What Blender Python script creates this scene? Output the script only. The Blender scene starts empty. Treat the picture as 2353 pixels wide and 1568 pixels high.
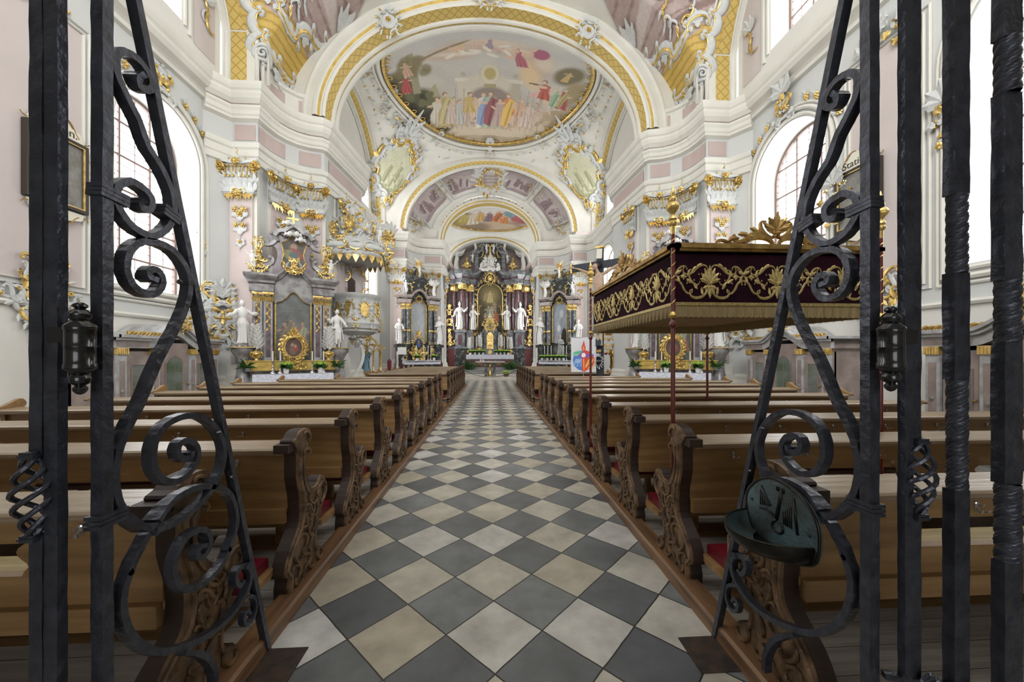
import bpy, math, random
import numpy as np
from mathutils import Vector, Matrix
R = math.radians
PI = math.pi
sc = bpy.context.scene
col = sc.collection
# ---------------------------------------------------------------- camera, world, lights, exposure
cd = bpy.data.cameras.new('camera'); cam = bpy.data.objects.new('camera', cd); col.objects.link(cam)
cam.location = (0, 0, 1.62); cam.rotation_euler = (R(90), 0, R(-3.4))
cd.sensor_width = 36; cd.lens = 36 * 848 / 2353; cd.shift_y = 31 / 2353; cd.clip_start = .05
sc.camera = cam
sc.view_settings.view_transform = 'Standard'; sc.view_settings.look = 'None'
sc.view_settings.gamma = 1; sc.view_settings.use_curve_mapping = False
sc.view_settings.exposure = 0.55
sc.cycles.max_bounces = 7; sc.cycles.diffuse_bounces = 4; sc.cycles.glossy_bounces = 3; sc.cycles.transmission_bounces = 4
sc.cycles.caustics_reflective = False; sc.cycles.caustics_refractive = False
w = bpy.data.worlds.new('world'); sc.world = w; w.use_nodes = True
wb = w.node_tree.nodes['Background']; wb.inputs[0].default_value = (.90, .95, 1, 1); wb.inputs[1].default_value = 1.5
def area(name, loc, rot, sx, sy, power, color=(1, .99, .97)):
    l = bpy.data.lights.new(name, 'AREA'); l.shape = 'RECTANGLE'; l.size = sx; l.size_y = sy; l.energy = power; l.color = color
    o = bpy.data.objects.new(name, l); col.objects.link(o); o.location = loc; o.rotation_euler = rot
    o.visible_camera = True
    return o
FILL_TINT = (.97, .98, 1)
# unseen fill light added behind the camera, above the gallery, for nave and vaults
area('west_fill', (0, -3.2, 8.6), (R(78), 0, 0), 8, 5.5, 900, FILL_TINT)
area('under_gallery_fill', (0, -3.3, 1.9), (R(90), 0, 0), 2.6, 2.6, 42, FILL_TINT)  # soft front fill added under the gallery, no source modelled
# ---------------------------------------------------------------- materials
def mat(name, c, rough=.6, metal=0, var=.0, scale=6, bump=0, bscale=None, spec=.5, c2=None, emit=None, kind='noise', stretch=(1, 1, 1), coat=0, sheen=0, detail=4, ramp=(.35, .65)):
    m = bpy.data.materials.new(name); m.use_nodes = True; nt = m.node_tree; N = nt.nodes; L = nt.links
    b = N['Principled BSDF']; b.inputs['Base Color'].default_value = (*c, 1)
    b.inputs['Roughness'].default_value = rough; b.inputs['Metallic'].default_value = metal
    b.inputs['Specular IOR Level'].default_value = spec; b.inputs['Coat Weight'].default_value = coat; b.inputs['Sheen Weight'].default_value = sheen
    if emit: b.inputs['Emission Color'].default_value = (*c, 1); b.inputs['Emission Strength'].default_value = emit
    tc = N.new('ShaderNodeTexCoord'); mp = N.new('ShaderNodeMapping'); mp.inputs['Scale'].default_value = stretch
    L.new(tc.outputs['Object'], mp.inputs['Vector'])
    if c2 is None and var: c2 = tuple(max(0, x*(1-var)) for x in c)
    if c2 is not None:
        if kind == 'voronoi':
            t = N.new('ShaderNodeTexVoronoi'); t.feature = 'DISTANCE_TO_EDGE'; t.inputs['Scale'].default_value = scale; o = t.outputs['Distance']
            n2 = N.new('ShaderNodeTexNoise'); n2.inputs['Scale'].default_value = scale*.8; n2.inputs['Detail'].default_value = 5
            mx = N.new('ShaderNodeMixRGB'); mx.inputs[0].default_value = .35; L.new(mp.outputs[0], mx.inputs[1]); L.new(n2.outputs['Color'], mx.inputs[2]); L.new(mp.outputs[0], n2.inputs['Vector']); L.new(mx.outputs[0], t.inputs['Vector'])
        else:
            t = N.new('ShaderNodeTexNoise'); t.inputs['Scale'].default_value = scale; t.inputs['Detail'].default_value = detail; o = t.outputs['Fac']; L.new(mp.outputs[0], t.inputs['Vector'])
        cr = N.new('ShaderNodeValToRGB'); cr.color_ramp.elements[0].color = (*c2, 1); cr.color_ramp.elements[1].color = (*c, 1)
        cr.color_ramp.elements[0].position = ramp[0]; cr.color_ramp.elements[1].position = ramp[1]
        L.new(o, cr.inputs[0]); L.new(cr.outputs[0], b.inputs['Base Color'])
    if bump:
        t2 = N.new('ShaderNodeTexNoise'); t2.inputs['Scale'].default_value = bscale or scale*4; t2.inputs['Detail'].default_value = 3; L.new(mp.outputs[0], t2.inputs['Vector'])
        bp = N.new('ShaderNodeBump'); bp.inputs['Strength'].default_value = bump; bp.inputs['Distance'].default_value = .02
        L.new(t2.outputs['Fac'], bp.inputs['Height']); L.new(bp.outputs[0], b.inputs['Normal'])
    return m
M = {}
M['white'] = mat('white_plaster', (.80, .78, .73), .8, var=.05, scale=1.2)
M['cream'] = mat('cream_stucco', (.79, .77, .70), .75, var=.06, scale=2)
M['grey'] = mat('pale_grey_plaster', (.665, .675, .66), .8, var=.05, scale=1.5)
M['pink'] = mat('pink_plaster', (.57, .455, .425), .8, var=.07, scale=1.4)
M['shaftpink'] = mat('pilaster_pink', (.66, .555, .53), .75, var=.06, scale=1.6)
M['palepink'] = mat('pale_pink_plaster', (.66, .585, .565), .8, var=.05, scale=1.2)
M['stucco'] = mat('grey_white_stucco', (.66, .67, .655), .7, var=.12, scale=12)
M['gold'] = mat('gilding', (.86, .63, .24), .33, .75, c2=(.52, .35, .10), scale=9, spec=.6)
M['oldgold'] = mat('worn_gilding', (.55, .36, .12), .42, .75, c2=(.28, .16, .05), scale=14)
M['ochre'] = mat('ochre_gold_field', (.70, .50, .14), .5, .25, c2=(.52, .35, .08), scale=5)
M['marble'] = mat('white_statue_paint', (.82, .81, .78), .45, var=.06, scale=3)
M['greym'] = mat('grey_marbling', (.36, .35, .345), .3, c2=(.17, .155, .16), scale=5, ramp=(.38, .6), coat=.2)
M['slatem'] = mat('slate_grey_marbling', (.27, .28, .29), .28, c2=(.10, .105, .115), scale=4, ramp=(.40, .6), coat=.3)
M['purplem'] = mat('purple_marbling', (.23, .165, .18), .3, c2=(.11, .075, .09), scale=6, coat=.2)
M['redm'] = mat('dark_red_marbling', (.17, .07, .075), .25, c2=(.06, .03, .035), scale=9, coat=.4)
M['darkm'] = mat('black_green_marble', (.20, .21, .195), .25, c2=(.028, .033, .033), scale=5, coat=.5, ramp=(.50, .66))
M['brownm'] = mat('brown_rose_marbling', (.36, .29, .265), .35, c2=(.235, .185, .17), scale=4, coat=.2)
M['palem'] = mat('pale_blue_grey_marbling', (.50, .505, .50), .35, c2=(.33, .32, .32), scale=7)
def wood(name, c, c2, rough=.45, sx=1., ax=0, bump=.15):
    st = [9, 9, 9]; st[ax] = .8
    return mat(name, c, rough, c2=c2, scale=2.2*sx, stretch=st, bump=bump, bscale=3, detail=6, ramp=(.3, .7))
M['oak'] = wood('oak_boards', (.33, .195, .078), (.19, .105, .038))
M['oaklight'] = wood('pale_seat_wood', (.42, .33, .155), (.30, .22, .095))
M['oaktop'] = wood('worn_ledge_wood', (.40, .31, .21), (.25, .175, .105), .30)
M['carved'] = mat('carved_walnut', (.215, .125, .06), .5, c2=(.06, .032, .015), scale=11, bump=.5, bscale=30)
M['sidewood'] = wood('dark_end_wood', (.042, .02, .012), (.022, .011, .007), .55)
M['kerb'] = wood('kerb_beam_wood', (.25, .13, .06), (.10, .055, .03), .4, 1, 1)
M['iron'] = mat('wrought_iron', (.070, .075, .096), .34, .55, var=.4, scale=20, bump=.35, bscale=26, spec=.6)
M['ironsmooth'] = mat('black_lacquered_iron', (.012, .012, .013), .2, .3, spec=.6, coat=.5)
M['bronze'] = mat('verdigris_bronze', (.12, .185, .20), .40, .4, c2=(.045, .05, .045), scale=5, bump=.3, bscale=60)
M['bronzedark'] = mat('dark_bronze', (.04, .036, .03), .3, .8, var=.4, scale=8)
M['red'] = mat('dark_red_leather', (.13, .004, .014), .32, var=.2, scale=5, coat=.3)
M['linen'] = mat('white_altar_linen', (.80, .81, .90), .8, var=.03)
M['velvet'] = mat('aubergine_velvet', (.024, .003, .010), .8, c2=(.010, .002, .005), scale=6, spec=.1)
M['velvetside'] = M['velvet']
M['braid'] = mat('gold_embroidery', (.60, .47, .20), .4, .55, c2=(.36, .26, .09), scale=40)
M['fringe'] = mat('gold_fringe', (.42, .32, .15), .7, .1, c2=(.22, .155, .065), scale=6, stretch=(60, 60, 1))
M['lining'] = mat('ochre_lining', (.35, .25, .13), .85, var=.15, scale=3)
M['pole'] = mat('dark_red_lacquer', (.14, .018, .014), .28, var=.3, scale=7, coat=.4)
M['curtain'] = mat('dusty_red_curtain', (.30, .10, .10), .8, var=.2)
M['candle'] = mat('candle_wax', (.87, .85, .78), .5)
M['silver'] = mat('silvered_metal', (.72, .72, .73), .3, .8, var=.3, scale=20)
M['leaf'] = mat('green_foliage', (.05, .14, .025), .5, c2=(.02, .06, .015), scale=20)
M['lime'] = mat('lime_hydrangea', (.42, .60, .10), .6, c2=(.25, .42, .05), scale=25)
M['palebloom'] = mat('pale_green_bloom', (.66, .74, .42), .6, c2=(.42, .56, .2), scale=25)
M['pot'] = mat('white_ceramic', (.82, .82, .80), .3)
M['greybox'] = mat('grey_plastic', (.22, .235, .24), .5)
M['speaker'] = mat('grey_speaker_cloth', (.50, .49, .45), .8, var=.12, scale=40)
M['stone'] = mat('pale_stone', (.60, .56, .49), .6, c2=(.46, .43, .37), scale=3)
M['stepgrey'] = mat('grey_stone', (.36, .36, .355), .5, var=.2, scale=4)
M['flesh'] = mat('painted_flesh', (.55, .38, .27), .5, var=.2, scale=6)
M['hair'] = mat('dark_brown_hair', (.05, .028, .016), .6)
M['crosswood'] = mat('dark_blue_grey_cross', (.03, .036, .05), .5, var=.3)
M['robe_grey'] = mat('silver_grey_robe', (.42, .43, .42), .5, c2=(.28, .29, .28), scale=6)
M['robe_red'] = mat('crimson_robe', (.26, .02, .05), .5, var=.3)
M['robe_blue'] = mat('pale_blue_mantle', (.24, .43, .56), .6, c2=(.5, .42, .18), scale=16, ramp=(.3, .45))
M['black'] = mat('black_void', (.01, .01, .01), .7)
M['greenglass'] = mat('leaded_pane_glass', (.085, .125, .075), .12, c2=(.20, .225, .215), scale=1.6, spec=.7, coat=.3)
M['lead'] = mat('window_lead', (.26, .19, .17), .5)
M['paleframe'] = mat('pale_cabinet_paint', (.80, .77, .64), .5)
M['dooricon'] = mat('dull_brass', (.45, .30, .10), .35, .7)
M['darkwood'] = mat('dark_frame_wood', (.04, .028, .022), .4)
M['glass'] = mat('overcast_window_light', (.93, .97, 1.0), .3, emit=3.4)
M['glassfar'] = mat('bright_window_light', (.95, .97, 1.0), .3, emit=6.5)
M['rust'] = mat('rusty_plate', (.085, .055, .038), .6, .3, c2=(.035, .03, .028), scale=12)
M['reddeep'] = mat('deep_red_cloth', (.23, .02, .03), .8)
def lattice(name, c, c2, sc_=1.6):
    m = mat(name, c, .5, .2, spec=.5); nt = m.node_tree; N = nt.nodes; L = nt.links; b = N['Principled BSDF']
    uv = N.new('ShaderNodeUVMap'); br = N.new('ShaderNodeTexVoronoi'); br.feature = 'DISTANCE_TO_EDGE'; br.distance = 'EUCLIDEAN' if hasattr(br, 'distance') else br.distance
    mp = N.new('ShaderNodeMapping'); mp.inputs['Rotation'].default_value = (0, 0, R(45)); mp.inputs['Scale'].default_value = (sc_, sc_, 1)
    br.inputs['Randomness'].default_value = 0; br.inputs['Scale'].default_value = 1
    L.new(uv.outputs[0], mp.inputs[0]); L.new(mp.outputs[0], br.inputs['Vector'])
    cr = N.new('ShaderNodeValToRGB'); cr.color_ramp.elements[0].position = .04; cr.color_ramp.elements[1].position = .12
    cr.color_ramp.elements[0].color = (*c2, 1); cr.color_ramp.elements[1].color = (*c, 1)
    L.new(br.outputs['Distance'], cr.inputs[0]); L.new(cr.outputs[0], b.inputs['Base Color'])
    return m
M['lattice'] = lattice('ochre_gold_lattice', (.72, .53, .17), (.50, .35, .09), 5)
def pigment():
    m = bpy.data.materials.new('painted_picture'); m.use_nodes = True; nt = m.node_tree; N = nt.nodes; L = nt.links
    a = N.new('ShaderNodeAttribute'); a.attribute_name = 'Col'; b = N['Principled BSDF']; b.inputs['Roughness'].default_value = .6
    n = N.new('ShaderNodeTexNoise'); n.inputs['Scale'].default_value = 14; n.inputs['Detail'].default_value = 5
    tc = N.new('ShaderNodeTexCoord'); L.new(tc.outputs['Object'], n.inputs['Vector'])
    mr = N.new('ShaderNodeMapRange'); mr.inputs[3].default_value = .86; mr.inputs[4].default_value = 1.12; L.new(n.outputs['Fac'], mr.inputs[0])
    mx = N.new('ShaderNodeVectorMath'); mx.operation = 'SCALE'; L.new(a.outputs['Color'], mx.inputs[0]); L.new(mr.outputs[0], mx.inputs['Scale'])
    L.new(mx.outputs[0], b.inputs['Base Color']); return m
M['paint'] = pigment()
def tiles():
    m = bpy.data.materials.new('diagonal_stone_tiles'); m.use_nodes = True; nt = m.node_tree; N = nt.nodes; L = nt.links; b = N['Principled BSDF']
    tc = N.new('ShaderNodeTexCoord'); mp = N.new('ShaderNodeMapping'); mp.vector_type = 'TEXTURE'
    s = .5568 / math.sqrt(2); mp.inputs['Location'].default_value = (.025, 4.94, 0); mp.inputs['Rotation'].default_value = (0, 0, R(45)); mp.inputs['Scale'].default_value = (s, s, 1)
    L.new(tc.outputs['Object'], mp.inputs[0])
    add = N.new('ShaderNodeVectorMath'); add.operation = 'ADD'; add.inputs[1].default_value = (.5, .5, .5)   # (.025,4.94) is a tile centre
    L.new(mp.outputs[0], add.inputs[0])
    # slightly wandering joints
    nj = N.new('ShaderNodeTexNoise'); nj.inputs['Scale'].default_value = 3.0; L.new(add.outputs[0], nj.inputs['Vector'])
    sj = N.new('ShaderNodeVectorMath'); sj.operation = 'MULTIPLY_ADD'; sj.inputs[1].default_value = (.025, .025, 0); L.new(nj.outputs['Color'], sj.inputs[0]); L.new(add.outputs[0], sj.inputs[2])
    fl = N.new('ShaderNodeVectorMath'); fl.operation = 'FLOOR'; L.new(sj.outputs[0], fl.inputs[0])
    fr = N.new('ShaderNodeVectorMath'); fr.operation = 'FRACTION'; L.new(sj.outputs[0], fr.inputs[0])
    sx = N.new('ShaderNodeSeparateXYZ'); L.new(fl.outputs[0], sx.inputs[0])
    def mth(op, a, b_=None, clamp=False):
        n = N.new('ShaderNodeMath'); n.operation = op; n.use_clamp = clamp
        for i, v in enumerate((a, b_)):
            if v is None: continue
            if hasattr(v, 'is_output') or not isinstance(v, (int, float)): L.new(v, n.inputs[i])
            else: n.inputs[i].default_value = v
        return n.outputs[0]
    par = mth('ABSOLUTE', mth('MODULO', mth('ADD', sx.outputs[0], sx.outputs[1]), 2))      # 0 = light tile
    cmb = N.new('ShaderNodeCombineXYZ'); L.new(sx.outputs[0], cmb.inputs[0]); L.new(sx.outputs[1], cmb.inputs[1])
    wn = N.new('ShaderNodeTexWhiteNoise'); wn.noise_dimensions = '2D'; L.new(cmb.outputs[0], wn.inputs['Vector'])
    light = N.new('ShaderNodeValToRGB'); e = light.color_ramp.elements; e[0].color = (.46, .41, .32, 1); e[1].color = (.60, .59, .57, 1); e.new(.5).color = (.53, .50, .43, 1)
    dark = N.new('ShaderNodeValToRGB'); e = dark.color_ramp.elements; e[0].color = (.10, .108, .118, 1); e[1].color = (.21, .22, .225, 1)
    L.new(wn.outputs['Value'], light.inputs[0]); L.new(wn.outputs['Value'], dark.inputs[0])
    mix = N.new('ShaderNodeMixRGB'); L.new(par, mix.inputs[0]); L.new(light.outputs[0], mix.inputs[1]); L.new(dark.outputs[0], mix.inputs[2])
    cloud = N.new('ShaderNodeTexNoise'); cloud.inputs['Scale'].default_value = 4; cloud.inputs['Detail'].default_value = 8; cloud.inputs['Roughness'].default_value = .6; L.new(tc.outputs['Object'], cloud.inputs['Vector'])
    mr = N.new('ShaderNodeMapRange'); mr.inputs[1].default_value = .3; mr.inputs[2].default_value = .7; mr.inputs[3].default_value = .70; mr.inputs[4].default_value = 1.18; L.new(cloud.outputs['Fac'], mr.inputs[0])
    vs = N.new('ShaderNodeVectorMath'); vs.operation = 'SCALE'; L.new(mix.outputs[0], vs.inputs[0]); L.new(mr.outputs[0], vs.inputs['Scale'])
    sf = N.new('ShaderNodeSeparateXYZ'); L.new(fr.outputs[0], sf.inputs[0])
    ex = mth('MINIMUM', mth('MINIMUM', sf.outputs[0], mth('SUBTRACT', 1, sf.outputs[0])), mth('MINIMUM', sf.outputs[1], mth('SUBTRACT', 1, sf.outputs[1])))
    g = mth('LESS_THAN', ex, .011)
    mg = N.new('ShaderNodeMixRGB'); L.new(g, mg.inputs[0]); L.new(vs.outputs[0], mg.inputs[1]); mg.inputs[2].default_value = (.035, .032, .028, 1)
    L.new(mg.outputs[0], b.inputs['Base Color'])
    rr = N.new('ShaderNodeMapRange'); rr.inputs[3].default_value = .26; rr.inputs[4].default_value = .5; L.new(cloud.outputs['Fac'], rr.inputs[0]); L.new(rr.outputs[0], b.inputs['Roughness'])
    bp = N.new('ShaderNodeBump'); bp.inputs['Strength'].default_value = .4; bp.inputs['Distance'].default_value = .004
    hh = mth('SUBTRACT', mth('MULTIPLY', cloud.outputs['Fac'], .3), g); L.new(hh, bp.inputs['Height']); L.new(bp.outputs[0], b.inputs['Normal'])
    return m
M['tiles'] = tiles()
def planks(name, c, c2, w_=.17):
    m = mat(name, c, .5, c2=c2, scale=2.2, stretch=(.5, 8, 1), bump=.2, bscale=4, detail=6); nt = m.node_tree; N = nt.nodes; L = nt.links; b = N['Principled BSDF']
    src = b.inputs['Base Color'].links[0].from_socket
    tc = N.new('ShaderNodeTexCoord'); s = N.new('ShaderNodeSeparateXYZ'); L.new(tc.outputs['Object'], s.inputs[0])
    a = N.new('ShaderNodeMath'); a.operation = 'DIVIDE'; a.inputs[1].default_value = w_; L.new(s.outputs[1], a.inputs[0])
    f = N.new('ShaderNodeMath'); f.operation = 'FRACT'; L.new(a.outputs[0], f.inputs[0]); g = N.new('ShaderNodeMath'); g.operation = 'LESS_THAN'; g.inputs[1].default_value = .025; L.new(f.outputs[0], g.inputs[0])
    mx = N.new('ShaderNodeMixRGB'); L.new(g.outputs[0], mx.inputs[0]); L.new(src, mx.inputs[1]); mx.inputs[2].default_value = (.05, .04, .03, 1); L.new(mx.outputs[0], b.inputs['Base Color'])
    return m
M['planks'] = planks('worn_grey_floorboards', (.47, .425, .37), (.32, .28, .24))
# ---------------------------------------------------------------- mesh builder
class MB:
    def __init__(s): s.v = []; s.f = []; s.mi = []; s.uv = None; s.mat = Matrix.Identity(4); s.stack = []
    def push(s, m): s.stack.append(s.mat); s.mat = s.mat @ m; return s
    def pop(s): s.mat = s.stack.pop()
    def add(s, vs, fs, mi=0):
        b = len(s.v); s.v += [tuple(s.mat @ Vector(v)) for v in vs]; s.f += [tuple(i+b for i in f) for f in fs]; s.mi += [mi]*len(fs)
    def box(s, x0, x1, y0, y1, z0, z1, mi=0):
        v = [(x, y, z) for z in (z0, z1) for y in (y0, y1) for x in (x0, x1)]
        s.add(v, [(0, 2, 3, 1), (4, 5, 7, 6), (0, 1, 5, 4), (2, 6, 7, 3), (0, 4, 6, 2), (1, 3, 7, 5)], mi)
    def grid(s, fn, nu, nv, mi=0, closeu=False, closev=False):
        mu = nu if closeu else nu+1; mv = nv if closev else nv+1
        vs = [fn(i/nu, j/nv) for j in range(mv) for i in range(mu)]
        fs = [(j*mu+i, j*mu+(i+1) % mu, ((j+1) % mv)*mu+(i+1) % mu, ((j+1) % mv)*mu+i) for j in range(nv) for i in range(nu)]
        s.add(vs, fs, mi)
    def lathe(s, prof, c=(0, 0, 0), n=16, mi=0, sx=1, sy=1, a0=0, a1=2*PI, wob=None):
        k = len(prof)
        full = abs(a1-a0-2*PI) < 1e-6; m_ = n if full else n+1
        vs = []
        for i in range(m_):
            a = a0+(a1-a0)*i/n
            for r, z in prof:
                rr = r*(1+wob(a, z)) if wob else r
                vs.append((c[0]+rr*math.cos(a)*sx, c[1]+rr*math.sin(a)*sy, c[2]+z))
        fs = [(i*k+j, ((i+1) % m_)*k+j, ((i+1) % m_)*k+j+1, i*k+j+1) for i in range(n) for j in range(k-1)]
        s.add(vs, fs, mi)
        if full:
            for j, fl in ((0, True), (k-1, False)):
                if prof[j][0] > 1e-4:
                    ring = [i*k+j for i in range(m_)]; b = len(s.v)-len(vs)
                    s.f.append(tuple(b+x for x in (reversed(ring) if fl else ring))); s.mi.append(mi)
    def tube(s, path, r, n=6, mi=0, up=(0, 1, 0), fl=1.0, cap=True, closed=False, sq=False, twist=0):
        P_ = [Vector(p) for p in path]; k = len(P_); vs = []; up = Vector(up)
        rr = r if isinstance(r, (list, tuple)) else [r]*k
        for i, p in enumerate(P_):
            if closed: t = P_[(i+1) % k]-P_[i-1]
            else: t = P_[min(i+1, k-1)]-P_[max(i-1, 0)]
            if t.length < 1e-9: t = Vector((0, 0, 1))
            t.normalize(); a = up - t*up.dot(t)
            if a.length < 1e-3: a = Vector((1, 0, 0)) - t*t.x
            a.normalize(); b = t.cross(a)
            for j in range(n):
                th = 2*PI*(j+(.5 if sq else 0))/n + twist*i
                q = math.sqrt(2) if sq else 1
                vs.append(p + (a*math.cos(th)*fl + b*math.sin(th))*rr[i]*q)
        kk = k if closed else k-1
        fs = [(i*n+j, i*n+(j+1) % n, ((i+1) % k)*n+(j+1) % n, ((i+1) % k)*n+j) for i in range(kk) for j in range(n)]
        if cap and not closed: fs += [tuple(reversed(range(n))), tuple(range((k-1)*n, k*n))]
        s.add(vs, fs, mi)
    def ball(s, c, r, mi=0, n=10, m_=6, sx=1, sy=1, sz=1):
        s.lathe([(r*math.sin(PI*j/m_)*1.0+1e-5, -r*sz*math.cos(PI*j/m_)) for j in range(m_+1)], c, n, mi, sx, sy)
    def prism(s, poly, a, b, ax='y', mi=0):
        # poly in the two other axes, extruded along ax from a to b
        def q(p, t): return {'y': (p[0], t, p[1]), 'x': (t, p[0], p[1]), 'z': (p[0], p[1], t)}[ax]
        n = len(poly); vs = [q(p, a) for p in poly]+[q(p, b) for p in poly]
        s.add(vs, [tuple(reversed(range(n))), tuple(range(n, 2*n))]+[(i, (i+1) % n, n+(i+1) % n, n+i) for i in range(n)], mi)
    def build(s, name, mats, parent=None, smooth=False, label=None, cat=None, group=None, kind=None, loc=None, rotz=0, angle=None):
        me = bpy.data.meshes.new(name); me.from_pydata(s.v, [], s.f)
        if not isinstance(mats, (list, tuple)): mats = [mats]
        for m in mats: me.materials.append(M[m] if isinstance(m, str) else m)
        me.polygons.foreach_set('material_index', s.mi)
        if smooth:
            me.polygons.foreach_set('use_smooth', [True]*len(s.f))
            if angle is not None:
                try: me.set_sharp_from_angle(angle=R(angle))
                except Exception: pass
        me.update()
        if s.uv:
            ul = me.uv_layers.new(name='UVMap'); fl = [c for f_ in s.uv for c in f_]
            ul.data.foreach_set('uv', fl)
        o = bpy.data.objects.new(name, me); col.objects.link(o)
        if parent: o.parent = parent
        if loc is not None: o.location = loc
        if rotz: o.rotation_euler = (0, 0, rotz)
        tag(o, label, cat, group, kind)
        return o
def tag(o, label=None, cat=None, group=None, kind=None):
    for k, v in (('label', label), ('category', cat), ('group', group), ('kind', kind)):
        if v: o[k] = v
    return o
def empty(name, loc=(0, 0, 0), rz=0, label=None, cat=None, group=None):
    o = bpy.data.objects.new(name, None); col.objects.link(o); o.location = loc; o.rotation_euler = (0, 0, rz); o.empty_display_size = .1
    return tag(o, label, cat, group)
def copy_tree(o, parent=None, **kw):
    c = o.copy(); col.objects.link(c); c.parent = parent
    if parent: c.matrix_parent_inverse = o.matrix_parent_inverse
    for ch in list(o.children): copy_tree(ch, c)
    return c
def put(o, loc, rz=0, label=None, group=None, mirror=False, scale=None):
    o.location = loc; o.rotation_euler = (0, 0, rz)
    s_ = scale or 1; o.scale = (-s_ if mirror else s_, s_, s_)
    if label: o['label'] = label
    if group: o['group'] = group
    return o
def lerp(a, b, t): return a+(b-a)*t
def catmull(pts, sub=4, closed=False):
    P_ = [Vector(p) if len(p) == 3 else Vector((*p, 0)) for p in pts]; n = len(P_); out = []
    rng = range(n if closed else n-1)
    for i in rng:
        p0 = P_[i-1] if (i > 0 or closed) else P_[0]; p1 = P_[i]; p2 = P_[(i+1) % n]; p3 = P_[(i+2) % n] if (i+2 < n or closed) else P_[-1]
        for k in range(sub):
            t = k/sub
            out.append(.5*((2*p1)+(p2-p0)*t+(2*p0-5*p1+4*p2-p3)*t*t+(3*p1-p0-3*p2+p3)*t**3))
    if not closed: out.append(P_[-1])
    return out
def T(x=0, y=0, z=0, rz=0, s=1, ry=0, rx=0): return Matrix.Translation((x, y, z)) @ Matrix.Rotation(rz, 4, 'Z') @ Matrix.Rotation(ry, 4, 'Y') @ Matrix.Rotation(rx, 4, 'X') @ Matrix.Scale(s, 4)
ORD = ['first', 'second', 'third', 'fourth', 'fifth', 'sixth', 'seventh', 'eighth', 'ninth', 'tenth', 'eleventh', 'twelfth']
# ---------------------------------------------------------------- stucco and carving vocabulary (local x right, z up, relief towards -y)
def scroll_pts(p, q, curl=9, kind='C', flip=1, n=26, pw=3, base=1.3):
    x = z = 0; a = 0; pts = [(0, 0)]
    for i in range(n):
        s = (i+.5)/n*2-1
        k = base + curl*abs(s)**pw
        if kind == 'S': k *= (1 if s > 0 else -1)
        a += flip*k/n*1.6
        x += math.cos(a); z += math.sin(a); pts.append((x, z))
    # similarity transform that brings the end points of the backbone (at 18 % and 82 %) to p and q
    i0, i1 = int(n*.16), int(n*.84)
    A = complex(*pts[i0]); B = complex(*pts[i1]); P0 = complex(*p); Q0 = complex(*q); sc0 = (Q0-P0)/(B-A)
    return [((complex(*t)-A)*sc0+P0) for t in pts]
def scroll(mb, p, q, r=.02, curl=9, kind='C', flip=1, mi=0, y=0, n=22, pw=3, base=1.3, fl=.8, nn=5):
    z = scroll_pts(p, q, curl, kind, flip, n, pw, base); k = len(z)
    rad = [r*(.38+.62*math.sin(PI*min(1, max(0, i/(k-1))))) for i in range(k)]
    mb.tube([(c.real, y, c.imag) for c in z], rad, nn, mi, up=(0, 1, 0), fl=fl)
    for c in (z[0], z[-1]): mb.ball((c.real, y, c.imag), r*.75, mi, 5, 3)
def leaf(mb, p, ang, ln, w, mi=0, y=0, curl=.25, lobes=3, bend=0):
    def fn(u, v):
        t = v; ww = w*(math.sin(PI*(t*.9+.06))**.7)*(1+.22*math.cos(2*PI*lobes*t))*(u-.5)*2
        aa = ang+bend*t
        cx = p[0]+math.cos(ang+bend*t*.5)*ln*t; cz = p[1]+math.sin(ang+bend*t*.5)*ln*t
        yy = y-.3*w-curl*ln*t*t-(.35*w*(1-abs(u-.5)*2))
        return (cx-math.sin(aa)*ww, yy, cz+math.cos(aa)*ww)
    mb.grid(fn, 2, 7, mi)
def spray(mb, p, n, a0, a1, ln, w, mi=0, y=0, curl=.2, rnd=None):
    for i in range(n):
        a = lerp(a0, a1, i/(n-1) if n > 1 else .5); k = 1-.25*abs(2*i/(max(1, n-1))-1)
        leaf(mb, p, a, ln*k, w, mi, y, curl, bend=.5*((i/(max(1, n-1)))-.5))
def rosette(mb, p, r, mi=1, y=0, n=5):
    for i in range(n):
        a = 2*PI*i/n+.3; mb.ball((p[0]+math.cos(a)*r*.6, y-r*.2, p[1]+math.sin(a)*r*.6), r*.42, mi, 5, 3)
    mb.ball((p[0], y-r*.45, p[1]), r*.4, mi, 6, 4)
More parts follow.
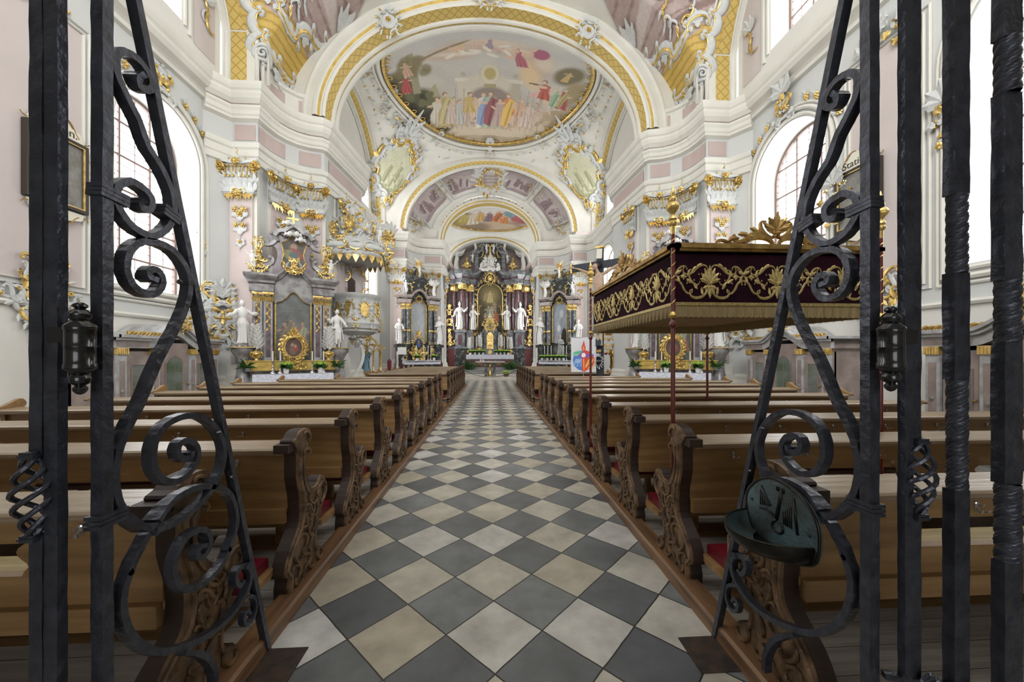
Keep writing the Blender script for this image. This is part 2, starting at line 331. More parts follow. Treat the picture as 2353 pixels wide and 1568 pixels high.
def capital(mb, w=.62, h=1.0, y=0):
    # abacus, gilt volutes, basket, grey leaves, gilt drops; white = 0, gold = 1
    for s in (-1, 1): mb.prism([(s*w*.12, h-.06), (s*w*.40, h-.02), (s*w*.78, h+.02), (s*w*.78, h-.06), (s*w*.36, h-.11), (s*w*.12, h-.14)], y-.17, y, 'y', 0)
    mb.box(-w*.56, w*.56, y-.10, y, h*.08, h-.10, 0)
    for s in (-1, 1):
        z = [(s*w*.66+(.135*(1-t))*math.cos(PI*.5-s*t*4.6*PI), y-.15-.05*t, h-.20+(.135*(1-t))*math.sin(PI*.5-s*t*4.6*PI)) for t in [k/26 for k in range(24)]]
        mb.tube(z, [.042*(1-.4*k/23) for k in range(24)], 6, 1, up=(0, 1, 0), fl=1.5); rosette(mb, (s*w*.66, h-.36), .075, 1, y-.12, 5)
        for k in range(4):
            leaf(mb, (s*w*(.10+.14*k), h*.34), R(90-s*9*k), h*.28, .060, 0, y-.06, .45); leaf(mb, (s*w*(.06+.15*k), h*.10), R(90-s*12*k), h*.28, .065, 0, y-.05, .4)
        for k in range(3): leaf(mb, (s*w*.55, h*(.15+.2*k)), R(90-s*50), h*.22, .05, 0, y-.05, .3); mb.ball((s*w*(.14+.16*k), y-.17, h*.50), .036, 1, 6, 4)
        for k in range(5): rosette(mb, (s*w*.60, h*(.60-.1*k)), .034, 1 if k % 2 else 0, y-.06, 4)
        scroll(mb, (s*w*.18, h*.93), (s*w*.34, h*1.02), .022, 8, 'C', s, 1, y-.14); scroll(mb, (s*w*.10, h*.16), (s*w*.26, h*.04), .026, 9, 'C', -s, 1, y-.12)
    for k in range(4):
        x = (-.27+.18*k)*w*1.6; mb.tube([(x-.035, y-.13, h*.80), (x-.04, y-.14, h*.60), (x, y-.15, h*.53), (x+.04, y-.14, h*.60), (x+.035, y-.13, h*.80)], .016, 5, 1)
    for k in range(7): mb.tube([((-.48+.16*k)*w, y-.14, h*.84), ((-.40+.16*k)*w, y-.16, h*.79), ((-.32+.16*k)*w, y-.14, h*.84)], .018, 5, 1)
    rosette(mb, (0, h-.08), .11, 1, y-.20, 6); spray(mb, (0, h-.02), 3, R(55), R(125), .18, .05, 0, y-.14)
    for k in range(4): mb.ball((.012*(-1)**k, y-.16, h+.12+.06*k), .034-.006*k, 1, 6, 4)
    mb.box(-w*.60, w*.60, y-.10, y, .03, .075, 0); mb.box(-w*.64, w*.64, y-.13, y, .06, .09, 0)
    for k in range(17):
        x = -w*.54+w*1.08*k/16; l = .07+.13*((k*7) % 5)/4
        mb.lathe([(.017, .03), (.020, -l*.5), (.002, -l)], (x, y-.09, 0), 4, 1)
    rosette(mb, (0, .02), .10, 1, y-.14, 6); rosette(mb, (0, -.10), .05, 1, y-.12, 4)
    return mb
def drop(mb, y=0, z0=0, sizes=(.19, .16, .11), gap=.42):
    for i, r in enumerate(sizes):
        z = z0-i*gap
        spray(mb, (0, z), 5, R(-200), R(20), r*1.5, r*.5, 0, y, .05)
        for dx, dz in ((-r*.55, r*.2), (r*.55, r*.2), (0, -r*.45))[:(3, 2, 1)[i]]: rosette(mb, (dx if i < 2 else 0, z+dz*(i < 2)), r*.52, 1, y-.03, 5)
    mb.tube([(0, y-.01, z0+.2), (.02, y-.01, z0), (-.02, y-.01, z0-gap*2.6)], .008, 4, 0)
def cartouche(mb, w, h, y=0, seed=1, n=7, gold=.4, leafy=True):
    rnd = random.Random(seed)
    for s in (-1, 1):
        for i in range(n):
            a = R(-80)+R(165)*i/(n-1); a2 = a+R(165)/(n-1)*1.25
            p = (s*w*.5*math.cos(a), h*.5*math.sin(a)); q = (s*w*.5*math.cos(a2)*1.02, h*.5*math.sin(a2))
            scroll(mb, p, q, .05*min(w, h), rnd.uniform(6, 12), 'C', -s if rnd.random() < .7 else s, 1 if rnd.random() < gold else 0, y-rnd.uniform(.0, .05))
            if leafy: leaf(mb, (p[0]*1.05, p[1]*1.05), math.atan2(p[1], p[0])+rnd.uniform(-.5, .5), .24*min(w, h)*rnd.uniform(.7, 1.3), .05*min(w, h), 0 if rnd.random() > gold*.6 else 1, y, .15)
    spray(mb, (0, h*.5), 5, R(30), R(150), .30*h, .05*w, 0, y, .2)
    for k in range(4): mb.ball((0, y-.04, -h*.5-.05*h*k), .03*w*(1-.15*k), 1, 5, 3)
def rocaille(mb, w, h, n=16, seed=1, gold=.45, r=.03, y=0, sym=True):
    rnd = random.Random(seed)
    for i in range(n):
        x = rnd.uniform(0 if sym else -w/2, w/2); z = rnd.uniform(-h/2, h/2)
        k = 1-.6*abs(z)/(h/2); x *= k
        a = rnd.uniform(0, 2*PI); l = rnd.uniform(.14, .34)*min(w, h)
        mi = 1 if rnd.random() < gold else 0; kd = rnd.choice('CCS'); fp = rnd.choice((-1, 1)); yy = y-rnd.uniform(0, .06); lf = rnd.random()
        for s in ((1, -1) if sym else (1,)):
            p = (s*x, z); q = (s*(x+math.cos(a)*l), z+math.sin(a)*l)
            if lf < .6: scroll(mb, p, q, r*rnd.uniform(.7, 1.2), 9, kd, fp*s, mi, yy, n=18)
            else: leaf(mb, p, math.atan2(q[1]-p[1], q[0]-p[0]), l, r*1.5, mi, yy, .2)
            if i % 4 == 0: rosette(mb, q, r*1.3, 1, yy, 4)
SG = ['stucco', 'gold']
# ---------------------------------------------------------------- painted pictures (colour fields in vertex colours)
class Canvas:
    def __init__(s, w, h, base, seed=1):
        s.w, s.h = w, h; s.rng = np.random.default_rng(seed)
        s.U, s.V = np.meshgrid(np.linspace(0, 1, w), np.linspace(0, 1, h))
        s.a = np.ones((h, w, 3))*np.array(base)
    def vgrad(s, c0, c1):
        t = s.V[..., None]; s.a = np.array(c0)*(1-t)+np.array(c1)*t
    def clouds(s, c, amt=.5, sx=3, sy=5, seed=0, lo=.0):
        rng = np.random.default_rng(seed+5); f = np.zeros_like(s.U)
        for k in range(14):
            ax, ay = rng.normal(0, sx, 2)*(1+k*.3), rng.normal(0, sy, 2)*(1+k*.3)
            f += np.sin(ax[0]*s.U*4+ay[0]*s.V*4+rng.uniform(0, 6))/(1+k*.25)
        f = np.clip((f/5+.5-lo), 0, 1)[..., None]*amt
        s.a = s.a*(1-f)+np.array(c)*f
    def ell(s, u, v, ru, rv, c, rot=0, soft=.25, al=1.):
        du, dv = s.U-u, s.V-v; asp = s.asp if hasattr(s, 'asp') else 1
        x = (du*asp*math.cos(rot)+dv*math.sin(rot))/(ru*asp); y = (-du*asp*math.sin(rot)+dv*math.cos(rot))/rv
        d = np.sqrt(x*x+y*y); f = np.clip((1-d)/soft+.5, 0, 1)[..., None]*al
        s.a = s.a*(1-f)+np.array(c)*f
    def box(s, u0, u1, v0, v1, c, al=1.):
        f = ((s.U >= u0) & (s.U <= u1) & (s.V >= v0) & (s.V <= v1))[..., None]*al
        s.a = s.a*(1-f)+np.array(c)*f
    def poly(s, pts, c, al=1.):
        ins = np.zeros_like(s.U, bool); n = len(pts)
        for i in range(n):
            (x0, y0), (x1, y1) = pts[i], pts[(i+1) % n]
            if y0 == y1: continue
            cnd = ((s.V < max(y0, y1)) & (s.V >= min(y0, y1)) & (s.U < (x1-x0)*(s.V-y0)/(y1-y0)+x0)); ins ^= cnd
        f = ins[..., None]*al; s.a = s.a*(1-f)+np.array(c)*f
    def person(s, u, v, h, c, skin=(.62, .42, .30), lean=0, c2=None, wide=1., tunic=False):
        q = s.rng; w_ = h*.165*wide/(s.asp if hasattr(s, 'asp') else 1); j = lambda k: q.uniform(-k, k)
        if tunic:
            for sx in (-1, 1): s.poly([(u+sx*w_*(.55+.3*(sx > 0)), v), (u+sx*w_*(.85+.3*(sx > 0)), v), (u+sx*w_*.55+lean*.4, v+h*.24), (u+sx*w_*.6+lean*.5, v+h*.48), (u+sx*w_*.05+lean*.5, v+h*.48), (u+sx*w_*.2+lean*.4, v+h*.22)], skin if sx > 0 else tuple(a*.75 for a in skin))
        b0 = .36 if tunic else 0
        hem = [(u-w_*1.25+w_*2.5*t/6, v+h*b0+h*.03*(t % 2)+j(h*.01)) for t in range(7)]
        s.poly(hem+[(u+w_*(.9+j(.2))+lean*.5, v+h*.42), (u+w_*.62+lean, v+h*.62), (u+w_*.72+lean, v+h*.80), (u-w_*.05+lean, v+h*.85), (u-w_*.72+lean, v+h*.79), (u-w_*.6+lean*.8, v+h*.6), (u-w_*(1.0+j(.2))+lean*.5, v+h*.4)], c)
        for t in range(5):
            x = u-w_+w_*2*t/4; dk = .68 if t % 2 else 1.22; s.poly([(x, v+h*(b0+.03)), (x+w_*.28, v+h*(b0+.03)), (u+(x-u)*.4+lean*.8+w_*.08, v+h*.6), (u+(x-u)*.4+lean*.8, v+h*.6)], tuple(min(1, a*dk) for a in c), .75)
        if c2:
            s.poly([(u-w_*1.1, v+h*.12), (u-w_*.2, v+h*.05), (u+w_*.9+lean, v+h*.74), (u+w_*.1+lean, v+h*.84), (u-w_*.8+lean, v+h*.5)], c2); s.poly([(u-w_*.6, v+h*.1), (u-w_*.3, v+h*.08), (u+w_*.5+lean, v+h*.74), (u+w_*.3+lean, v+h*.76)], tuple(a*.65 for a in c2))
        a1, a2 = q.uniform(-.6, .9), q.uniform(-.6, .9); sd = tuple(a*.8 for a in skin)
        s.ell(u-w_*1.0+lean*.8, v+h*(.68+a1*.08), w_*.55, h*.032, skin, a1, .4); s.ell(u+w_*1.05+lean*.8, v+h*(.68+a2*.08), w_*.55, h*.032, skin, -a2, .4)
        s.ell(u-w_*.3, v+h*.01, w_*.22, h*.022, sd); s.ell(u+w_*.35, v+h*.01, w_*.22, h*.022, sd)
        hx = u+lean*1.1+j(w_*.2); hc = [(.30, .20, .12), (.40, .30, .18), (.22, .15, .10), (.55, .50, .42)][int(q.integers(4))]
        s.ell(hx, v+h*.915, w_*.34, h*.062, hc, 0, .3); s.ell(hx+w_*.06*(1 if a1 > 0 else -1), v+h*.895, w_*.26, h*.050, skin, 0, .3)
    def cols(s):
        n = s.rng.normal(0, .014, s.U.shape)[..., None]; a = s.a.copy(); a[1:-1, 1:-1] = .6*a[1:-1, 1:-1]+.1*(a[:-2, 1:-1]+a[2:, 1:-1]+a[1:-1, :-2]+a[1:-1, 2:]); return np.clip(a+n, 0, 1)
def picture(name, cv, fn, parent=None, label=None, cat=None, mask=None, group=None):
    """a painted surface: fn(u, v) -> 3-D point, colours from the canvas"""
    mb = MB(); nu, nv = cv.w-1, cv.h-1
    mb.v = [fn(i/nu, j/nv) for j in range(nv+1) for i in range(nu+1)]
    for j in range(nv):
        for i in range(nu):
            if mask is None or mask((i+.5)/nu, (j+.5)/nv): mb.f.append((j*(nu+1)+i, j*(nu+1)+i+1, (j+1)*(nu+1)+i+1, (j+1)*(nu+1)+i)); mb.mi.append(0)
    o = mb.build(name, 'paint', parent, True, label, cat, group)
    ca = o.data.color_attributes.new('Col', 'FLOAT_COLOR', 'POINT')
    c = cv.cols().reshape(-1, 3); c4 = np.concatenate([c, np.ones((len(c), 1))], 1).astype(np.float32).ravel()
    ca.data.foreach_set('color', c4)
    return o
# ---------------------------------------------------------------- the setting: floor
mb = MB(); mb.add([(-1.21, 1.0, 0), (1.28, 1.0, 0), (1.28, 23.2, 0), (-1.21, 23.2, 0)], [(0, 1, 2, 3)])
mb.add([(-9, -4, -.001), (9, -4, -.001), (9, 1.0, -.001), (-9, 1.0, -.001)], [(0, 1, 2, 3)])
mb.add([(-9, 10.9, -.001), (-1.21, 10.9, -.001), (-1.21, 23.2, -.001), (-9, 23.2, -.001)], [(0, 1, 2, 3)]); mb.add([(1.28, 10.9, -.001), (9, 10.9, -.001), (9, 23.2, -.001), (1.28, 23.2, -.001)], [(0, 1, 2, 3)])
mb.build('floor', 'tiles', kind='structure')
for s, x0, x1 in ((-1, -5.6, -1.34), (1, 1.41, 5.6)):
    mb = MB(); mb.box(x0, x1, 1.0, 10.85, -.02, .05); mb.build('floor', 'planks', kind='structure')
    mb = MB(); mb.box(x0*.74 if s < 0 else x0, x1 if s < 0 else x1*.72, 11.55, 19.6, -.02, .05); mb.build('floor', 'planks', kind='structure')
mb = MB(); mb.box(-9, -5.6, 1.0, 10.9, -.03, 0); mb.build('floor', 'stone', kind='structure')
mb = MB(); mb.box(5.6, 9, 1.0, 10.9, -.03, 0); mb.build('floor', 'stone', kind='structure')
# raised chancel with its steps
mb = MB(); mb.box(-7, 7, 22.95, 32, -.2, .10); mb.box(-7, 7, 23.35, 32, .10, .19); mb.build('floor', 'stone', kind='structure')
mb = MB(); mb.box(-2.4, 2.4, 27.0, 30.5, .19, .33); mb.box(-2.1, 2.1, 27.6, 30.5, .33, .47); mb.box(-1.9, 1.9, 28.2, 30.5, .47, .6); mb.build('floor', 'stepgrey', kind='structure')
# ---------------------------------------------------------------- walls
WIN = (8.91, 1.09, 3.05, 6.36, 1.09)
def archz(y, o): return o[3]+o[4]*math.sqrt(max(0, 1-((y-o[0])/o[1])**2))
def strips(mb, x, y0, y1, z0, z1, ops, xg, mi=0, mr=1):
    ys = {y0, y1}
    for o in ops: ys |= {o[0]-o[1]*math.cos(PI*k/24) for k in range(25)}
    ys = sorted(y for y in ys if y0 <= y <= y1)
    for a, b in zip(ys, ys[1:]):
        m_ = (a+b)/2; o = next((o for o in ops if abs(m_-o[0]) < o[1]), None)
        if o is None: mb.add([(x, a, z0), (x, b, z0), (x, b, z1), (x, a, z1)], [(0, 1, 2, 3)], mi); continue
        za, zb = archz(a, o), archz(b, o)
        if o[2] > z0: mb.add([(x, a, z0), (x, b, z0), (x, b, o[2]), (x, a, o[2])], [(0, 1, 2, 3)], mi)
        mb.add([(x, a, za), (x, b, zb), (x, b, z1), (x, a, z1)], [(0, 1, 2, 3)], mi)
        mb.add([(x, a, za), (x, b, zb), (xg, b, zb), (xg, a, za)], [(0, 1, 2, 3)], mr)
        mb.add([(x, a, o[2]), (x, b, o[2]), (xg, b, o[2]+.12), (xg, a, o[2]+.12)], [(0, 1, 2, 3)], mr)
    for o in ops:
        for y in (o[0]-o[1], o[0]+o[1]): mb.add([(x, y, o[2]), (xg, y, o[2]), (xg, y, o[3]), (x, y, o[3])], [(0, 1, 2, 3)], mr)
def outline(o, e=0, n=20): return [(o[0]-o[1]-e, o[2]-e)]+[(o[0]-(o[1]+e)*math.cos(PI*k/n), o[3]+(o[4]+e)*math.sin(PI*k/n)) for k in range(n+1)]+[(o[0]+o[1]+e, o[2]-e)]
WL = [(-7.5, -3.5), (-7.5, 10.12), (-7.12, 10.65), (-6.45, 10.65), (-6.43, 10.95), (-6.36, 11.3), (-6.22, 11.6), (-6.0, 11.85), (-5.7, 12.02), (-5.35, 12.1), (-5.30, 12.16), (-5.05, 14.9), (-5.2, 15.3), (-5.6, 15.75), (-6.1, 16.1), (-6.45, 16.5),
      (-6.45, 22.25), (-6.05, 22.75), (-5.15, 22.75), (-5.12, 23.05), (-5.02, 23.4), (-4.85, 23.7), (-4.6, 23.95), (-4.2, 24.12), (-3.2, 24.22), (-3.15, 24.28), (-3.12, 26.6), (-3.5, 27.0), (-4.3, 27.2), (-4.3, 29.3), (-3.7, 29.4), (-3.6, 29.5), (-3.6, 31.4)]
def normals(path):
    out = []; n = len(path)
    for i in range(n):
        a = Vector(path[max(0, i-1)]); p = Vector(path[i]); b = Vector(path[min(n-1, i+1)])
        d1 = (p-a).normalized() if i > 0 else (b-p).normalized(); d2 = (b-p).normalized() if i < n-1 else d1
        n1 = Vector((d1.y, -d1.x)); n2 = Vector((d2.y, -d2.x)); m_ = (n1+n2).normalized(); k = 1/max(.5, m_.dot(n1)); out.append(m_*k)
    return out
def sweep_plan(mb, path, prof, s=-1, mis=None, cap=True):
    """prof [(d, z)], d = projection from the wall line into the room; s = -1 left, 1 right (mirrored)"""
    ns = normals(path); k = len(prof); vs = []
    for p, nn in zip(path, ns):
        for d, z in prof:
            x = p[0]+nn.x*d; y = p[1]+nn.y*d; vs.append((x if s < 0 else -x, y, z))
    for j in range(k-1):
        m_ = mis[j] if mis else 0
        b = [(i*k+j, i*k+j+1, (i+1)*k+j+1, (i+1)*k+j) for i in range(len(path)-1)]
        if j == 0: mb.add(vs, b, m_); base = len(mb.v)-len(vs)
        else: mb.f += [tuple(q+base for q in f) for f in b]; mb.mi += [m_]*len(b)
    if cap:
        for i in (0, len(path)-1): mb.f.append(tuple(base+i*k+j for j in range(k))); mb.mi.append(0)
side = {-1: 'left', 1: 'right'}
BAY1 = [WIN, (4.35, 1.09, 3.05, 6.36, 1.09)]
LUN = [(8.15, 1.05, 9.55, 11.0, 1.0), (4.2, 1.05, 9.55, 11.0, 1.0)]
BAY2 = [(20.0, 1.3, 3.0, 6.3, 1.25)]
LUN2 = [(20.0, 1.55, 9.5, 10.5, 1.35)]
BAY3 = [(28.25, .9, 2.6, 6.6, .9)]
for s in (-1, 1):
    mb = MB()
    strips(mb, s*7.5, -3.5, 10.12, 0, 9.0, BAY1, s*8.15, 0, 1)
    strips(mb, s*6.45, 16.5, 22.25, 0, 9.0, BAY2, s*6.95, 2, 1)
    strips(mb, s*4.3, 27.2, 29.3, 0, 9.0, BAY3, s*4.7, 2, 1)
    for i in range(len(WL)-1):
        (x0, y0), (x1, y1) = WL[i], WL[i+1]
        if i in (0, 15, 28): continue
        mb.add([(-s*x0, y0, 0), (-s*x1, y1, 0), (-s*x1, y1, 9), (-s*x0, y0, 9)], [(0, 1, 2, 3)], 2)
    # wall above the main cornice
    strips(mb, s*7.3, -3.5, 10.45, 8.9, 15.6, LUN, s*7.9, 4, 1)
    strips(mb, s*7.0, 12.9, 22.7, 8.9, 15.2, LUN2, s*7.5, 4, 1)
    mb.build('wall_'+side[s], ['grey', 'white', 'grey', 'pink', 'white'], kind='structure')
    # pink frieze panels on the piers and low plinth
    mb = MB()
    prof = [(0, 8.05), (.28, 8.1), (.28, 8.16), (.34, 8.2), (.36, 8.3), (.42, 8.36), (.42, 8.42), (.30, 8.44), (.30, 8.50), (.44, 8.60), (.50, 8.70), (.50, 8.78), (.56, 8.82), (.60, 8.90), (.60, 9.0), (0, 9.02)]
    prof = [(max(0, d*.62-.05) if d else 0, z) for d, z in prof]
    sweep_plan(mb, WL[1:], prof, s, [0]*7+[1]+[0]*7)
    prof = [(0, 8.28), (.10, 8.30), (.12, 8.38), (.17, 8.42), (.06, 8.44), (.06, 8.5), (.2, 8.58), (.26, 8.68), (.26, 8.76), (.30, 8.82), (.32, 8.9), (.32, 9.0), (0, 9.02)]
    sweep_plan(mb, [(-7.5, -2.5), (-7.5, 10.15)], prof, s, [0]*4+[1]+[0]*7)
    mb.build('trim_1' if s < 0 else 'trim_2', ['cream', 'brownm'], kind='structure')
    mb = MB()
    arch = [(0, 6.85), (.06, 6.88), (.06, 7.05), (.09, 7.08), (.09, 7.26), (.14, 7.30), (.16, 7.38), (.16, 7.42), (0, 7.45)]
    for a, b in ((1, 16), (16, 27), (27, 30)): sweep_plan(mb, WL[a:b], arch, s)
    base = [(0, 0), (.16, 0), (.16, .62), (.12, .70), (.14, .78), (.08, .88), (.08, .98), (.03, 1.05), (0, 1.05)]
    for a, b in ((1, 16), (16, 27)): sweep_plan(mb, WL[a:b], base, s)
    # attic plinth above the cornice on the piers
    attic = [(-.02, 8.95), (-.02, 9.62), (.05, 9.66), (.07, 9.74), (0, 9.78)]
    for a, b in ((3, 11), (18, 26)): sweep_plan(mb, WL[a:b], attic, s)
    mb.build('trim_3' if s < 0 else 'trim_4', ['cream'], kind='structure')
    # pink panels in the frieze and the attic
    mb = MB()
    def panel(x0, y0, x1, y1, z0, z1, e=.015):
        d = Vector((x1-x0, y1-y0)).normalized(); n_ = Vector((d.y, -d.x))*e
        mb.add([(-s*(x0+n_.x), y0+n_.y, z0), (-s*(x1+n_.x), y1+n_.y, z0), (-s*(x1+n_.x), y1+n_.y, z1), (-s*(x0+n_.x), y0+n_.y, z1)], [(0, 1, 2, 3)], 0)
    for (x0, y0, x1, y1) in ((-7.05, 10.65, -6.5, 10.65), (-6.445, 10.70, -6.43, 10.95), (-6.43, 10.95, -6.36, 11.3), (-6.36, 11.3, -6.22, 11.6), (-5.95, 11.88, -5.7, 12.02), (-5.7, 12.02, -5.37, 12.095), (-5.27, 12.4, -5.07, 14.8), (-6.0, 22.75, -5.2, 22.75), (-5.12, 22.85, -5.06, 23.2), (-4.2, 24.12, -3.25, 24.2), (-3.15, 24.4, -3.13, 26.4)):
        panel(x0, y0, x1, y1, 7.55, 7.98)
        if y0 < 12.3 or 22.8 < y0 < 24.3: panel(x0, y0, x1, y1, 9.08, 9.55, .0)
    mb.build('trim_5' if s < 0 else 'trim_6', ['pink'], kind='structure')
# apse back wall, far side walls and the west end under the gallery
mb = MB(); mb.box(-3.7, 3.7, 31.3, 31.4, 0, 13); mb.box(-9, -3.55, 29.5, 29.6, 0, 15); mb.box(3.55, 9, 29.5, 29.6, 0, 15); mb.build('wall_far', 'pink', kind='structure')
# west end: wall and organ gallery above and behind the gate
mb = MB(); mb.box(-8, 8, -3.6, -3.5, 0, 16, 0); mb.build('wall_west', 'white', kind='structure')
mb = MB(); mb.box(-7.5, 7.5, -3.5, .75, 4.55, 4.9, 0); mb.build('ceiling', 'white', kind='structure')
# ---------------------------------------------------------------- windows
wi = 0
def window(o, x, s, nx, nz, pane='glass', thick=.035, thin=4):
    global wi; wi += 1
    ol = outline(o, -.01); n = len(ol)
    root = empty('window_%d' % wi, (x, o[0], o[2])); root['kind'] = 'structure'
    mb = MB(); mb.add([(0, y-o[0], z-o[2]) for y, z in ol], [tuple(range(n))]); mb.build('pane', pane, root)
    fr = MB(); xo = -s*.04
    fr.tube([(xo, y-o[0], z-o[2]) for y, z in outline(o, -.03)], .035, 4, 0, up=(1, 0, 0), sq=True); fr.tube([(xo, -o[1], .03), (xo, o[1], .03)], .035, 4, 0, up=(1, 0, 0), sq=True)
    for i in range(1, nx):
        y = -o[1]+2*o[1]*i/nx; fr.tube([(xo, y, 0), (xo, y, archz(o[0]+y, o)-o[2])], thick*.5, 4, 0, up=(1, 0, 0), sq=True)
    top = o[3]+o[4]-o[2]
    def halfw(z): return o[1] if z+o[2] <= o[3] else o[1]*math.sqrt(max(0, 1-((z+o[2]-o[3])/o[4])**2))
    for k in range(1, nz):
        z = top*k/nz; h_ = halfw(z); fr.tube([(xo, -h_, z), (xo, h_, z)], thick*.6, 4, 0, up=(1, 0, 0), sq=True)
    for k in range(1, nz*thin):
        if k % thin:
            z = top*k/(nz*thin); h_ = halfw(z); fr.tube([(xo, -h_, z), (xo, h_, z)], .006, 4, 0, up=(1, 0, 0), sq=True)
    for i in range(nx):
        y = -o[1]+2*o[1]*(i+.5)/nx; fr.tube([(xo, y, 0), (xo, y, archz(o[0]+y, o)-o[2])], .006, 4, 0, up=(1, 0, 0), sq=True)
    fr.build('window_frame', 'lead', root)
    return root
for s in (-1, 1):
    for o in BAY1: window(o, s*8.13, s, 3, 6)
    for o in LUN: window(o, s*7.88, s, 3, 3)
    for o in BAY2: window(o, s*6.93, s, 3, 5, 'glassfar')
    for o in LUN2: window(o, s*7.48, s, 4, 3, 'glassfar')
    for o in BAY3: window(o, s*4.68, s, 2, 5, 'glassfar')
    # moulded surrounds of the nave windows and panels beside them
    mb = MB()
    for o in BAY1:
        for e, r_, d in ((.07, .04, .03), (.20, .05, .04), (.30, .03, .02)): mb.tube([(s*(7.5-d), y, z) for y, z in outline(o, e)], r_, 6, 0, up=(1, 0, 0)); mb.tube([(s*(7.5-d), o[0]-o[1]-e, o[2]-e), (s*(7.5-d), o[0]+o[1]+e, o[2]-e)], r_, 6, 0)
    for y0, y1, z0, z1 in ((5.85, 7.35, 2.75, 7.6), (1.6, 2.9, 2.75, 7.6)):
        for e in (0, .09): mb.tube([(s*7.48, a, b) for a, b in ((y0+e, z0+e), (y1-e, z0+e), (y1-e, z1-e), (y0+e, z1-e))], .025, 6, 0, up=(1, 0, 0), closed=True)
    mb.tube([(s*7.47, -2.5, 2.45), (s*7.47, 10.1, 2.45)], .05, 6, 0)
    for o in BAY2+LUN2:
        xx = 6.45 if o in BAY2 else 7.0
        for e, r_ in ((.07, .04), (.2, .05)): mb.tube([(s*(xx-.03), y, z) for y, z in outline(o, e)], r_, 6, 0, up=(1, 0, 0))
    for o in LUN:
        for e, r_ in ((.07, .04), (.2, .05)): mb.tube([(s*(7.28), y, z) for y, z in outline(o, e)], r_, 6, 0, up=(1, 0, 0))
    mb.build('trim_7' if s < 0 else 'trim_8', ['cream'], kind='structure')
    mb = MB()
    for y0, y1, z0, z1 in ((5.93, 7.27, 2.85, 7.5), (1.7, 2.8, 2.85, 7.5)): mb.add([(s*7.492, y0, z0), (s*7.492, y1, z0), (s*7.492, y1, z1), (s*7.492, y0, z1)], [(0, 1, 2, 3)])
    for y0, y1, z0, z1 in ((9.55, 10.25, 9.3, 12.3),): mb.add([(s*7.292, y0, z0), (s*7.292, y1, z0), (s*7.292, y1, z1), (s*7.292, y0, z1)], [(0, 1, 2, 3)])
    mb.build('trim_9' if s < 0 else 'trim_10', ['palepink'], kind='structure')
    mb = MB(); mb.add([(s*7.494, -2.5, .0), (s*7.494, 10.12, .0), (s*7.494, 10.12, 2.43), (s*7.494, -2.5, 2.43)], [(0, 1, 2, 3)]); mb.build('baseboard_'+side[s], ['white'], kind='structure')
# ---------------------------------------------------------------- vaults
def sup(t, p=2.0): return (max(0, 1-abs(t)**p))**(1/p)
class Vault:
    def __init__(s, hx, y0, y1, zs, wall, near, far, b):
        s.hx, s.y0, s.y1, s.zs, s.wall, s.near, s.far, s.b = hx, y0, y1, zs, wall, near, far, b
    def z(s, x, y):
        u = x/s.hx; v = (y-s.y0)/(s.y1-s.y0)*2-1; u = max(-1, min(1, u)); v = max(-1, min(1, v))
        W = s.wall(v)-s.zs; Tn = s.near(u)-s.zs; Tf = s.far(u)-s.zs; t = (v+1)/2
        return s.zs + (max(0, W)**s.b+lerp(Tn, Tf, t)**s.b)**(1/s.b)
    def surf(s, mb, nu=56, nv=56, mi=0):
        def fn(a, b):
            x = -s.hx*math.cos(PI*a); y = (s.y0+s.y1)/2-(s.y1-s.y0)/2*math.cos(PI*b); return (x, y, s.z(x, y))
        mb.grid(fn, nu, nv, mi)
V1 = Vault(6.4, .4, 12.0, 9.3, lambda v: 9.3+(4.6*sup(min(1, abs(v+.09)/.86), 2.2)), lambda u: 9.3+4.2*sup(u), lambda u: 9.3+4.1*sup(u, 1.9), 3.2)
V2 = Vault(6.3, 12.8, 22.5, 9.3, lambda v: 9.3+4.9*sup(v, 2.1), lambda u: 9.3+4.2*sup(u), lambda u: 9.3+4.3*sup(u, 2.0), 3.0)
V3 = Vault(4.3, 24.9, 29.5, 9.0, lambda v: 9.0+2.1*sup(v), lambda u: 9.0+2.9*sup(u), lambda u: 9.0+2.0*sup(u), 3.0)
for i, V in enumerate((V1, V2, V3)):
    mb = MB(); V.surf(mb); mb.build('ceiling', 'cream', smooth=True, kind='structure')
# concave painted zone between the second and the third arch
def Z23(a, t, e=0):
    hw = lerp(5.35, 3.45, t)-e; rise = lerp(4.15, 3.0, t)-e; z0 = lerp(9.2, 9.0, t); y = lerp(22.75, 24.15, math.sin(t*PI/2)); k = 1+.12*math.sin(PI*t)
    return (-hw*k*math.cos(a), y, z0+rise*k*math.sin(a))
mb = MB(); mb.grid(lambda u, v: Z23(PI*u, v), 48, 8); mb.build('ceiling', 'cream', smooth=True, kind='structure')
# ---------------------------------------------------------------- transverse arches
def arch_sweep(mb, hw, rise, z0, prof, n=56, z_leg=None, uvs=True):
    """prof: [(y, dr)], material per segment"""
    pts, mis = [p[:2] for p in prof], [p[2] for p in prof][:-1]
    an = [PI*i/n for i in range(n+1)]; L_ = [0]
    for i in range(n): L_.append(L_[-1]+math.hypot(hw*(math.cos(an[i+1])-math.cos(an[i])), rise*(math.sin(an[i+1])-math.sin(an[i]))))
    def P(i, j):
        y, dr = pts[j]; a = an[i]; return (-(hw+dr)*math.cos(a), y, z0+(rise+dr)*math.sin(a))
    if mb.uv is None: mb.uv = []
    for j in range(len(pts)-1):
        w_ = math.hypot(pts[j+1][0]-pts[j][0], pts[j+1][1]-pts[j][1])
        for i in range(n):
            b = len(mb.v); mb.v += [P(i, j), P(i+1, j), P(i+1, j+1), P(i, j+1)]; mb.f.append((b, b+1, b+2, b+3)); mb.mi.append(mis[j])
            mb.uv.append((L_[i], 0, L_[i+1], 0, L_[i+1], w_, L_[i], w_))
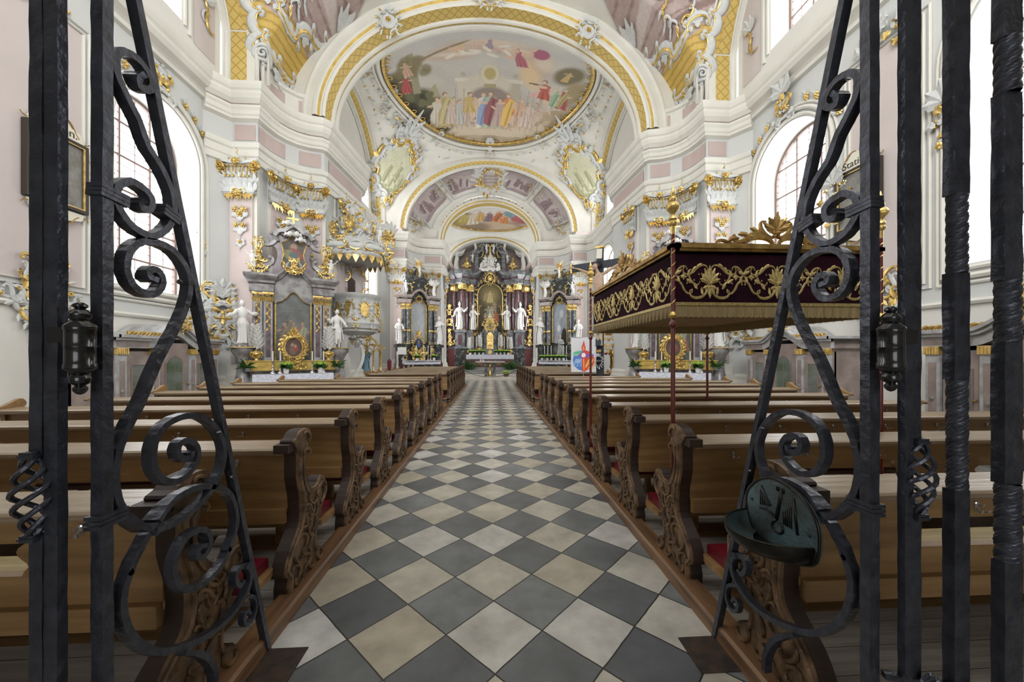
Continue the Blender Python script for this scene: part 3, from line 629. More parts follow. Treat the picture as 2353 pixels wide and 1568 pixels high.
AM = ['cream', 'ochre', 'lattice']
mb = MB()
arch_sweep(mb, 5.1, 3.7, 9.12, [(12.0, 1.45, 0), (12.0, .82, 0), (11.93, .80, 0), (11.90, .72, 0), (11.95, .66, 0), (11.95, .50, 0), (11.86, .44, 0), (11.84, .34, 0), (11.88, .30, 1), (11.93, .24, 0), (11.93, .20, 0), (11.90, .15, 0), (11.95, .08, 2), (12.38, .08, 0), (12.41, .02, 0), (12.47, .0, 0), (12.50, .05, 1), (12.58, .05, 0), (12.61, .0, 0), (12.70, -.02, 0), (12.8, 0, 0), (12.85, .10, 0), (12.85, 1.2, 0)])
mb.build('trim_11', AM, kind='structure')
mb = MB()
arch_sweep(mb, 5.15, 4.0, 9.2, [(22.5, 1.9, 0), (22.5, .34, 0), (22.42, .30, 0), (22.42, .22, 0), (22.48, .20, 2), (22.52, .02, 0), (22.46, -.04, 0), (22.46, -.12, 0), (22.6, -.16, 0), (22.75, .0, 0)])
mb.build('trim_12', AM, kind='structure')
mb = MB()
arch_sweep(mb, 3.02, 2.5, 9.0, [(24.2, .5, 0), (24.15, .34, 0), (24.05, .30, 0), (24.05, .2, 0), (24.1, .18, 1), (24.12, .11, 0), (24.08, .08, 0), (24.08, 0, 2), (24.6, 0, 0), (24.7, .02, 0), (24.9, 0, 0), (24.95, .6, 0)])
mb.build('trim_13', AM, kind='structure')
mb = MB()
arch_sweep(mb, 3.1, 1.75, 9.0, [(29.5, 1.4, 0), (29.45, .40, 0), (29.38, .36, 0), (29.38, .26, 0), (29.42, .24, 1), (29.42, .14, 0), (29.36, .10, 0), (29.36, 0, 0), (31.3, -.1, 0)])
mb.build('trim_14', AM, kind='structure')
# wall arches: soffits with lattice bands and white mouldings
def wall_arch(name, V, s, xo, xi, ya, yb, n=60):
    mb = MB(); mb.uv = []
    fr = [0, .16, .22, .70, .76, 1.0]; ms = [0, 0, 2, 0, 0]; ys = [lerp(ya, yb, .5-.5*math.cos(PI*i/n)) for i in range(n+1)]; L_ = 0
    ys = [ya]+ys+[yb]; n += 2; zz = lambda i: 9.0 if i in (0, n) else V.z(V.hx, ys[i])
    for i in range(n):
        za, zb = zz(i), zz(i+1); l2 = L_+math.hypot(ys[i+1]-ys[i], zb-za)
        for k in range(5):
            e = .05 if k == 2 else 0; e = 0 if i in (0, n-1) else e; x0 = lerp(xo, xi, fr[k]); x1 = lerp(xo, xi, fr[k+1]); b = len(mb.v)
            mb.v += [(s*x0, ys[i], za+e), (s*x0, ys[i+1], zb+e), (s*x1, ys[i+1], zb+e), (s*x1, ys[i], za+e)]; mb.f.append((b, b+1, b+2, b+3)); mb.mi.append(ms[k])
            mb.uv.append((L_, 0, l2, 0, l2, abs(x1-x0), L_, abs(x1-x0)))
        L_ = l2
    mb.build(name, AM, kind='structure')
    mb = MB()
    for dx, dr, r_ in ((0, 0, .06), (-.10, .10, .045), (-.20, .17, .035), (xo-xi, 0, .05), (xo-xi-.18, 0, .03)):
        pth = []
        for i in [0]+list(range(1, n, 2))+[n]:
            y = ys[i]; v = (y-(ya+yb)/2)/((yb-ya)/2); pth.append((s*(xi+dx), (ya+yb)/2+v*((yb-ya)/2+dr), zz(i)+dr*.8))
        mb.tube(pth, r_, 6, 0, up=(1, 0, 0))
    mb.build(name, AM, kind='structure', smooth=True)
for s in (-1, 1):
    wall_arch('trim_15' if s < 0 else 'trim_16', V1, s, 7.3, 6.4, .45, 10.55)
    wall_arch('trim_17' if s < 0 else 'trim_18', V2, s, 6.95, 6.3, 12.85, 22.45)
# ---------------------------------------------------------------- pilasters on the piers
for s in (-1, 1):  # closing pieces between the wall arches and the transverse arches
    mb = MB(); mb.box(*sorted((s*6.38, s*7.35)), 10.56, 10.62, 8.9, 15.5, 0); mb.box(*sorted((s*6.2, s*7.0)), 12.86, 12.9, 8.9, 15.5, 0)
    mb.build('wall_'+side[s]+'_upper', ['cream'], kind='structure')
PIL = [('a', -6.83, 10.65, (0, -1), .60, 'of the pilaster beside the big window'), ('b', -6.31, 11.43, (.95, -.33), .60, 'in the hollow of the near pier'), ('c', -5.60, 12.05, (.22, -.975), .54, 'above the inner edge of the nave altar'), ('d', -5.21, 13.1, (1, -.09), .50, 'on the passage face of the near pier'),
       ('e', -5.62, 22.75, (0, -1), .62, 'on the front of the far pier'), ('f', -4.98, 23.45, (.92, -.38), .46, 'in the hollow of the far pier'), ('g', -3.70, 24.18, (.1, -1), .56, 'of the pilaster beside the chancel opening'), ('h', -3.14, 25.3, (1, -.05), .5, 'on the chancel side of the far pier')]
cap_mb = MB(); capital(cap_mb)
cap0 = cap_mb.build('capital', SG, None, True, angle=50)
drop_mb = MB(); drop(drop_mb); drop0 = drop_mb.build('flower_drop', SG, None, True)
first = True
for s in (-1, 1):
    mb = MB()
    for key, x, y, nrm, w_, where in PIL:
        x = x if s < 0 else -x; nx = nrm[0] if s < 0 else -nrm[0]; rz = math.atan2(nx, -nrm[1])
        mb.push(T(x, y, 0, rz))
        mb.box(-w_/2-.10, w_/2+.10, -.05, .08, 1.05, 6.85, 1); mb.box(-w_/2, w_/2, -.09, .0, 1.35, 6.02, 0)
        mb.box(-w_/2-.04, w_/2+.04, -.13, 0, 1.05, 1.35, 1); mb.box(-w_/2-.14, w_/2+.14, -.22, .05, 0, .62, 1); mb.box(-w_/2-.08, w_/2+.08, -.19, .05, .62, 1.05, 1)
        mb.pop()
        big = key in 'abcd'
        o = cap0 if first else copy_tree(cap0); d = drop0 if first else copy_tree(drop0); first = False
        put(o, (x+nx*.10, y+nrm[1]*.10, 5.98), rz, 'white and gilt capital %s, %s side' % (where, side[s]), 'pilaster capitals with gilt volutes'); o['category'] = 'capital'; o.scale = (w_/.56, 1, .93)
        put(d, (x+nx*.10, y+nrm[1]*.10, 5.55), rz, 'gilt flower drop %s, %s side' % (where, side[s]), 'flower drops on the pilasters'); d['category'] = 'stucco ornament'
    mb.build('trim_19' if s < 0 else 'trim_20', ['shaftpink', 'cream'], kind='structure')
# ---------------------------------------------------------------- ceiling paintings
SK = (.74, .52, .38)
def fresco_canvas():
    c = Canvas(420, 340, (.66, .60, .50), 3); c.asp = 1.2; c.V = .17+(c.V-.09)/.9
    c.vgrad((.44, .35, .24), (.64, .64, .60)); c.clouds((.70, .66, .58), .6, 2, 3, 1); c.clouds((.50, .50, .52), .35, 3, 2, 9)
    # v = 0 nearest the far edge (bottom of the picture), 1 = top
    for u, v, a, b, r in ((.36, .80, .13, .035, .1), (.50, .84, .18, .05, 0), (.62, .78, .16, .045, -.2), (.74, .70, .06, .11, .5), (.30, .73, .12, .03, 0)):
        c.ell(u, v, a, b, (.62, .46, .34), r, .9, .8); c.ell(u+.02, v+.02, a*.7, b*.6, (.80, .70, .56), r, .9, .7)
    c.ell(.70, .60, .05, .11, (.78, .58, .34), .3, .8, .9)
    for u, v, h, cc, l in ((.35, .77, .09, (.70, .55, .25), .02), (.50, .80, .11, (.38, .32, .36), 0), (.54, .76, .09, (.55, .45, .42), .02), (.66, .66, .17, (.48, .16, .20), -.03), (.43, .80, .07, (.72, .52, .44), .0)): c.person(u, v, h, cc, SK, l)
    c.ell(.735, .80, .04, .05, (.44, .14, .22), .6)
    # the gate with its round arch
    st = (.66, .60, .48); st2 = (.50, .45, .35)
    c.box(.36, .62, .30, .50, st); c.box(.33, .40, .38, .53, st); c.box(.58, .66, .38, .53, st2); c.box(.32, .41, .52, .55, (.74, .69, .58)); c.box(.58, .67, .52, .55, (.70, .65, .54))
    c.ell(.49, .50, .12, .09, st); c.ell(.50, .585, .055, .075, (.58, .52, .40)); c.ell(.50, .58, .045, .08, (.70, .64, .50)); c.ell(.50, .585, .03, .05, (.52, .42, .18))
    for u in (.365, .63): c.ell(u, .58, .014, .02, st2)
    c.ell(.50, .37, .115, .11, (.33, .27, .24)); c.box(.385, .615, .2, .37, (.42, .34, .28)); c.box(.47, .53, .47, .50, (.42, .36, .20))
    # ground, dark trees left, rock right
    c.poly([(0, 0), (1, 0), (1, .20), (.86, .26), (.80, .20), (.6, .14), (.35, .15), (.2, .2), (.05, .4), (0, .4)], (.30, .22, .14))
    c.poly([(.14, .12), (.86, .12), (.95, .25), (.78, .30), (.60, .19), (.3, .19)], (.66, .56, .42)); c.poly([(.2, .07), (.8, .07), (.9, .16), (.6, .12), (.3, .13)], (.52, .42, .30))
    c.ell(.14, .36, .10, .14, (.10, .10, .06), .5, .3); c.ell(.20, .26, .10, .10, (.09, .09, .055), -.3, .3); c.ell(.06, .52, .06, .13, (.14, .12, .07), .2, .4)
    c.poly([(.13, .40), (.22, .52), (.24, .36), (.2, .3)], (.42, .38, .25)); c.poly([(.10, .46), (.115, .78), (.15, .80), (.14, .46)], (.36, .33, .22))
    for k in range(12): c.ell(.06+.012*k, .62+.03*(k % 5), .03, .03, (.24, .20, .10), k, .6, .8)
    for k in range(8): c.ell(.17+.03*k, .72+.02*k, .04, .008, (.30, .22, .13), .6, .6, .8)
    c.ell(.89, .66, .06, .10, (.22, .19, .11), -.8, .4); c.ell(.93, .52, .05, .12, (.38, .31, .18), -.4, .5)
    c.poly([(.74, .30), (.96, .42), (.99, .3), (.85, .2)], (.48, .38, .25))
    rq = random.Random(6)
    for k in range(46):
        u = rq.uniform(.24, .76); c.person(u, .215+.05*abs(u-.5)+rq.uniform(-.005, .02), rq.uniform(.12, .17), [(.66, .58, .50), (.60, .50, .42), (.54, .52, .46), (.68, .54, .44), (.50, .42, .34)][k % 5], (.66, .52, .42), rq.uniform(-.01, .01), None, 1.1)
    for u, v in ((.74, .24), (.70, .22), (.33, .22)): c.ell(u, v+.03, .045, .035, (.66, .52, .42), .2, .3); c.ell(u+.04, v+.07, .018, .03, (.62, .48, .38), .5, .3); [c.poly([(u+d, v), (u+d+.006, v), (u+d+.01, v-.05), (u+d+.004, v-.05)], (.5, .38, .28)) for d in (-.03, .0, .03)]
    for k in range(9): c.ell(rq.uniform(.3, .7), rq.uniform(.72, .86), .022, .014, SK, rq.uniform(-1, 1), .4); c.ell(rq.uniform(.3, .7), rq.uniform(.72, .88), .03, .012, (.82, .76, .66), rq.uniform(-1, 1), .4)
    for k in range(14): c.poly([(.02+.07*k, 0), (.05+.07*k, 0), (.08+.068*k, .09), (.05+.068*k, .10)], (.20, .13, .08) if k % 2 else (.36, .27, .18), .7)
    for k in range(10): u = .55+.04*k; c.poly([(u, .16+.012*k), (u+.03, .17+.012*k), (u+.06, .20+.014*k), (u+.02, .19+.014*k)], (.40, .31, .20) if k % 2 else (.62, .52, .38), .6)
    for k in range(16): c.ell(.06+rq.uniform(0, .16), .24+rq.uniform(0, .20), .02, .03, (.17, .17, .09) if k % 2 else (.06, .06, .04), rq.uniform(0, 3), .4)
    for u, v, h, cc, l, c2 in ((.20, .20, .22, (.66, .60, .50), .01, None), (.25, .19, .26, (.48, .38, .16), .015, (.62, .54, .30)), (.33, .20, .18, (.55, .55, .50), 0, None), (.385, .19, .25, (.62, .46, .20), 0, None), (.42, .18, .14, (.36, .22, .22), .02, None), (.465, .17, .27, (.72, .70, .56), .0, (.34, .42, .60)),
                             (.51, .17, .28, (.44, .54, .38), -.005, (.36, .14, .16)), (.555, .18, .22, (.54, .40, .36), 0, None), (.605, .17, .27, (.72, .30, .12), .0, (.84, .56, .18)), (.66, .19, .22, (.66, .44, .30), .01, None), (.70, .20, .17, (.70, .56, .48), .01, None), (.28, .21, .16, (.64, .52, .44), 0, None),
                             (.795, .33, .26, (.50, .14, .10), -.01, None), (.85, .37, .18, (.60, .58, .48), .0, (.36, .50, .32)), (.885, .38, .17, (.40, .12, .12), .01, (.5, .42, .2)), (.07, .47, .14, (.46, .10, .10), .01, None), (.10, .60, .12, (.60, .40, .28), .0, None), (.87, .60, .10, (.60, .44, .20), .02, None)):
        c.person(u, v, h, cc, SK, l, c2, 1.15, (round(u, 3) in (.385, .605, .66, .795, .42)))
    c.poly([(.70, .535), (.78, .525), (.78, .54), (.70, .545)], (.2, .14, .1)); c.ell(.77, .525, .03, .012, SK)
    for u in (.30, .345, .65, .69, .72): c.poly([(u, .2), (u+.004, .2), (u+.02, .47), (u+.016, .47)], (.42, .34, .28))
    c.poly([(.715, .42), (.75, .45), (.75, .48), (.72, .46)], (.76, .42, .36))
    return c
def dome_map(V, cx, cy, a, b, e):
    def fn(u, v):
        # v=0 far edge (picture bottom), v=1 near edge
        x = cx+a*(2*u-1); y = cy+b*(1-2*v); return (x, y, V.z(x, y)-e)
    return fn
cv = fresco_canvas(); inside = lambda u, v: (2*u-1)**2+(2*v-1)**2 < 1.0
fr1 = picture('fresco_painting', cv, dome_map(V2, .0, 17.35, 4.75, 4.25, .05), None, 'large oval ceiling painting of figures before a stone gate in the crossing vault', 'ceiling painting', inside)
def ring(V, cx, cy, a, b, rr, par, n=96, mi='gold', lift=.08, beads=0):
    mb = MB(); pts = [(cx+a*math.cos(2*PI*i/n), cy+b*math.sin(2*PI*i/n)) for i in range(n)]
    mb.tube([(x, y, V.z(x, y)-lift) for x, y in pts], rr, 8, 0, up=(0, 0, 1), closed=True)
    mb.tube([(cx+(x-cx)*1.045, cy+(y-cy)*1.05, V.z(cx+(x-cx)*1.045, cy+(y-cy)*1.05)-lift) for x, y in pts], rr*.9, 8, 1, up=(0, 0, 1), closed=True)
    mb.tube([(cx+(x-cx)*1.09, cy+(y-cy)*1.10, V.z(cx+(x-cx)*1.09, cy+(y-cy)*1.10)-lift*.8) for x, y in pts], rr*.5, 6, 1, up=(0, 0, 1), closed=True)
    for k in range(beads):
        a_ = 2*PI*k/beads; x, y = cx+a*.965*math.cos(a_), cy+b*.965*math.sin(a_)
        mb.tube([(x+.11*math.cos(t), y+.11*math.sin(t), V.z(x, y)-lift-.03) for t in [2*PI*q/8 for q in range(8)]], .025, 5, 0, up=(0, 0, 1), closed=True)
    return mb.build('oval_frame', [mi, 'cream'], par, True)
ring(V2, 0, 17.35, 4.78, 4.28, .10, fr1, beads=46)
def cv_small():
    c = Canvas(220, 130, (.62, .52, .40), 8); c.asp = 1.7; c.vgrad((.34, .24, .16), (.60, .52, .44)); c.clouds((.80, .74, .62), .7, 3, 3, 4); c.ell(.5, .60, .25, .25, (.74, .72, .68), 0, .8, .8)
    c.ell(.13, .55, .14, .32, (.30, .22, .07), .3, .5); c.ell(.20, .35, .10, .2, (.44, .34, .10), .4, .5); c.ell(.86, .5, .12, .22, (.34, .12, .10), -.4, .5); c.ell(.74, .62, .08, .16, (.22, .32, .32), 0, .5)
    c.ell(.5, .12, .4, .12, (.58, .44, .30), 0, .6); c.ell(.3, .1, .2, .14, (.30, .22, .15), 0, .6)
    for u, v, h, cc, c2 in ((.28, .18, .42, (.66, .58, .46), None), (.38, .26, .42, (.60, .40, .16), None), (.49, .24, .40, (.26, .18, .22), None), (.60, .24, .46, (.70, .30, .14), (.5, .2, .1)), (.68, .22, .3, (.6, .25, .1), None), (.18, .3, .34, (.5, .4, .14), None), (.82, .34, .32, (.46, .14, .14), None), (.72, .5, .28, (.2, .34, .36), None)): c.person(u, v, h, cc, SK, .01, c2, 1.5)
    return c
fr2 = picture('fresco_painting', cv_small(), dome_map(V3, 0, 27.1, 3.05, 1.75, .04), None, 'small oval ceiling painting of saints on clouds above the high altar', 'ceiling painting', inside)
ring(V3, 0, 27.1, 3.08, 1.78, .06, fr2, 64, lift=.06, beads=30)
# drapes: local (l, h) on a vault corner -> room
class Corner:
    def __init__(s, V, x0, y0, nx, ny): s.V, s.x0, s.y0 = V, x0, y0; k = math.hypot(nx, ny); s.n = (nx/k, ny/k); s.t = (-s.n[1], s.n[0])
    def p(s, l, h, e=0):
        lo, hi = -.6, 4.5
        f = lambda d: s.V.z(s.x0+d*s.n[0]+l*s.t[0], s.y0+d*s.n[1]+l*s.t[1])
        for _ in range(22):
            m_ = (lo+hi)/2
            if f(m_) < h: lo = m_
            else: hi = m_
        d = (lo+hi)/2; k = min(1, d/3)
        return (s.x0+(d+e*(1-.5*k))*s.n[0]+l*s.t[0], s.y0+(d+e*(1-.5*k))*s.n[1]+l*s.t[1], h-e*.6*k-.02)
def drape(mb, C):
    mb.v = [C.p(x, z, -y+.03) for x, y, z in mb.v]; return mb
def arch_paint():
    c = Canvas(90, 110, (.44, .33, .30), 5); c.clouds((.54, .43, .40), .6, 3, 3, 2)
    for k in range(9): c.poly([(0, .35+.09*k), (1, .22+.09*k), (1, .235+.09*k), (0, .365+.09*k)], (.30, .20, .18))
    c.poly([(0, .86), (1, .58), (1, .68), (0, .96)], (.60, .51, .48)); c.poly([(0, .60), (1, .36), (1, .40), (0, .65)], (.26, .17, .15)); c.box(.55, .7, 0, .4, (.34, .24, .22))
    c.poly([(0, 0), (1, 0), (1, .40), (.72, .34), (.5, .42), (.3, .36), (0, .50)], (.62, .42, .10))
    for k in range(7): c.poly([(0, .04+.065*k), (1, -.02+.065*k), (1, .0+.065*k), (0, .06+.065*k)], (.44, .28, .05))
    return c
for s in (-1, 1):
    C = Corner(V1, s*6.42, 12.0, -s*.62, -.78); sd = side[s]
    if s > 0: C.t = (-C.t[0], -C.t[1])
    fl = 1
    cvp = arch_paint()
    def fnp(u, v, C=C):
        h = 9.95+v*2.9; w_ = .95+.9*v; return C.p((2*u-1)*w_*(1 if True else 1), h, .06)
    picture('pendentive_painting', cvp, fnp, None, 'painted pink masonry over a gold scaled field, upper %s vault corner' % sd, 'ceiling painting', lambda u, v: (abs(2*u-1)**2.5+max(0, (.30-v)/.30)**2) < 1)
    mb = MB()
    pts = [(-1.02, 10.05), (-.80, 10.45), (-.95, 10.95), (-1.15, 11.4), (-1.30, 11.95), (-1.55, 12.5)]
    for a, b in zip(pts, pts[1:]):
        scroll(mb, a, b, .14, 9, 'C', -1, 0, -.04); scroll(mb, (a[0]+.05, a[1]+.04), (b[0]+.05, b[1]-.05), .03, 7, 'C', -1, 1, -.11)
    pts = [(.62, 9.9), (.70, 10.35), (.98, 10.75), (1.12, 11.2), (1.45, 11.6), (1.75, 12.1)]
    for a, b in zip(pts, pts[1:]):
        scroll(mb, a, b, .14, 9, 'C', 1, 0, -.04); scroll(mb, (a[0]-.05, a[1]+.04), (b[0]-.05, b[1]-.05), .03, 7, 'C', 1, 1, -.11)
    for a, b, f_ in (((-.78, 10.45), (-.30, 10.15), 1), ((-.30, 10.15), (.25, 10.2), 1), ((.25, 10.2), (.72, 10.35), 1), ((-.95, 11.35), (-.45, 11.25), -1), ((-.45, 11.2), (.1, 11.0), 1), ((.1, 11.0), (.55, 11.3), -1), ((.55, 11.35), (1.0, 11.5), 1)):
        scroll(mb, a, b, .12, 9, 'C', f_, 0, -.05); spray(mb, ((a[0]+b[0])/2, (a[1]+b[1])/2-.05*f_), 3, R(200), R(340), .2, .07, 0, -.03); scroll(mb, (a[0], a[1]-.03), (b[0], b[1]-.03), .035, 8, 'C', f_, 1, -.12)
    for cx_, cz in ((-.78, 9.98), (.30, 9.86)):   # the two big volutes
        z = [(cx_+(.27*(1-t))*math.cos(-PI/2+t*5.4*PI), -.10-.10*t, cz+(.27*(1-t))*math.sin(-PI/2+t*5.4*PI)) for t in [k/44 for k in range(43)]]
        mb.tube(z, [.055*(1-.5*k/42) for k in range(43)], 6, 0, up=(0, 1, 0), fl=1.3)
    mb.push(T(-.25, -.08, 11.75)); cartouche(mb, .75, .8, 0, 4, 7, .5); mb.pop()
    spray(mb, (1.35, 11.8), 5, R(10), R(120), .5, .10, 0, -.1); spray(mb, (-.2, 9.95), 5, R(-160), R(-20), .38, .09, 0, -.05)
    scroll(mb, (-.22, 10.05), (-.10, 9.5), .04, 8, 'S', 1, 1, -.08); rosette(mb, (-.1, 10.0), .10, 1, -.1)
    drape(mb, C); mb.build('vault_stucco', SG, None, True, 'white rocaille stucco with two spiral volutes and gilt edges on the %s nave vault corner' % sd, 'stucco ornament', 'corner stucco of the nave vault')
    # far corners of the crossing vault: green cartouches
    C2 = Corner(V2, s*6.0, 22.4, -s*.66, -.75)
    if s > 0: C2.t = (-C2.t[0], -C2.t[1])
    c = Canvas(90, 120, (.56, .56, .38), 4); c.asp = .75; c.clouds((.66, .66, .50), .7, 3, 3, 3 if s < 0 else 6); c.box(.1, .9, .05, .25, (.44, .44, .26))
    for u, v, h, cc in ((.3, .2, .5, (.60, .60, .42)), (.62, .22, .48, (.56, .57, .38)), (.46, .12, .3, (.64, .64, .47)), (.75, .15, .3, (.50, .5, .32))): c.person(u, v, h, cc, (.62, .60, .42), .02, (.45, .45, .28), 1.3)
    if s < 0: c.poly([(.6, .75), (.66, .8), (.98, .4), (.92, .36)], (.64, .64, .46)); c.poly([(.85, .7), (.9, .72), (.7, .45), (.66, .48)], (.6, .6, .42))
    picture('vault_relief_picture', c, lambda u, v, C2=C2: C2.p((2*u-1)*.85-.05, 11.15+2.3*v, .09), None, 'pale green monochrome relief picture on the %s corner of the crossing vault' % sd, 'ceiling painting', lambda u, v: abs(2*u-1)**2.4+abs(2*v-1)**2.4 < 1)
    mb = MB(); mb.push(T(-.05, 0, 12.3)); cartouche(mb, 1.85, 2.45, -.06, 11, 9, .5); mb.pop(); mb.push(T(-.05, 0, 12.3)); cartouche(mb, 2.2, 2.75, -.02, 12, 12, .25, False); cartouche(mb, 2.05, 2.6, .0, 13, 14, .1, False); mb.pop()
    mb.push(T(-.15, 0, 10.65)); cartouche(mb, .5, .6, -.05, 3, 6, .5, False); mb.ball((0, -.02, 0), .2, 0, 8, 5, 1, .4); mb.pop()
    for k in range(7): scroll(mb, (-.9+.05*k, 10.9-.28*k*.8), (-.7+.07*k, 10.65-.28*k*.8), .05, 8, 'C', 1, k % 2, -.05)
    drape(mb, C2); mb.build('vault_stucco', SG, None, True, 'gilt and white scroll frame round the green picture on the %s crossing vault corner' % sd, 'stucco ornament')
# rings of small ornaments round the large painting, and its clasps
mb = MB()
for k in range(84):
    a = 2*PI*k/84
    for f_, kind in ((1.155, 0), (1.26, 1)):
        x, y = 4.75*f_*math.cos(a), 17.35+4.25*f_*math.sin(a)
        if abs(x) > 5.9 or not 13.2 < y < 22.2: continue
        mb.push(T(x, y, V2.z(x, y)-.06, a-PI/2, 1, 0, R(72)))
        if kind == 0 and k % 2: rosette(mb, (0, 0), .055, 1, 0, 4)
        elif kind == 0: spray(mb, (0, 0), 3, R(30), R(150), .17, .05, 0)
        elif k % 3 == 0: scroll(mb, (-.14, -.06), (.14, .06), .026, 8, 'S', 1, 0)
        elif k % 3 == 1: rosette(mb, (0, 0), .05, 1, 0, 4)
        mb.pop()
mb.build('vault_stucco', SG, None, False, 'ring of small gilt rosettes and white leaves round the large ceiling painting', 'stucco ornament')
for s in (-1, 1):
    mb = MB(); rq = random.Random(77)
    for a, f_, w_ in ((-38, 1.22, .9), (-22, 1.19, .8), (-6, 1.17, .7), (20, 1.17, .7), (30, 1.2, .9), (41, 1.26, 1.0), (48, 1.36, .9), (-48, 1.33, 1.0)):
        x, y = s*4.75*f_*math.cos(R(a)), 17.35+4.25*f_*math.sin(R(a))
        x = max(-6.0, min(6.0, x)); mb.push(T(x, y, V2.z(x, y)-.05, math.atan2(y-17.35, x)-PI/2, 1, 0, R(60))); rocaille(mb, w_, w_*.9, 13, 50+int(a), .30, .030, 0, True); mb.pop()
    for k in range(22):
        t = k/21; y = lerp(14.6, 21.9, t); x = s*(5.88); mb.push(T(x, y, V2.z(x, y)-.02, s*-PI/2, 1, 0, R(35))); (rosette(mb, (0, 0), .06, 1, 0, 4) if k % 2 else spray(mb, (0, 0), 3, R(30), R(150), .2, .05, 0)); mb.pop()
    mb.build('vault_stucco', SG, None, False, 'white rocaille field between the large painting and the %s wall arch' % side[s], 'stucco ornament')
for nm, a, w_, h_ in (('lower', 90, .55, 1.0), ('lower left', 125, .45, .6), ('lower right', 55, .45, .6), ('left', 168, .5, .6), ('right', 12, .5, .6)):
    x, y = 5.02*math.cos(R(a)), 17.35+4.5*math.sin(R(a)); mb = MB(); mb.ball((0, 0, 0), .14*h_, 0, 10, 6, 1, .4, 1.6); cartouche(mb, w_, h_, 0, 44, 8, .3); spray(mb, (0, h_*.4), 7, R(10), R(170), .35*h_, .09, 0, -.05, .5)
    o = mb.build('fresco_clasp', SG, None, False, 'white plumed rocaille clasp on the %s rim of the large ceiling painting' % nm, 'stucco ornament', loc=(x, y, V2.z(x, y)-.08)); o.rotation_euler = (R(55), 0, R(a)-PI/2)
# grisaille pictures between the second and the third arch
for i, (a0, a1) in enumerate(((14, 50), (54, 79), (101, 126), (130, 166))):
    rnd = random.Random(i); c = Canvas(110, 70, (.50, .42, .42), i+2); c.asp = 1.4; c.clouds((.62, .55, .545), .8, 3, 3, i)
    c.box(0, 1, 0, .14, (.38, .30, .30))
    for k in range(7): c.person(rnd.uniform(.15, .85), rnd.uniform(.08, .25), rnd.uniform(.35, .6), [(.36, .28, .28), (.54, .46, .45), (.28, .20, .20), (.60, .53, .52)][k % 4], (.56, .47, .45), rnd.uniform(-.05, .05), (.30, .22, .23), 1.4)
    picture('grisaille_picture', c, (lambda u, v, a0=a0, a1=a1: Z23(R(lerp(a0, a1, u)), lerp(.78, .22, v), .03)) if i < 2 else (lambda u, v, a0=a0, a1=a1: Z23(R(lerp(a0, a1, u)), lerp(.78, .22, v), .03)), None, 'mauve monochrome picture in the far vault strip, %s of four from the left' % ('first', 'second', 'third', 'last')[i], 'ceiling painting', lambda u, v: abs(2*u-1)**6+abs(2*v-1)**6 < 1)
mb = MB()
for a0, a1 in ((14, 50), (54, 79), (101, 126), (130, 166)):
    pth = [Z23(R(lerp(a0, a1, t)), .14, .06) for t in [k/12 for k in range(13)]]+[Z23(R(lerp(a1, a0, t)), .86, .06) for t in [k/12 for k in range(13)]]
    mb.tube(pth, .04, 5, 0, closed=True)
for k in range(33):
    a = R(lerp(20, 160, k/32)); x, y, z = Z23(a, 1.0, .12)
    mb.push(T(x, y-.06, z)); rosette(mb, (0, 0), .07, 1 if k % 2 else 0); mb.pop()
for a, w_, h_ in ((52, .55, 1.1), (128, .55, 1.1), (10, .7, .9), (170, .7, .9)):
    x, y, z = Z23(R(a), .5, .1); mb.push(T(x, y-.1, z, 0, 1, R(90-a)*.9)); cartouche(mb, w_, h_, 0, 21, 6, .35); mb.pop()
for sx in (-1, 1):
    for cx_, cz in ((4.02, 9.95),):
        z = [(sx*(cx_+(.26*(1-t))*math.cos(PI+t*5.2*PI)), 23.75-.10*t, cz+(.26*(1-t))*math.sin(-PI/2+t*5.2*PI)) for t in [k/36 for k in range(35)]]
        mb.tube(z, .05, 6, 0, up=(0, 1, 0), fl=1.3)
    mb.push(T(sx*4.6, 23.5, 10.05)); rocaille(mb, 1.1, .9, 10, 5, .35, .05, 0, False); mb.pop()
mb.build('vault_stucco', SG, None, False, 'white stucco frames and rosettes between the two far arches', 'stucco ornament')
# central inscription cartouche
root = empty('inscription_cartouche', (0, 22.65, 12.35), 0, 'gilt and white cartouche with a Latin inscription at the top of the far arch', 'cartouche')
mb = MB(); mb.lathe([(.46, 0), (.5, .05), (.001, .09)], (0, 0, 0), 24, 0, .92, 1); mb.v = [(x, -z*.6-.02, y-.05) for x, y, z in mb.v]; mb.build('tablet', 'palepink', root)
mb = MB(); cartouche(mb, 1.05, 1.15, -.08, 31, 9, .8, False); cartouche(mb, 1.5, 1.7, -.04, 32, 10, .25); mb.build('frame', SG, root)
mb = MB(); mb.lathe([(.001, .0), (.20, .0), (.24, .05)], (0, 0, 0), 20, 0, 1, .75); mb.v = [(x, -z-.06, y+.72) for x, y, z in mb.v]; mb.build('rope_opening', 'black', root)
for k, tx in enumerate(('VOX UNI PER', 'EXALTAT VOS', 'SALVE PAX')):
    cu = bpy.data.curves.new('inscription', 'FONT'); cu.body = tx; cu.size = .17; cu.extrude = .004; cu.align_x = 'CENTER'; o = bpy.data.objects.new('inscription', cu); col.objects.link(o); o.parent = root
    o.rotation_euler = (R(90), 0, 0); o.location = (0, -.10, .10-.19*k); cu.materials.append(M['lead'])
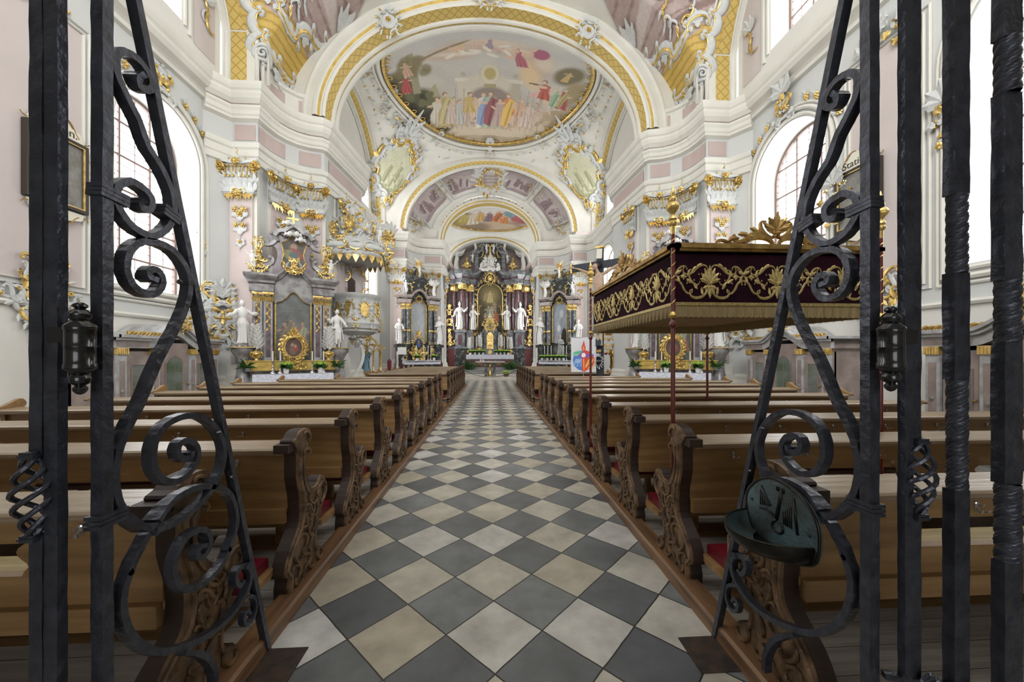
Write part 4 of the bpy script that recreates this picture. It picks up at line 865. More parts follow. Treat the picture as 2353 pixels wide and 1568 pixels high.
# cartouches on the first arch
mb = MB(); cartouche(mb, .8, .62, 0, 41, 8, .5); rosette(mb, (0, 0), .16, 1, -.1, 7); mb.build('arch_ornament', SG, None, False, 'white and gilt rocaille clasp at the crown of the near arch', 'stucco ornament', loc=(0, 11.75, 13.0))
k = 0
for s in (-1, 1):
    a = R(52); x = 5.15*math.cos(a); z = 9.12+3.75*math.sin(a)
    mb = MB(); mb.lathe([(.02, 0), (.2, 0), (.23, .04), (.19, .08), (.12, .06), (.10, .10), (.001, .12)], (0, 0, 0), 16, 0, 1, 1); mb.v = [(x_, -z_, y_) for x_, y_, z_ in mb.v]; cartouche(mb, .62, .75, 0, 43, 6, .2); rosette(mb, (0, 0), .09, 1, -.1, 6)
    mb.build('arch_ornament', SG, None, False, 'round white and gilt boss on the %s flank of the near arch' % side[s], 'stucco ornament', loc=(s*x, 11.82, z))
    for key, xx, yy, zz, w_, h_, rz in (('clasp', 7.43, 8.91, 7.75, .8, 1.1, 90), ('lower', 7.45, 10.22, 4.4, .3, .7, 85), ('panel top', 7.45, 6.6, 7.55, 1.1, .6, 90), ('pilaster', 7.46, 5.6, 5.4, .6, .8, 90), ('top', 7.46, 7.55, 4.9, .7, .9, 90)):
        mb = MB(); rocaille(mb, w_, h_, 9, hash(key) % 97 if False else len(key)*7, .5, .05); spray(mb, (0, h_*.45), 5, R(20), R(160), h_*.45, .11, 0, -.02)
        nm = {'clasp': 'gilt C-scroll clasp with white plume above the middle window arch', 'lower': 'small gilt scroll low beside the window', 'panel top': 'white and gilt shell crest above the pink wall panel', 'pilaster': 'white rocaille with gilt edge between the two windows', 'top': 'rocaille tuft beside the near jamb of the middle window'}[key]
        mb.build('wall_ornament', SG, None, False, nm+', %s wall' % side[s], 'stucco ornament', loc=(s*xx, yy, zz), rotz=-s*R(rz)*-1 if s < 0 else -R(rz))
    mb = MB(); spray(mb, (0, .3), 4, R(50), R(130), .4, .09, 0); scroll(mb, (-.05, .3), (.08, -.35), .04, 8, 'S', 1, 1, -.03); scroll(mb, (.05, .1), (-.1, -.2), .03, 8, 'C', 1, 0, -.02)
    mb.build('wall_ornament', SG, None, False, 'small gilt sprig on the pink panel beside the %s upper window' % side[s], 'stucco ornament', loc=(s*7.27, 9.9, 10.35), rotz=R(90) if s < 0 else -R(90))
    # garland of gilt flowers round the window arch
    mb = MB()
    for a in (18, 30, 42, 54, 66, 114, 126, 138, 150, 162):
        yy = -(1.09+.42)*math.cos(R(a)); zz = (1.09+.42)*math.sin(R(a)); rosette(mb, (yy, zz), .075, 1, 0, 5); rosette(mb, (yy*1.02, zz*.94), .05, 1, 0, 4); leaf(mb, (yy, zz), R(a), .16, .05, 0)
    mb.build('window_garland', SG, None, False, 'arc of small gilt flowers round the %s window arch' % side[s], 'stucco ornament', loc=(s*7.47, 8.91, 6.36), rotz=(R(90) if s < 0 else -R(90)))
# ---------------------------------------------------------------- kerb beams along the aisle
for s, x0, x1 in ((-1, -1.34, -1.21), (1, 1.28, 1.41)):
    for y0, y1 in ((.9, 6.02), (6.03, 10.9), (11.55, 19.6)):
        mb = MB(); mb.prism([(x0, 0), (x1, 0), (x1, .075), (x1-.015, .09), (x0, .09)] if s < 0 else [(x0, 0), (x1, 0), (x1, .09), (x0+.015, .09), (x0, .075)], y0, y1, 'y'); mb.build('trim_21' if s < 0 else 'trim_22', 'kerb', kind='structure')
    mb = MB(); mb.box(*((x0-2.3, x0) if s < 0 else (x1, x1+2.3)), 11.45, 11.55, 0, .12); mb.build('trim_23' if s < 0 else 'trim_24', 'oak', kind='structure')
# ---------------------------------------------------------------- pews (local: x outwards from the aisle, y = 0 at the back board, platform at z = 0)
END = [(.33, 0), (.33, .05), (.30, .11), (.23, .15), (.21, .23), (.24, .33), (.29, .41), (.355, .47), (.38, .55), (.36, .62), (.31, .65), (.275, .63), (.25, .605), (.20, .60), (.14, .61), (.09, .67), (.055, .75), (.05, .82), (.08, .87), (.11, .905), (.095, .94), (.085, .975), (.12, .995), (.13, 1.02), (.10, 1.05), (.04, 1.055), (-.02, 1.045), (-.06, 1.015), (-.10, .995), (-.145, .985), (-.145, .955), (-.06, .93), (-.045, .87), (-.045, .74), (-.005, .58), (-.01, .43), (-.08, .35), (-.14, .30), (-.19, .22), (-.20, .16), (-.155, .13), (-.17, .07), (-.165, 0)]
def pew(length, name, outer=True):
    root = empty('pew')
    pts = [(p.x, p.y) for p in catmull(END[1:29]+END[31:42], 3)]; poly = [END[0]]+pts+[END[-1]]
    # (the straight moulding block below the scroll is kept crisp)
    e = MB(); e.prism(poly, -.075, .0, 'x', 0); e.box(-.08, .012, -.15, -.03, .93, .985, 0)
    ep = e.build('carved_end', ['sidewood', 'carved'], root)
    c = MB(); n_ = len(poly)
    c.prism([(y*.97, z) for y, z in poly], -.092, -.075, 'x', 0)
    X0 = -.096
    def tb(pp, r=.009, n=5): c.tube([(X0, y, z) for y, z in pp], r, n, 0, up=(1, 0, 0))
    tb([((p.x), p.y) for p in catmull([(.30, .02), (.285, .10), (.20, .14), (.185, .23), (.215, .34), (.27, .43), (.335, .49), (.355, .55), (.335, .60)], 4)], .010)
    tb([((p.x), p.y) for p in catmull([(-.14, .03), (-.13, .12), (-.175, .18), (-.165, .22), (-.12, .28), (-.05, .34), (.02, .43), (.025, .58), (-.018, .74), (-.018, .87), (-.03, .92)], 4)], .010)
    tb([((p.x), p.y) for p in catmull([(.23, .58), (.15, .58), (.09, .60), (.05, .66), (.02, .74), (.02, .85), (.05, .89)], 4)], .008)
    def sc2(p, q, r=.010, kd='C', f=1, curl=10):
        z = scroll_pts(p, q, curl, kd, f, 18); k = len(z); c.tube([(X0-.004, t.real, t.imag) for t in z], [r*(.5+.5*math.sin(PI*i/(k-1))) for i in range(k)], 5, 0, up=(1, 0, 0))
    for p, q, kd, f in (((.03, 1.03), (.10, .97), 'C', -1), ((.02, .90), (.10, .88), 'C', -1), ((.30, .60), (.22, .52), 'C', 1), ((.33, .55), (.27, .46), 'C', -1), ((.10, .56), (.20, .50), 'C', 1), ((.06, .52), (.16, .44), 'S', 1), ((.24, .50), (.20, .40), 'S', -1), ((.06, .46), (.10, .36), 'C', 1), ((.18, .40), (.16, .30), 'C', -1), ((.04, .38), (.12, .28), 'S', 1), ((-.02, .34), (.06, .26), 'C', -1), ((.16, .26), (.10, .18), 'C', 1), ((-.10, .27), (-.02, .18), 'C', 1), ((.0, .22), (.10, .14), 'S', -1), ((-.12, .18), (-.04, .10), 'C', -1), ((.20, .12), (.28, .05), 'C', 1), ((.04, .10), (.14, .05), 'S', 1), ((-.10, .08), (0., .04), 'C', 1)):
        sc2(p, q, .012, kd, f)
    tb([(.135+.036*math.cos(t), .47+.06*math.sin(t)) for t in [2*PI*k/12 for k in range(13)]], .008)
    for k in range(9): t = k/8; c.ball((X0, lerp(-.155, -.03, t), lerp(.24, .36, t)), .009, 0, 5, 3)
    for k in range(6): c.tube([(X0, .255+.014*k, .62-.004*k), (X0, .25+.017*k, .56+.006*k)], .006, 4, 0, up=(1, 0, 0))
    for k in range(4): c.tube([(X0+.01, -.03+.025*k, .945), (X0+.01, -.02+.025*k, .99)], .006, 4, 0, up=(1, 0, 0))
    c.build('carving', 'carved', ep)
    L0 = .0; L1 = length
    b = MB(); b.box(L0, L1, -.012, .012, .79, .925); b.box(L0, L1, -.012, .012, .53, .655); b.box(L0, L1, -.045, -.012, .435, .53)
    x = .0; st = [(0, .50)]
    xx = .50
    while xx < L1-.3:
        o1 = min(xx+1.15, L1-.1); st.append((o1, min(o1+.55, L1))); xx = o1+.55
    for a, d in st: b.box(a, d, -.0115, .0115, .65, .80)
    for (a, d), (a2, d2) in zip(st, st[1:]):   # scalloped corners of the openings
        for xe, sg in ((d, 1), (a2, -1)):
            b.prism([(xe-sg*.01, .645)]+[(xe+sg*(.02+.06*abs(math.cos(t*PI*1.5))*(.5+t*.6)), lerp(.645, .80, t)) for t in [q/10 for q in range(11)]]+[(xe-sg*.01, .80)], -.011, .011, 'y')
    bk = b.build('backrest', 'oak', root)
    l = MB(); l.prism([(-.115, .925), (.10, .938), (.10, .965), (-.11, .955), (-.122, .945)], 0, L1, 'x'); l.prism([(-.085, .905), (-.02, .905), (-.02, .927), (-.10, .925)], 0, L1, 'x'); l.build('book_ledge', 'oaktop', root)
    k = MB(); k.box(.02, L1, .02, .20, .552, .565); k.build('book_shelf', 'oak', root)
    s_ = MB(); s_.box(.0, L1, .13, .52, .445, .47); s_.build('seat', 'oaklight', root)
    a = MB(); n = int(L1/.5); pl = [(0, .445)]
    pl += [(L1, .445)]; m_ = 60
    for q in range(m_+1):
        x = L1*(1-q/m_); pl.append((x, .36-.03*abs(math.sin(x*PI/1.1))**.5))
    a.prism(pl, .50, .52, 'y'); a.build('seat_apron', 'oak', root)
    f = MB(); f.prism([(p.x, p.y) for p in catmull([(-.06, -.46), (-.04, -.44), (.0, -.20), (-.05, -.19)], 1)], .19, .225, 'z')
    f = MB(); f.prism([(L1-.05, -.47), (L1-.05, -.17), (.03, -.17), (-.01, -.19), (-.025, -.24), (-.025, -.40), (-.01, -.45), (.03, -.47)], .185, .225, 'z'); f.build('kneeler', 'oak', root)
    g = MB(); g.box(.12, L1*.97, -.46, -.21, .0, .0001)
    for q in (.35, 1.6, 2.9):
        if q < L1: g.box(q, q+.05, -.36, -.30, .0, .19)
    g.build('kneeler_support', 'oak', root)
    h = MB(); h.prism([(-.455, .225), (-.185, .225), (-.185, .28), (-.20, .295), (-.44, .295), (-.455, .28)], .02, L1-.1, 'x'); h.build('kneeler_pad', 'red', root)
    if outer:
        u = MB(); u.prism([(p.x, p.y) for p in catmull([(.20, 0), (.18, .5), (.10, .8), (.12, .93), (.16, 1.0), (.12, 1.06), (.05, 1.04), (-.04, .99), (-.13, .97), (-.13, .94), (-.04, .90), (-.05, .6), (-.12, .25), (-.15, .0)], 3)], L1, L1+.05, 'x'); u.build('outer_end', 'oak', root)
    hk = MB(); hk.box(-.008, .008, -.018, -.012, .825, .863); hk.ball((0, -.020, .857), .011, 0, 6, 4, 1, .4)
    for sg in (-1, 1): hk.tube([(sg*.004, -.02, .835), (sg*.014, -.035, .820), (sg*.018, -.05, .825), (sg*.018, -.055, .84)], .0035, 4, 0)
    hk.tube([(0, -.018, .855), (0, -.04, .85), (0, -.05, .865)], .0035, 4, 0)
    h0 = None; xk = .32
    while xk < L1-.2:
        if h0 is None: h0 = hk.build('coat_hook', 'silver', root)
        else: hh = h0.copy(); col.objects.link(hh); hh.parent = root; h1 = hh
        (h0 if xk < .33 else h1).location = (xk, 0, 0); xk += .56
    return root
TIPS = [1.83, 2.78, 3.71, 4.68, 5.63, 6.58, 7.52, 8.45, 9.38, 10.25]
sd_ = {-1: 'left', 1: 'right'}
protoL = pew(4.05, 'pew'); protoS = pew(2.45, 'pew'); first = [True, True]
for s in (-1, 1):
    for i, t in enumerate(TIPS):
        o = copy_tree(protoL)
        put(o, (s*1.445 if s > 0 else -1.375, t-.18, .05), 0, '%s oak pew from the gate, near block %s of the aisle' % (ORD[i], sd_[s]), 'pews of the near block', mirror=s < 0); o['category'] = 'pew'
        if i == 0:
            for c in [c for c in o.children if c.name.startswith('kneeler')]: bpy.data.objects.remove(c)
        if i >= 8: o.scale = (s*(.90, .66)[i-8], 1, 1)
    for i in range(8):
        o = protoS if first[1] else copy_tree(protoS); first[1] = False
        put(o, (s*1.445 if s > 0 else -1.375, 11.98+.95*i, .05), 0, '%s oak pew from the gate, far block %s of the aisle' % (ORD[i], sd_[s]), 'pews of the far block', mirror=s < 0); o['category'] = 'pew'
for c in list(protoL.children_recursive)+[protoL]: bpy.data.objects.remove(c)
for nm, x, y, z, w_, d_, h_, lb in (('hymn_book_box', -1.95, 2.47, .60, .22, .05, .14, 'grey book box hung on the second left pew near the aisle'), ('hymn_book_box', 1.96, 2.70, .60, .20, .10, .16, 'grey book box on the shelf of the second right pew'), ('hymn_book_box', 2.0, 4.40, .60, .36, .05, .13, 'dark grey book box on the fourth right pew near the aisle')):
    mb = MB(); mb.box(-w_/2, w_/2, -d_/2, d_/2, 0, h_, 0); mb.box(-w_/2-.006, w_/2+.006, -d_/2-.004, d_/2+.004, h_*.93, h_*1.02, 1); mb.box(w_/2-.012, w_/2+.004, -d_/2-.006, -d_/2, 0, h_, 1); mb.build(nm, ['greybox', 'silver'], None, label=lb, cat='box', loc=(x, y, z+.02))
# ---------------------------------------------------------------- wrought iron brackets, posts and open gate leaves
SCR = {'s1':[(1.347,2.588),(1.336,2.568),(1.343,2.545),(1.367,2.548),(1.386,2.566),(1.389,2.59),(1.376,2.613),(1.354,2.628),(1.33,2.632),(1.301,2.624),(1.279,2.611),(1.265,2.588),(1.264,2.56),(1.267,2.53),(1.279,2.506),(1.298,2.479),(1.318,2.454),(1.342,2.424),(1.373,2.359),(1.402,2.331),(1.433,2.301),(1.461,2.262),(1.476,2.231),(1.481,2.205),(1.484,2.174),(1.479,2.141),(1.465,2.11),(1.44,2.077),(1.409,2.051),(1.383,2.04),(1.354,2.042),(1.318,2.053),(1.293,2.072),(1.273,2.097),(1.265,2.115),(1.265,2.145),(1.273,2.17),(1.295,2.191),(1.318,2.203),(1.342,2.201),(1.367,2.195),(1.386,2.18),(1.391,2.158),(1.383,2.137),(1.367,2.128),(1.351,2.129),(1.343,2.139),(1.347,2.156)],'s2':[(1.399,1.887),(1.379,1.893),(1.378,1.911),(1.392,1.925),(1.416,1.923),(1.432,1.904),(1.434,1.88),(1.422,1.857),(1.399,1.837),(1.373,1.833),(1.342,1.84),(1.318,1.858),(1.302,1.888),(1.299,1.921),(1.307,1.959),(1.326,1.989),(1.354,2.011),(1.389,2.023),(1.426,2.026),(1.465,2.021),(1.498,2.005),(1.529,1.977),(1.55,1.945),(1.558,1.907),(1.556,1.867),(1.541,1.814),(1.518,1.762),(1.491,1.712),(1.454,1.653),(1.419,1.595),(1.351,1.45),(1.318,1.399),(1.294,1.353),(1.275,1.312),(1.264,1.262),(1.262,1.21),(1.271,1.15),(1.294,1.095),(1.33,1.044),(1.369,1.005)],'s3':[(1.553,1.231),(1.556,1.212),(1.533,1.207),(1.507,1.225),(1.5,1.254),(1.516,1.276),(1.55,1.276),(1.585,1.251),(1.6,1.214),(1.59,1.174),(1.556,1.146),(1.516,1.131),(1.474,1.136),(1.434,1.159),(1.405,1.203),(1.396,1.247),(1.401,1.296),(1.424,1.338),(1.464,1.364),(1.516,1.375),(1.573,1.373),(1.629,1.354),(1.681,1.314),(1.723,1.265),(1.749,1.206),(1.749,1.148),(1.734,1.1),(1.702,1.059),(1.661,1.022),(1.604,0.996),(1.544,0.978),(1.479,0.975),(1.429,0.983),(1.396,0.988)],'s5':[(1.396,0.993),(1.373,0.979),(1.351,0.949),(1.326,0.919),(1.312,0.888),(1.311,0.887),(1.293,0.847),(1.287,0.8),(1.293,0.746),(1.312,0.684),(1.349,0.618),(1.396,0.558),(1.45,0.511),(1.514,0.474),(1.595,0.437),(1.673,0.412),(1.76,0.397),(1.836,0.406),(1.903,0.436),(1.934,0.477),(1.934,0.529),(1.903,0.573),(1.857,0.588),(1.829,0.571),(1.836,0.528),(1.865,0.5),(1.886,0.512)],'s4':[(1.405,1.018),(1.449,1.05),(1.5,1.069),(1.562,1.074),(1.622,1.065),(1.695,1.04),(1.76,0.999),(1.806,0.941),(1.83,0.876),(1.834,0.819),(1.814,0.762),(1.775,0.717),(1.787,0.719),(1.735,0.673),(1.673,0.655),(1.611,0.658),(1.553,0.678),(1.514,0.713),(1.491,0.765),(1.486,0.815),(1.505,0.86),(1.538,0.89),(1.584,0.897),(1.633,0.879),(1.662,0.842),(1.665,0.801),(1.639,0.771),(1.606,0.775),(1.595,0.799),(1.608,0.819),(1.63,0.815)],'s6':[(1.88,0.421),(1.926,0.406),(1.975,0.366),(1.986,0.314),(1.966,0.274),(1.926,0.267),(1.895,0.295),(1.891,0.333),(1.918,0.338),(1.94,0.308)],'s7':[(1.533,0.44),(1.6,0.384),(1.65,0.324),(1.685,0.256),(1.7,0.198),(1.703,0.141)]}
def flat(mb, path, r=.0085, w=.0175, mi=0, endw=1.0, tip=.6, n_end=6):
    """flat iron bar: r half thickness in the plane, w half width across (along x)"""
    P_ = [Vector(p) for p in path]; k = len(P_); vs = []
    for i, p in enumerate(P_):
        t = (P_[min(i+1, k-1)]-P_[max(i-1, 0)]).normalized(); b = t.cross(Vector((1, 0, 0))).normalized()
        e = 1
        q = min(i, k-1-i); f = 1
        if q < n_end and endw != 1:
            if (endw > 0 and i > k/2) or endw > 0: f = lerp(abs(endw), 1, q/n_end)
        jit = 1+.06*math.sin(i*2.3)
        for sx, sb in ((-1, -1), (1, -1), (1, 1), (-1, 1)): vs.append(p+Vector((sx*w*f, 0, 0))+b*sb*r*jit*(1 if q > 2 else .8))
    fs = [(i*4+j, i*4+(j+1) % 4, (i+1)*4+(j+1) % 4, (i+1)*4+j) for i in range(k-1) for j in range(4)]+[(3, 2, 1, 0), tuple(range((k-1)*4, k*4))]
    mb.add(vs, fs, mi)
def sqbar(mb, x0, x1, y0, y1, z0, z1, seed=0, mi=0, step=.05):
    rnd = random.Random(seed); n = int((z1-z0)/step); vs = []
    for i in range(n+1):
        z = z0+(z1-z0)*i/n; j = [rnd.uniform(-.0011, .0011) for _ in range(4)]
        vs += [(x0+j[0], y0+j[1], z), (x1+j[2], y0+j[1], z), (x1+j[2], y1+j[3], z), (x0+j[0], y1+j[3], z)]
    mb.add(vs, [(i*4+k, i*4+(k+1) % 4, (i+1)*4+(k+1) % 4, (i+1)*4+k) for i in range(n) for k in range(4)]+[(3, 2, 1, 0), tuple(range(n*4, n*4+4))], mi)
def twistbar(mb, cx, cy, w, z0, z1, turns, mi=0):
    n = int(turns*28); vs = []; K = 16
    for i in range(n+1):
        a = 2*PI*turns*i/n; z = z0+(z1-z0)*i/n
        for k in range(K):
            t = a+2*PI*k/K; r = w*(.60+.09*abs(math.cos(2*(t-a)))); vs.append((cx+r*math.cos(t), cy+r*math.sin(t), z))
    mb.add(vs, [(i*K+k, i*K+(k+1) % K, (i+1)*K+(k+1) % K, (i+1)*K+k) for i in range(n) for k in range(K)], mi)
def basket(mb, cx, cy, z0, z1, R_=.032):
    for k in range(4):
        mb.tube([(cx+(.010+R_*math.sin(PI*t))*math.cos(2*PI*(k/4+t*1.25)), cy+(.010+R_*math.sin(PI*t))*math.sin(2*PI*(k/4+t*1.25)), lerp(z0, z1, t)) for t in [q/20 for q in range(21)]], .0075, 6)
    for z in (z0, z1): mb.box(cx-.019, cx+.019, cy-.019, cy+.019, z-.018, z+.002); mb.box(cx-.022, cx+.022, cy-.022, cy+.022, z-.012, z-.006)
def hinge_prof(r): return [(.001, 0), (r*.25, .004), (r*.42, .012), (r*.46, .02), (r*.30, .028), (r*.62, .036), (r*.70, .048), (r*.62, .058), (r*.5, .062), (r*.98, .076), (r*1.02, .082), (r*.98, .086), (r*1.0, .090), (r*.94, .094), (r*.94, .140), (r*.97, .142), (r*.97, .144), (r*.94, .146), (r*.94, .19), (r*1.0, .194), (r*.98, .198), (r*1.02, .202), (r*.95, .208), (r*.55, .222), (r*.70, .228), (r*.72, .240), (r*.5, .250), (r*.30, .256), (r*.46, .262), (r*.44, .268), (r*.25, .274), (.001, .277)]
for s in (-1, 1):
    # scroll bracket: post + raking brace + scrolls, in a plane along the aisle
    sx = 1.2 if s < 0 else 1.27; dy = 0 if s < 0 else -.055; nm = side[s]
    root = empty('iron_bracket', (s*sx, 1.2+dy, 0), 0, 'wrought iron scroll bracket with raking brace standing on the floor, %s of the aisle' % nm, 'ironwork')
    off = Vector((s*.018, -1.2, 0))
    def loc(p): return (s*.018, p[0]-1.2, p[1])
    names = {'s1': 'upper_scroll', 's2': 'middle_scroll', 's3': 'ring_scroll', 's4': 'inner_scroll', 's5': 'lower_scroll', 's6': 'small_scroll', 's7': 'bottom_scroll'}
    for k, pts in SCR.items():
        if s > 0 and k == 's4': pts = pts[:13]
        if s > 0 and k == 's3': pass
        mb = MB(); flat(mb, catmull([loc(p) for p in pts], 3), .0118 if k not in ('s6',) else .0085, .0175 if k != 's6' else .014, 0, 1.8 if k in ('s1', 's2', 's3', 's4') else 1)
        mb.build(names[k], 'iron', root)
    mb = MB(); a, b = Vector((s*.018, .14-.755*.6/2.83, 2.83+.6)), Vector((s*.018, .895, -.0))
    vs = []; n = 40
    for i in range(n+1):
        p = a.lerp(b, i/n); jit = .0006*math.sin(i*1.7); d = Vector((0, .965, .26))*(.0135+jit)
        for sxx, sb in ((-1, -1), (1, -1), (1, 1), (-1, 1)): vs.append(p+Vector((sxx*.017, 0, 0))+d*sb)
    mb.add(vs, [(i*4+j, i*4+(j+1) % 4, (i+1)*4+(j+1) % 4, (i+1)*4+j) for i in range(n) for j in range(4)]+[(0, 1, 2, 3), tuple(range(n*4, n*4+4))]); mb.build('brace', 'iron', root)
    mb = MB(); sqbar(mb, *sorted((s*.0, s*.035)), .018, .052, -.0, 4.6, 3); mb.build('post', 'iron', root)
    mb = MB(); mb.box(*sorted((-s*.20, s*.012)), .665, .90, .0, .006); mb.build('floor_plate', 'rust', root)
    def collar(cy, cz, hy, hz, tilt=0):
        mb = MB(); mb.push(T(s*.018, cy, cz, 0, 1, 0, tilt))
        for q in range(3): mb.box(-.024, .024, -hy, hy, -hz+q*hz*.67, -hz+q*hz*.67+hz*.58)
        mb.pop(); mb.build('collar', 'iron', root)
    collar(.055, 2.13, .045, .020, R(-4)); collar(.268, 2.15, .036, .022, R(-14)); collar(.05, 1.10, .045, .022); collar(.205, .995, .02, .02, R(40)); collar(.50, 1.06, .015, .018, R(60)); collar(.715, .57, .026, .014, R(-14))
    for cy, cz in ((.33, 1.905), (.535, 1.28), (.62, 1.055)):
        mb = MB(); mb.push(T(s*.018, cy-.0, cz)); mb.tube([(0, 0, 0), (-s*.012, -.012, -.002), (-s*.018, -.024, -.004)], .006, 6); mb.ball((-s*.02, -.03, -.004), .010, 0, 8, 6); mb.pop(); mb.build('rivet_knob', 'ironsmooth', root)
    # the open leaf
    leafr = empty('gate_leaf', (s*1.345 if s > 0 else -1.27, 1.14, 0), 0, 'open wrought iron gate leaf of vertical bars, %s edge of the view' % nm, 'gate')
    # hinge between the post and the open leaf
    mb = MB(); r_ = .036; mb.lathe(hinge_prof(r_), (0, 0, 0), 24); mb.box(*sorted((0, s*.08)), -.012, .012, .155, .20)
    mb.build('hinge', 'ironsmooth', leafr, True, loc=((-1.215+1.27) if s < 0 else 1.289-1.345, (1.170 if s < 0 else 1.115)-1.14, 1.50), angle=40)
    if s > 0:
        mb = MB(); sqbar(mb, 0, .030, -.02, .003, .1, 3.6, 5); sqbar(mb, .031, .060, -.017, .005, .1, 1.09, 6); sqbar(mb, .031, .060, -.017, .005, 1.34, 3.6, 7); mb.build('stile', 'iron', leafr)
        mb = MB(); basket(mb, .052, -.012, 1.10, 1.345); mb.build('basket_twist', 'iron', leafr)
        for bx, by, w_, tw in ((.120, -.060, .026, ((1.88, 2.13, 1.9), (1.19, 1.54, 2.1))), (.232, -.100, .030, ((2.43, 2.60, 1.2), (1.66, 1.85, 1.3), (.98, 1.22, 1.5)))):
            mb = MB(); z = .1; ws = w_
            for a, b, tn in sorted(tw):
                sqbar(mb, bx, bx+w_*2, by, by+.033, z, a, 8); mb.add([], []); twistbar(mb, bx+w_, by+.014, w_*1.42, a, b, tn); z = b
            sqbar(mb, bx, bx+w_*2, by, by+.033, z, 3.6, 9); mb.build('bar', 'iron', leafr)
        mb = MB(); mb.push(T(0, 0, 0, R(-19))); mb.box(-.04, .36, -.012, .012, .545, .565); mb.pop()
        for bx, by in ((.02, -.01), (.14, -.05), (.26, -.09)):
            for sg in (-1, 1): mb.push(T(bx+.02*sg, by-.02, .565)); leaf(mb, (0, 0), R(90-sg*42), .045, .012, 0, 0, .1); leaf(mb, (sg*.015, 0), R(90-sg*70), .04, .010, 0, 0, .1); mb.pop()
        mb.build('leafed_rail', 'iron', leafr)
    else:
        mb = MB(); sqbar(mb, -.038, 0, .022, .05, .1, 3.6, 5); mb.build('stile', 'iron', leafr)
        mb = MB(); sqbar(mb, -.075, -.039, .020, .052, .1, 1.09, 6); sqbar(mb, -.075, -.039, .020, .052, 1.33, 3.6, 7); mb.build('bar', 'iron', leafr)
        mb = MB(); basket(mb, -.062, .020, 1.095, 1.335); mb.build('basket_twist', 'iron', leafr)
# ---------------------------------------------------------------- holy water stoup on the right bracket
root = empty('holy_water_stoup', (1.25, 1.53, .86), 0, 'bronze holy water stoup with a half round bowl fixed to the right iron bracket', 'stoup')
pl = [(1.72, .93), (1.69, .99), (1.63, 1.045), (1.56, 1.072), (1.49, 1.072), (1.42, 1.055), (1.375, 1.025), (1.34, .985), (1.325, .93), (1.33, .85), (1.36, .80), (1.45, .765), (1.56, .76), (1.66, .79), (1.70, .85)]
P2 = [(p.x, p.y) for p in catmull([(y-1.53, z-.86) for y, z in pl], 3, True)]
mb = MB(); mb.prism(P2, -.008, .008, 'x'); mb.build('back_plate', 'bronze', root)
mb = MB(); mb.tube([(-.006, y, z) for y, z in P2], .006, 6, 0, up=(1, 0, 0), closed=True); mb.build('rim', 'bronzedark', root, True)
mb = MB()
def relief(pts, r=.005): mb.tube([(-.010, y-1.53, z-.86) for y, z in pts], r, 5, 0, up=(1, 0, 0), fl=.7)
relief([(1.62, 1.02), (1.59, .98), (1.56, .95)], .004); relief([(1.50, 1.05), (1.515, .98), (1.53, .905)], .009); relief([(1.44, 1.03), (1.43, .96), (1.42, .89)], .006); relief([(1.63, .915), (1.59, .925), (1.545, .915)], .005)
relief([(1.53, .905), (1.55, .885), (1.555, .865), (1.54, .85), (1.515, .85), (1.495, .865), (1.495, .885), (1.51, .90)], .006)
for k in range(5): relief([(1.625-.012*k, 1.0-.012*k), (1.625-.012*k, .93+.003*k)], .0025); relief([(1.495-.010*k, .95+.01*k), (1.49-.010*k, .90)], .0025); relief([(1.53-.01*k, 1.05), (1.53-.01*k, 1.03)], .003)
mb.build('relief_marks', 'bronzedark', root, True)
mb = MB()
for y, z in ((1.68, .935), (1.365, .915)): mb.ball((-.010, y-1.53, z-.86), .007, 0, 8, 5)
mb.build('screw_head', 'black', root, True)
mb = MB()
def bowl(u, v, dd):
    a = PI*u; d_ = v; return (-(.215-dd)*math.sin(a)*math.cos(d_*PI/2*.75), (.19-dd)*math.cos(a)*math.cos(d_*PI/2*.55), -.085*math.sin(d_*PI/2)-.0+.012*math.cos(a)**2)
mb.grid(lambda u, v: bowl(u, v, 0), 28, 8); mb.grid(lambda u, v: (lambda p: (p[0], p[1], p[2]+.010*(v)))(bowl(u, v, .012)), 28, 8, 1)
mb.tube([(p[0]+.002, p[1], p[2]) for p in [bowl(k/28, 0, .005) for k in range(29)]], .0055, 6, 0, up=(0, 0, 1))
mb.add([bowl(k/16, 1, 0) for k in range(17)], [tuple(range(17))]); mb.build('bowl', ['bronzedark', 'bronze'], root, True, angle=50)
# ---------------------------------------------------------------- carved figures (built facing -y, feet at z = 0, height 1)
def ell_ring(cx, cy, rx, ry, z, n, fold=0, k=9, ph=0):
    return [(cx+rx*math.cos(t)*(1+fold*math.sin(k*t+ph)+fold*.5*math.sin(2*k*t+ph*2)), cy+ry*math.sin(t)*(1+fold*math.sin(k*t+ph)), z) for t in [2*PI*i/n for i in range(n)]]
def loft(mb, rings, mi=0, cap=True):
    n = len(rings[0]); vs = [p for r in rings for p in r]
    fs = [(i*n+j, i*n+(j+1) % n, (i+1)*n+(j+1) % n, (i+1)*n+j) for i in range(len(rings)-1) for j in range(n)]
    if cap: fs += [tuple(reversed(range(n))), tuple(range((len(rings)-1)*n, len(rings)*n))]
    mb.add(vs, fs, mi)
def limb(mb, pts, rad, mi=0, n=8):
    p = catmull(pts, 4); k = len(p); q = [rad[min(len(rad)-1, int(i/(k-1)*(len(rad)-1)))]*(1-(i/(k-1)*(len(rad)-1) % 1))+rad[min(len(rad)-1, int(i/(k-1)*(len(rad)-1))+1)]*(i/(k-1)*(len(rad)-1) % 1) for i in range(k)]
    mb.tube([tuple(a) for a in p], q, n, mi, up=(.1, 1, .05))
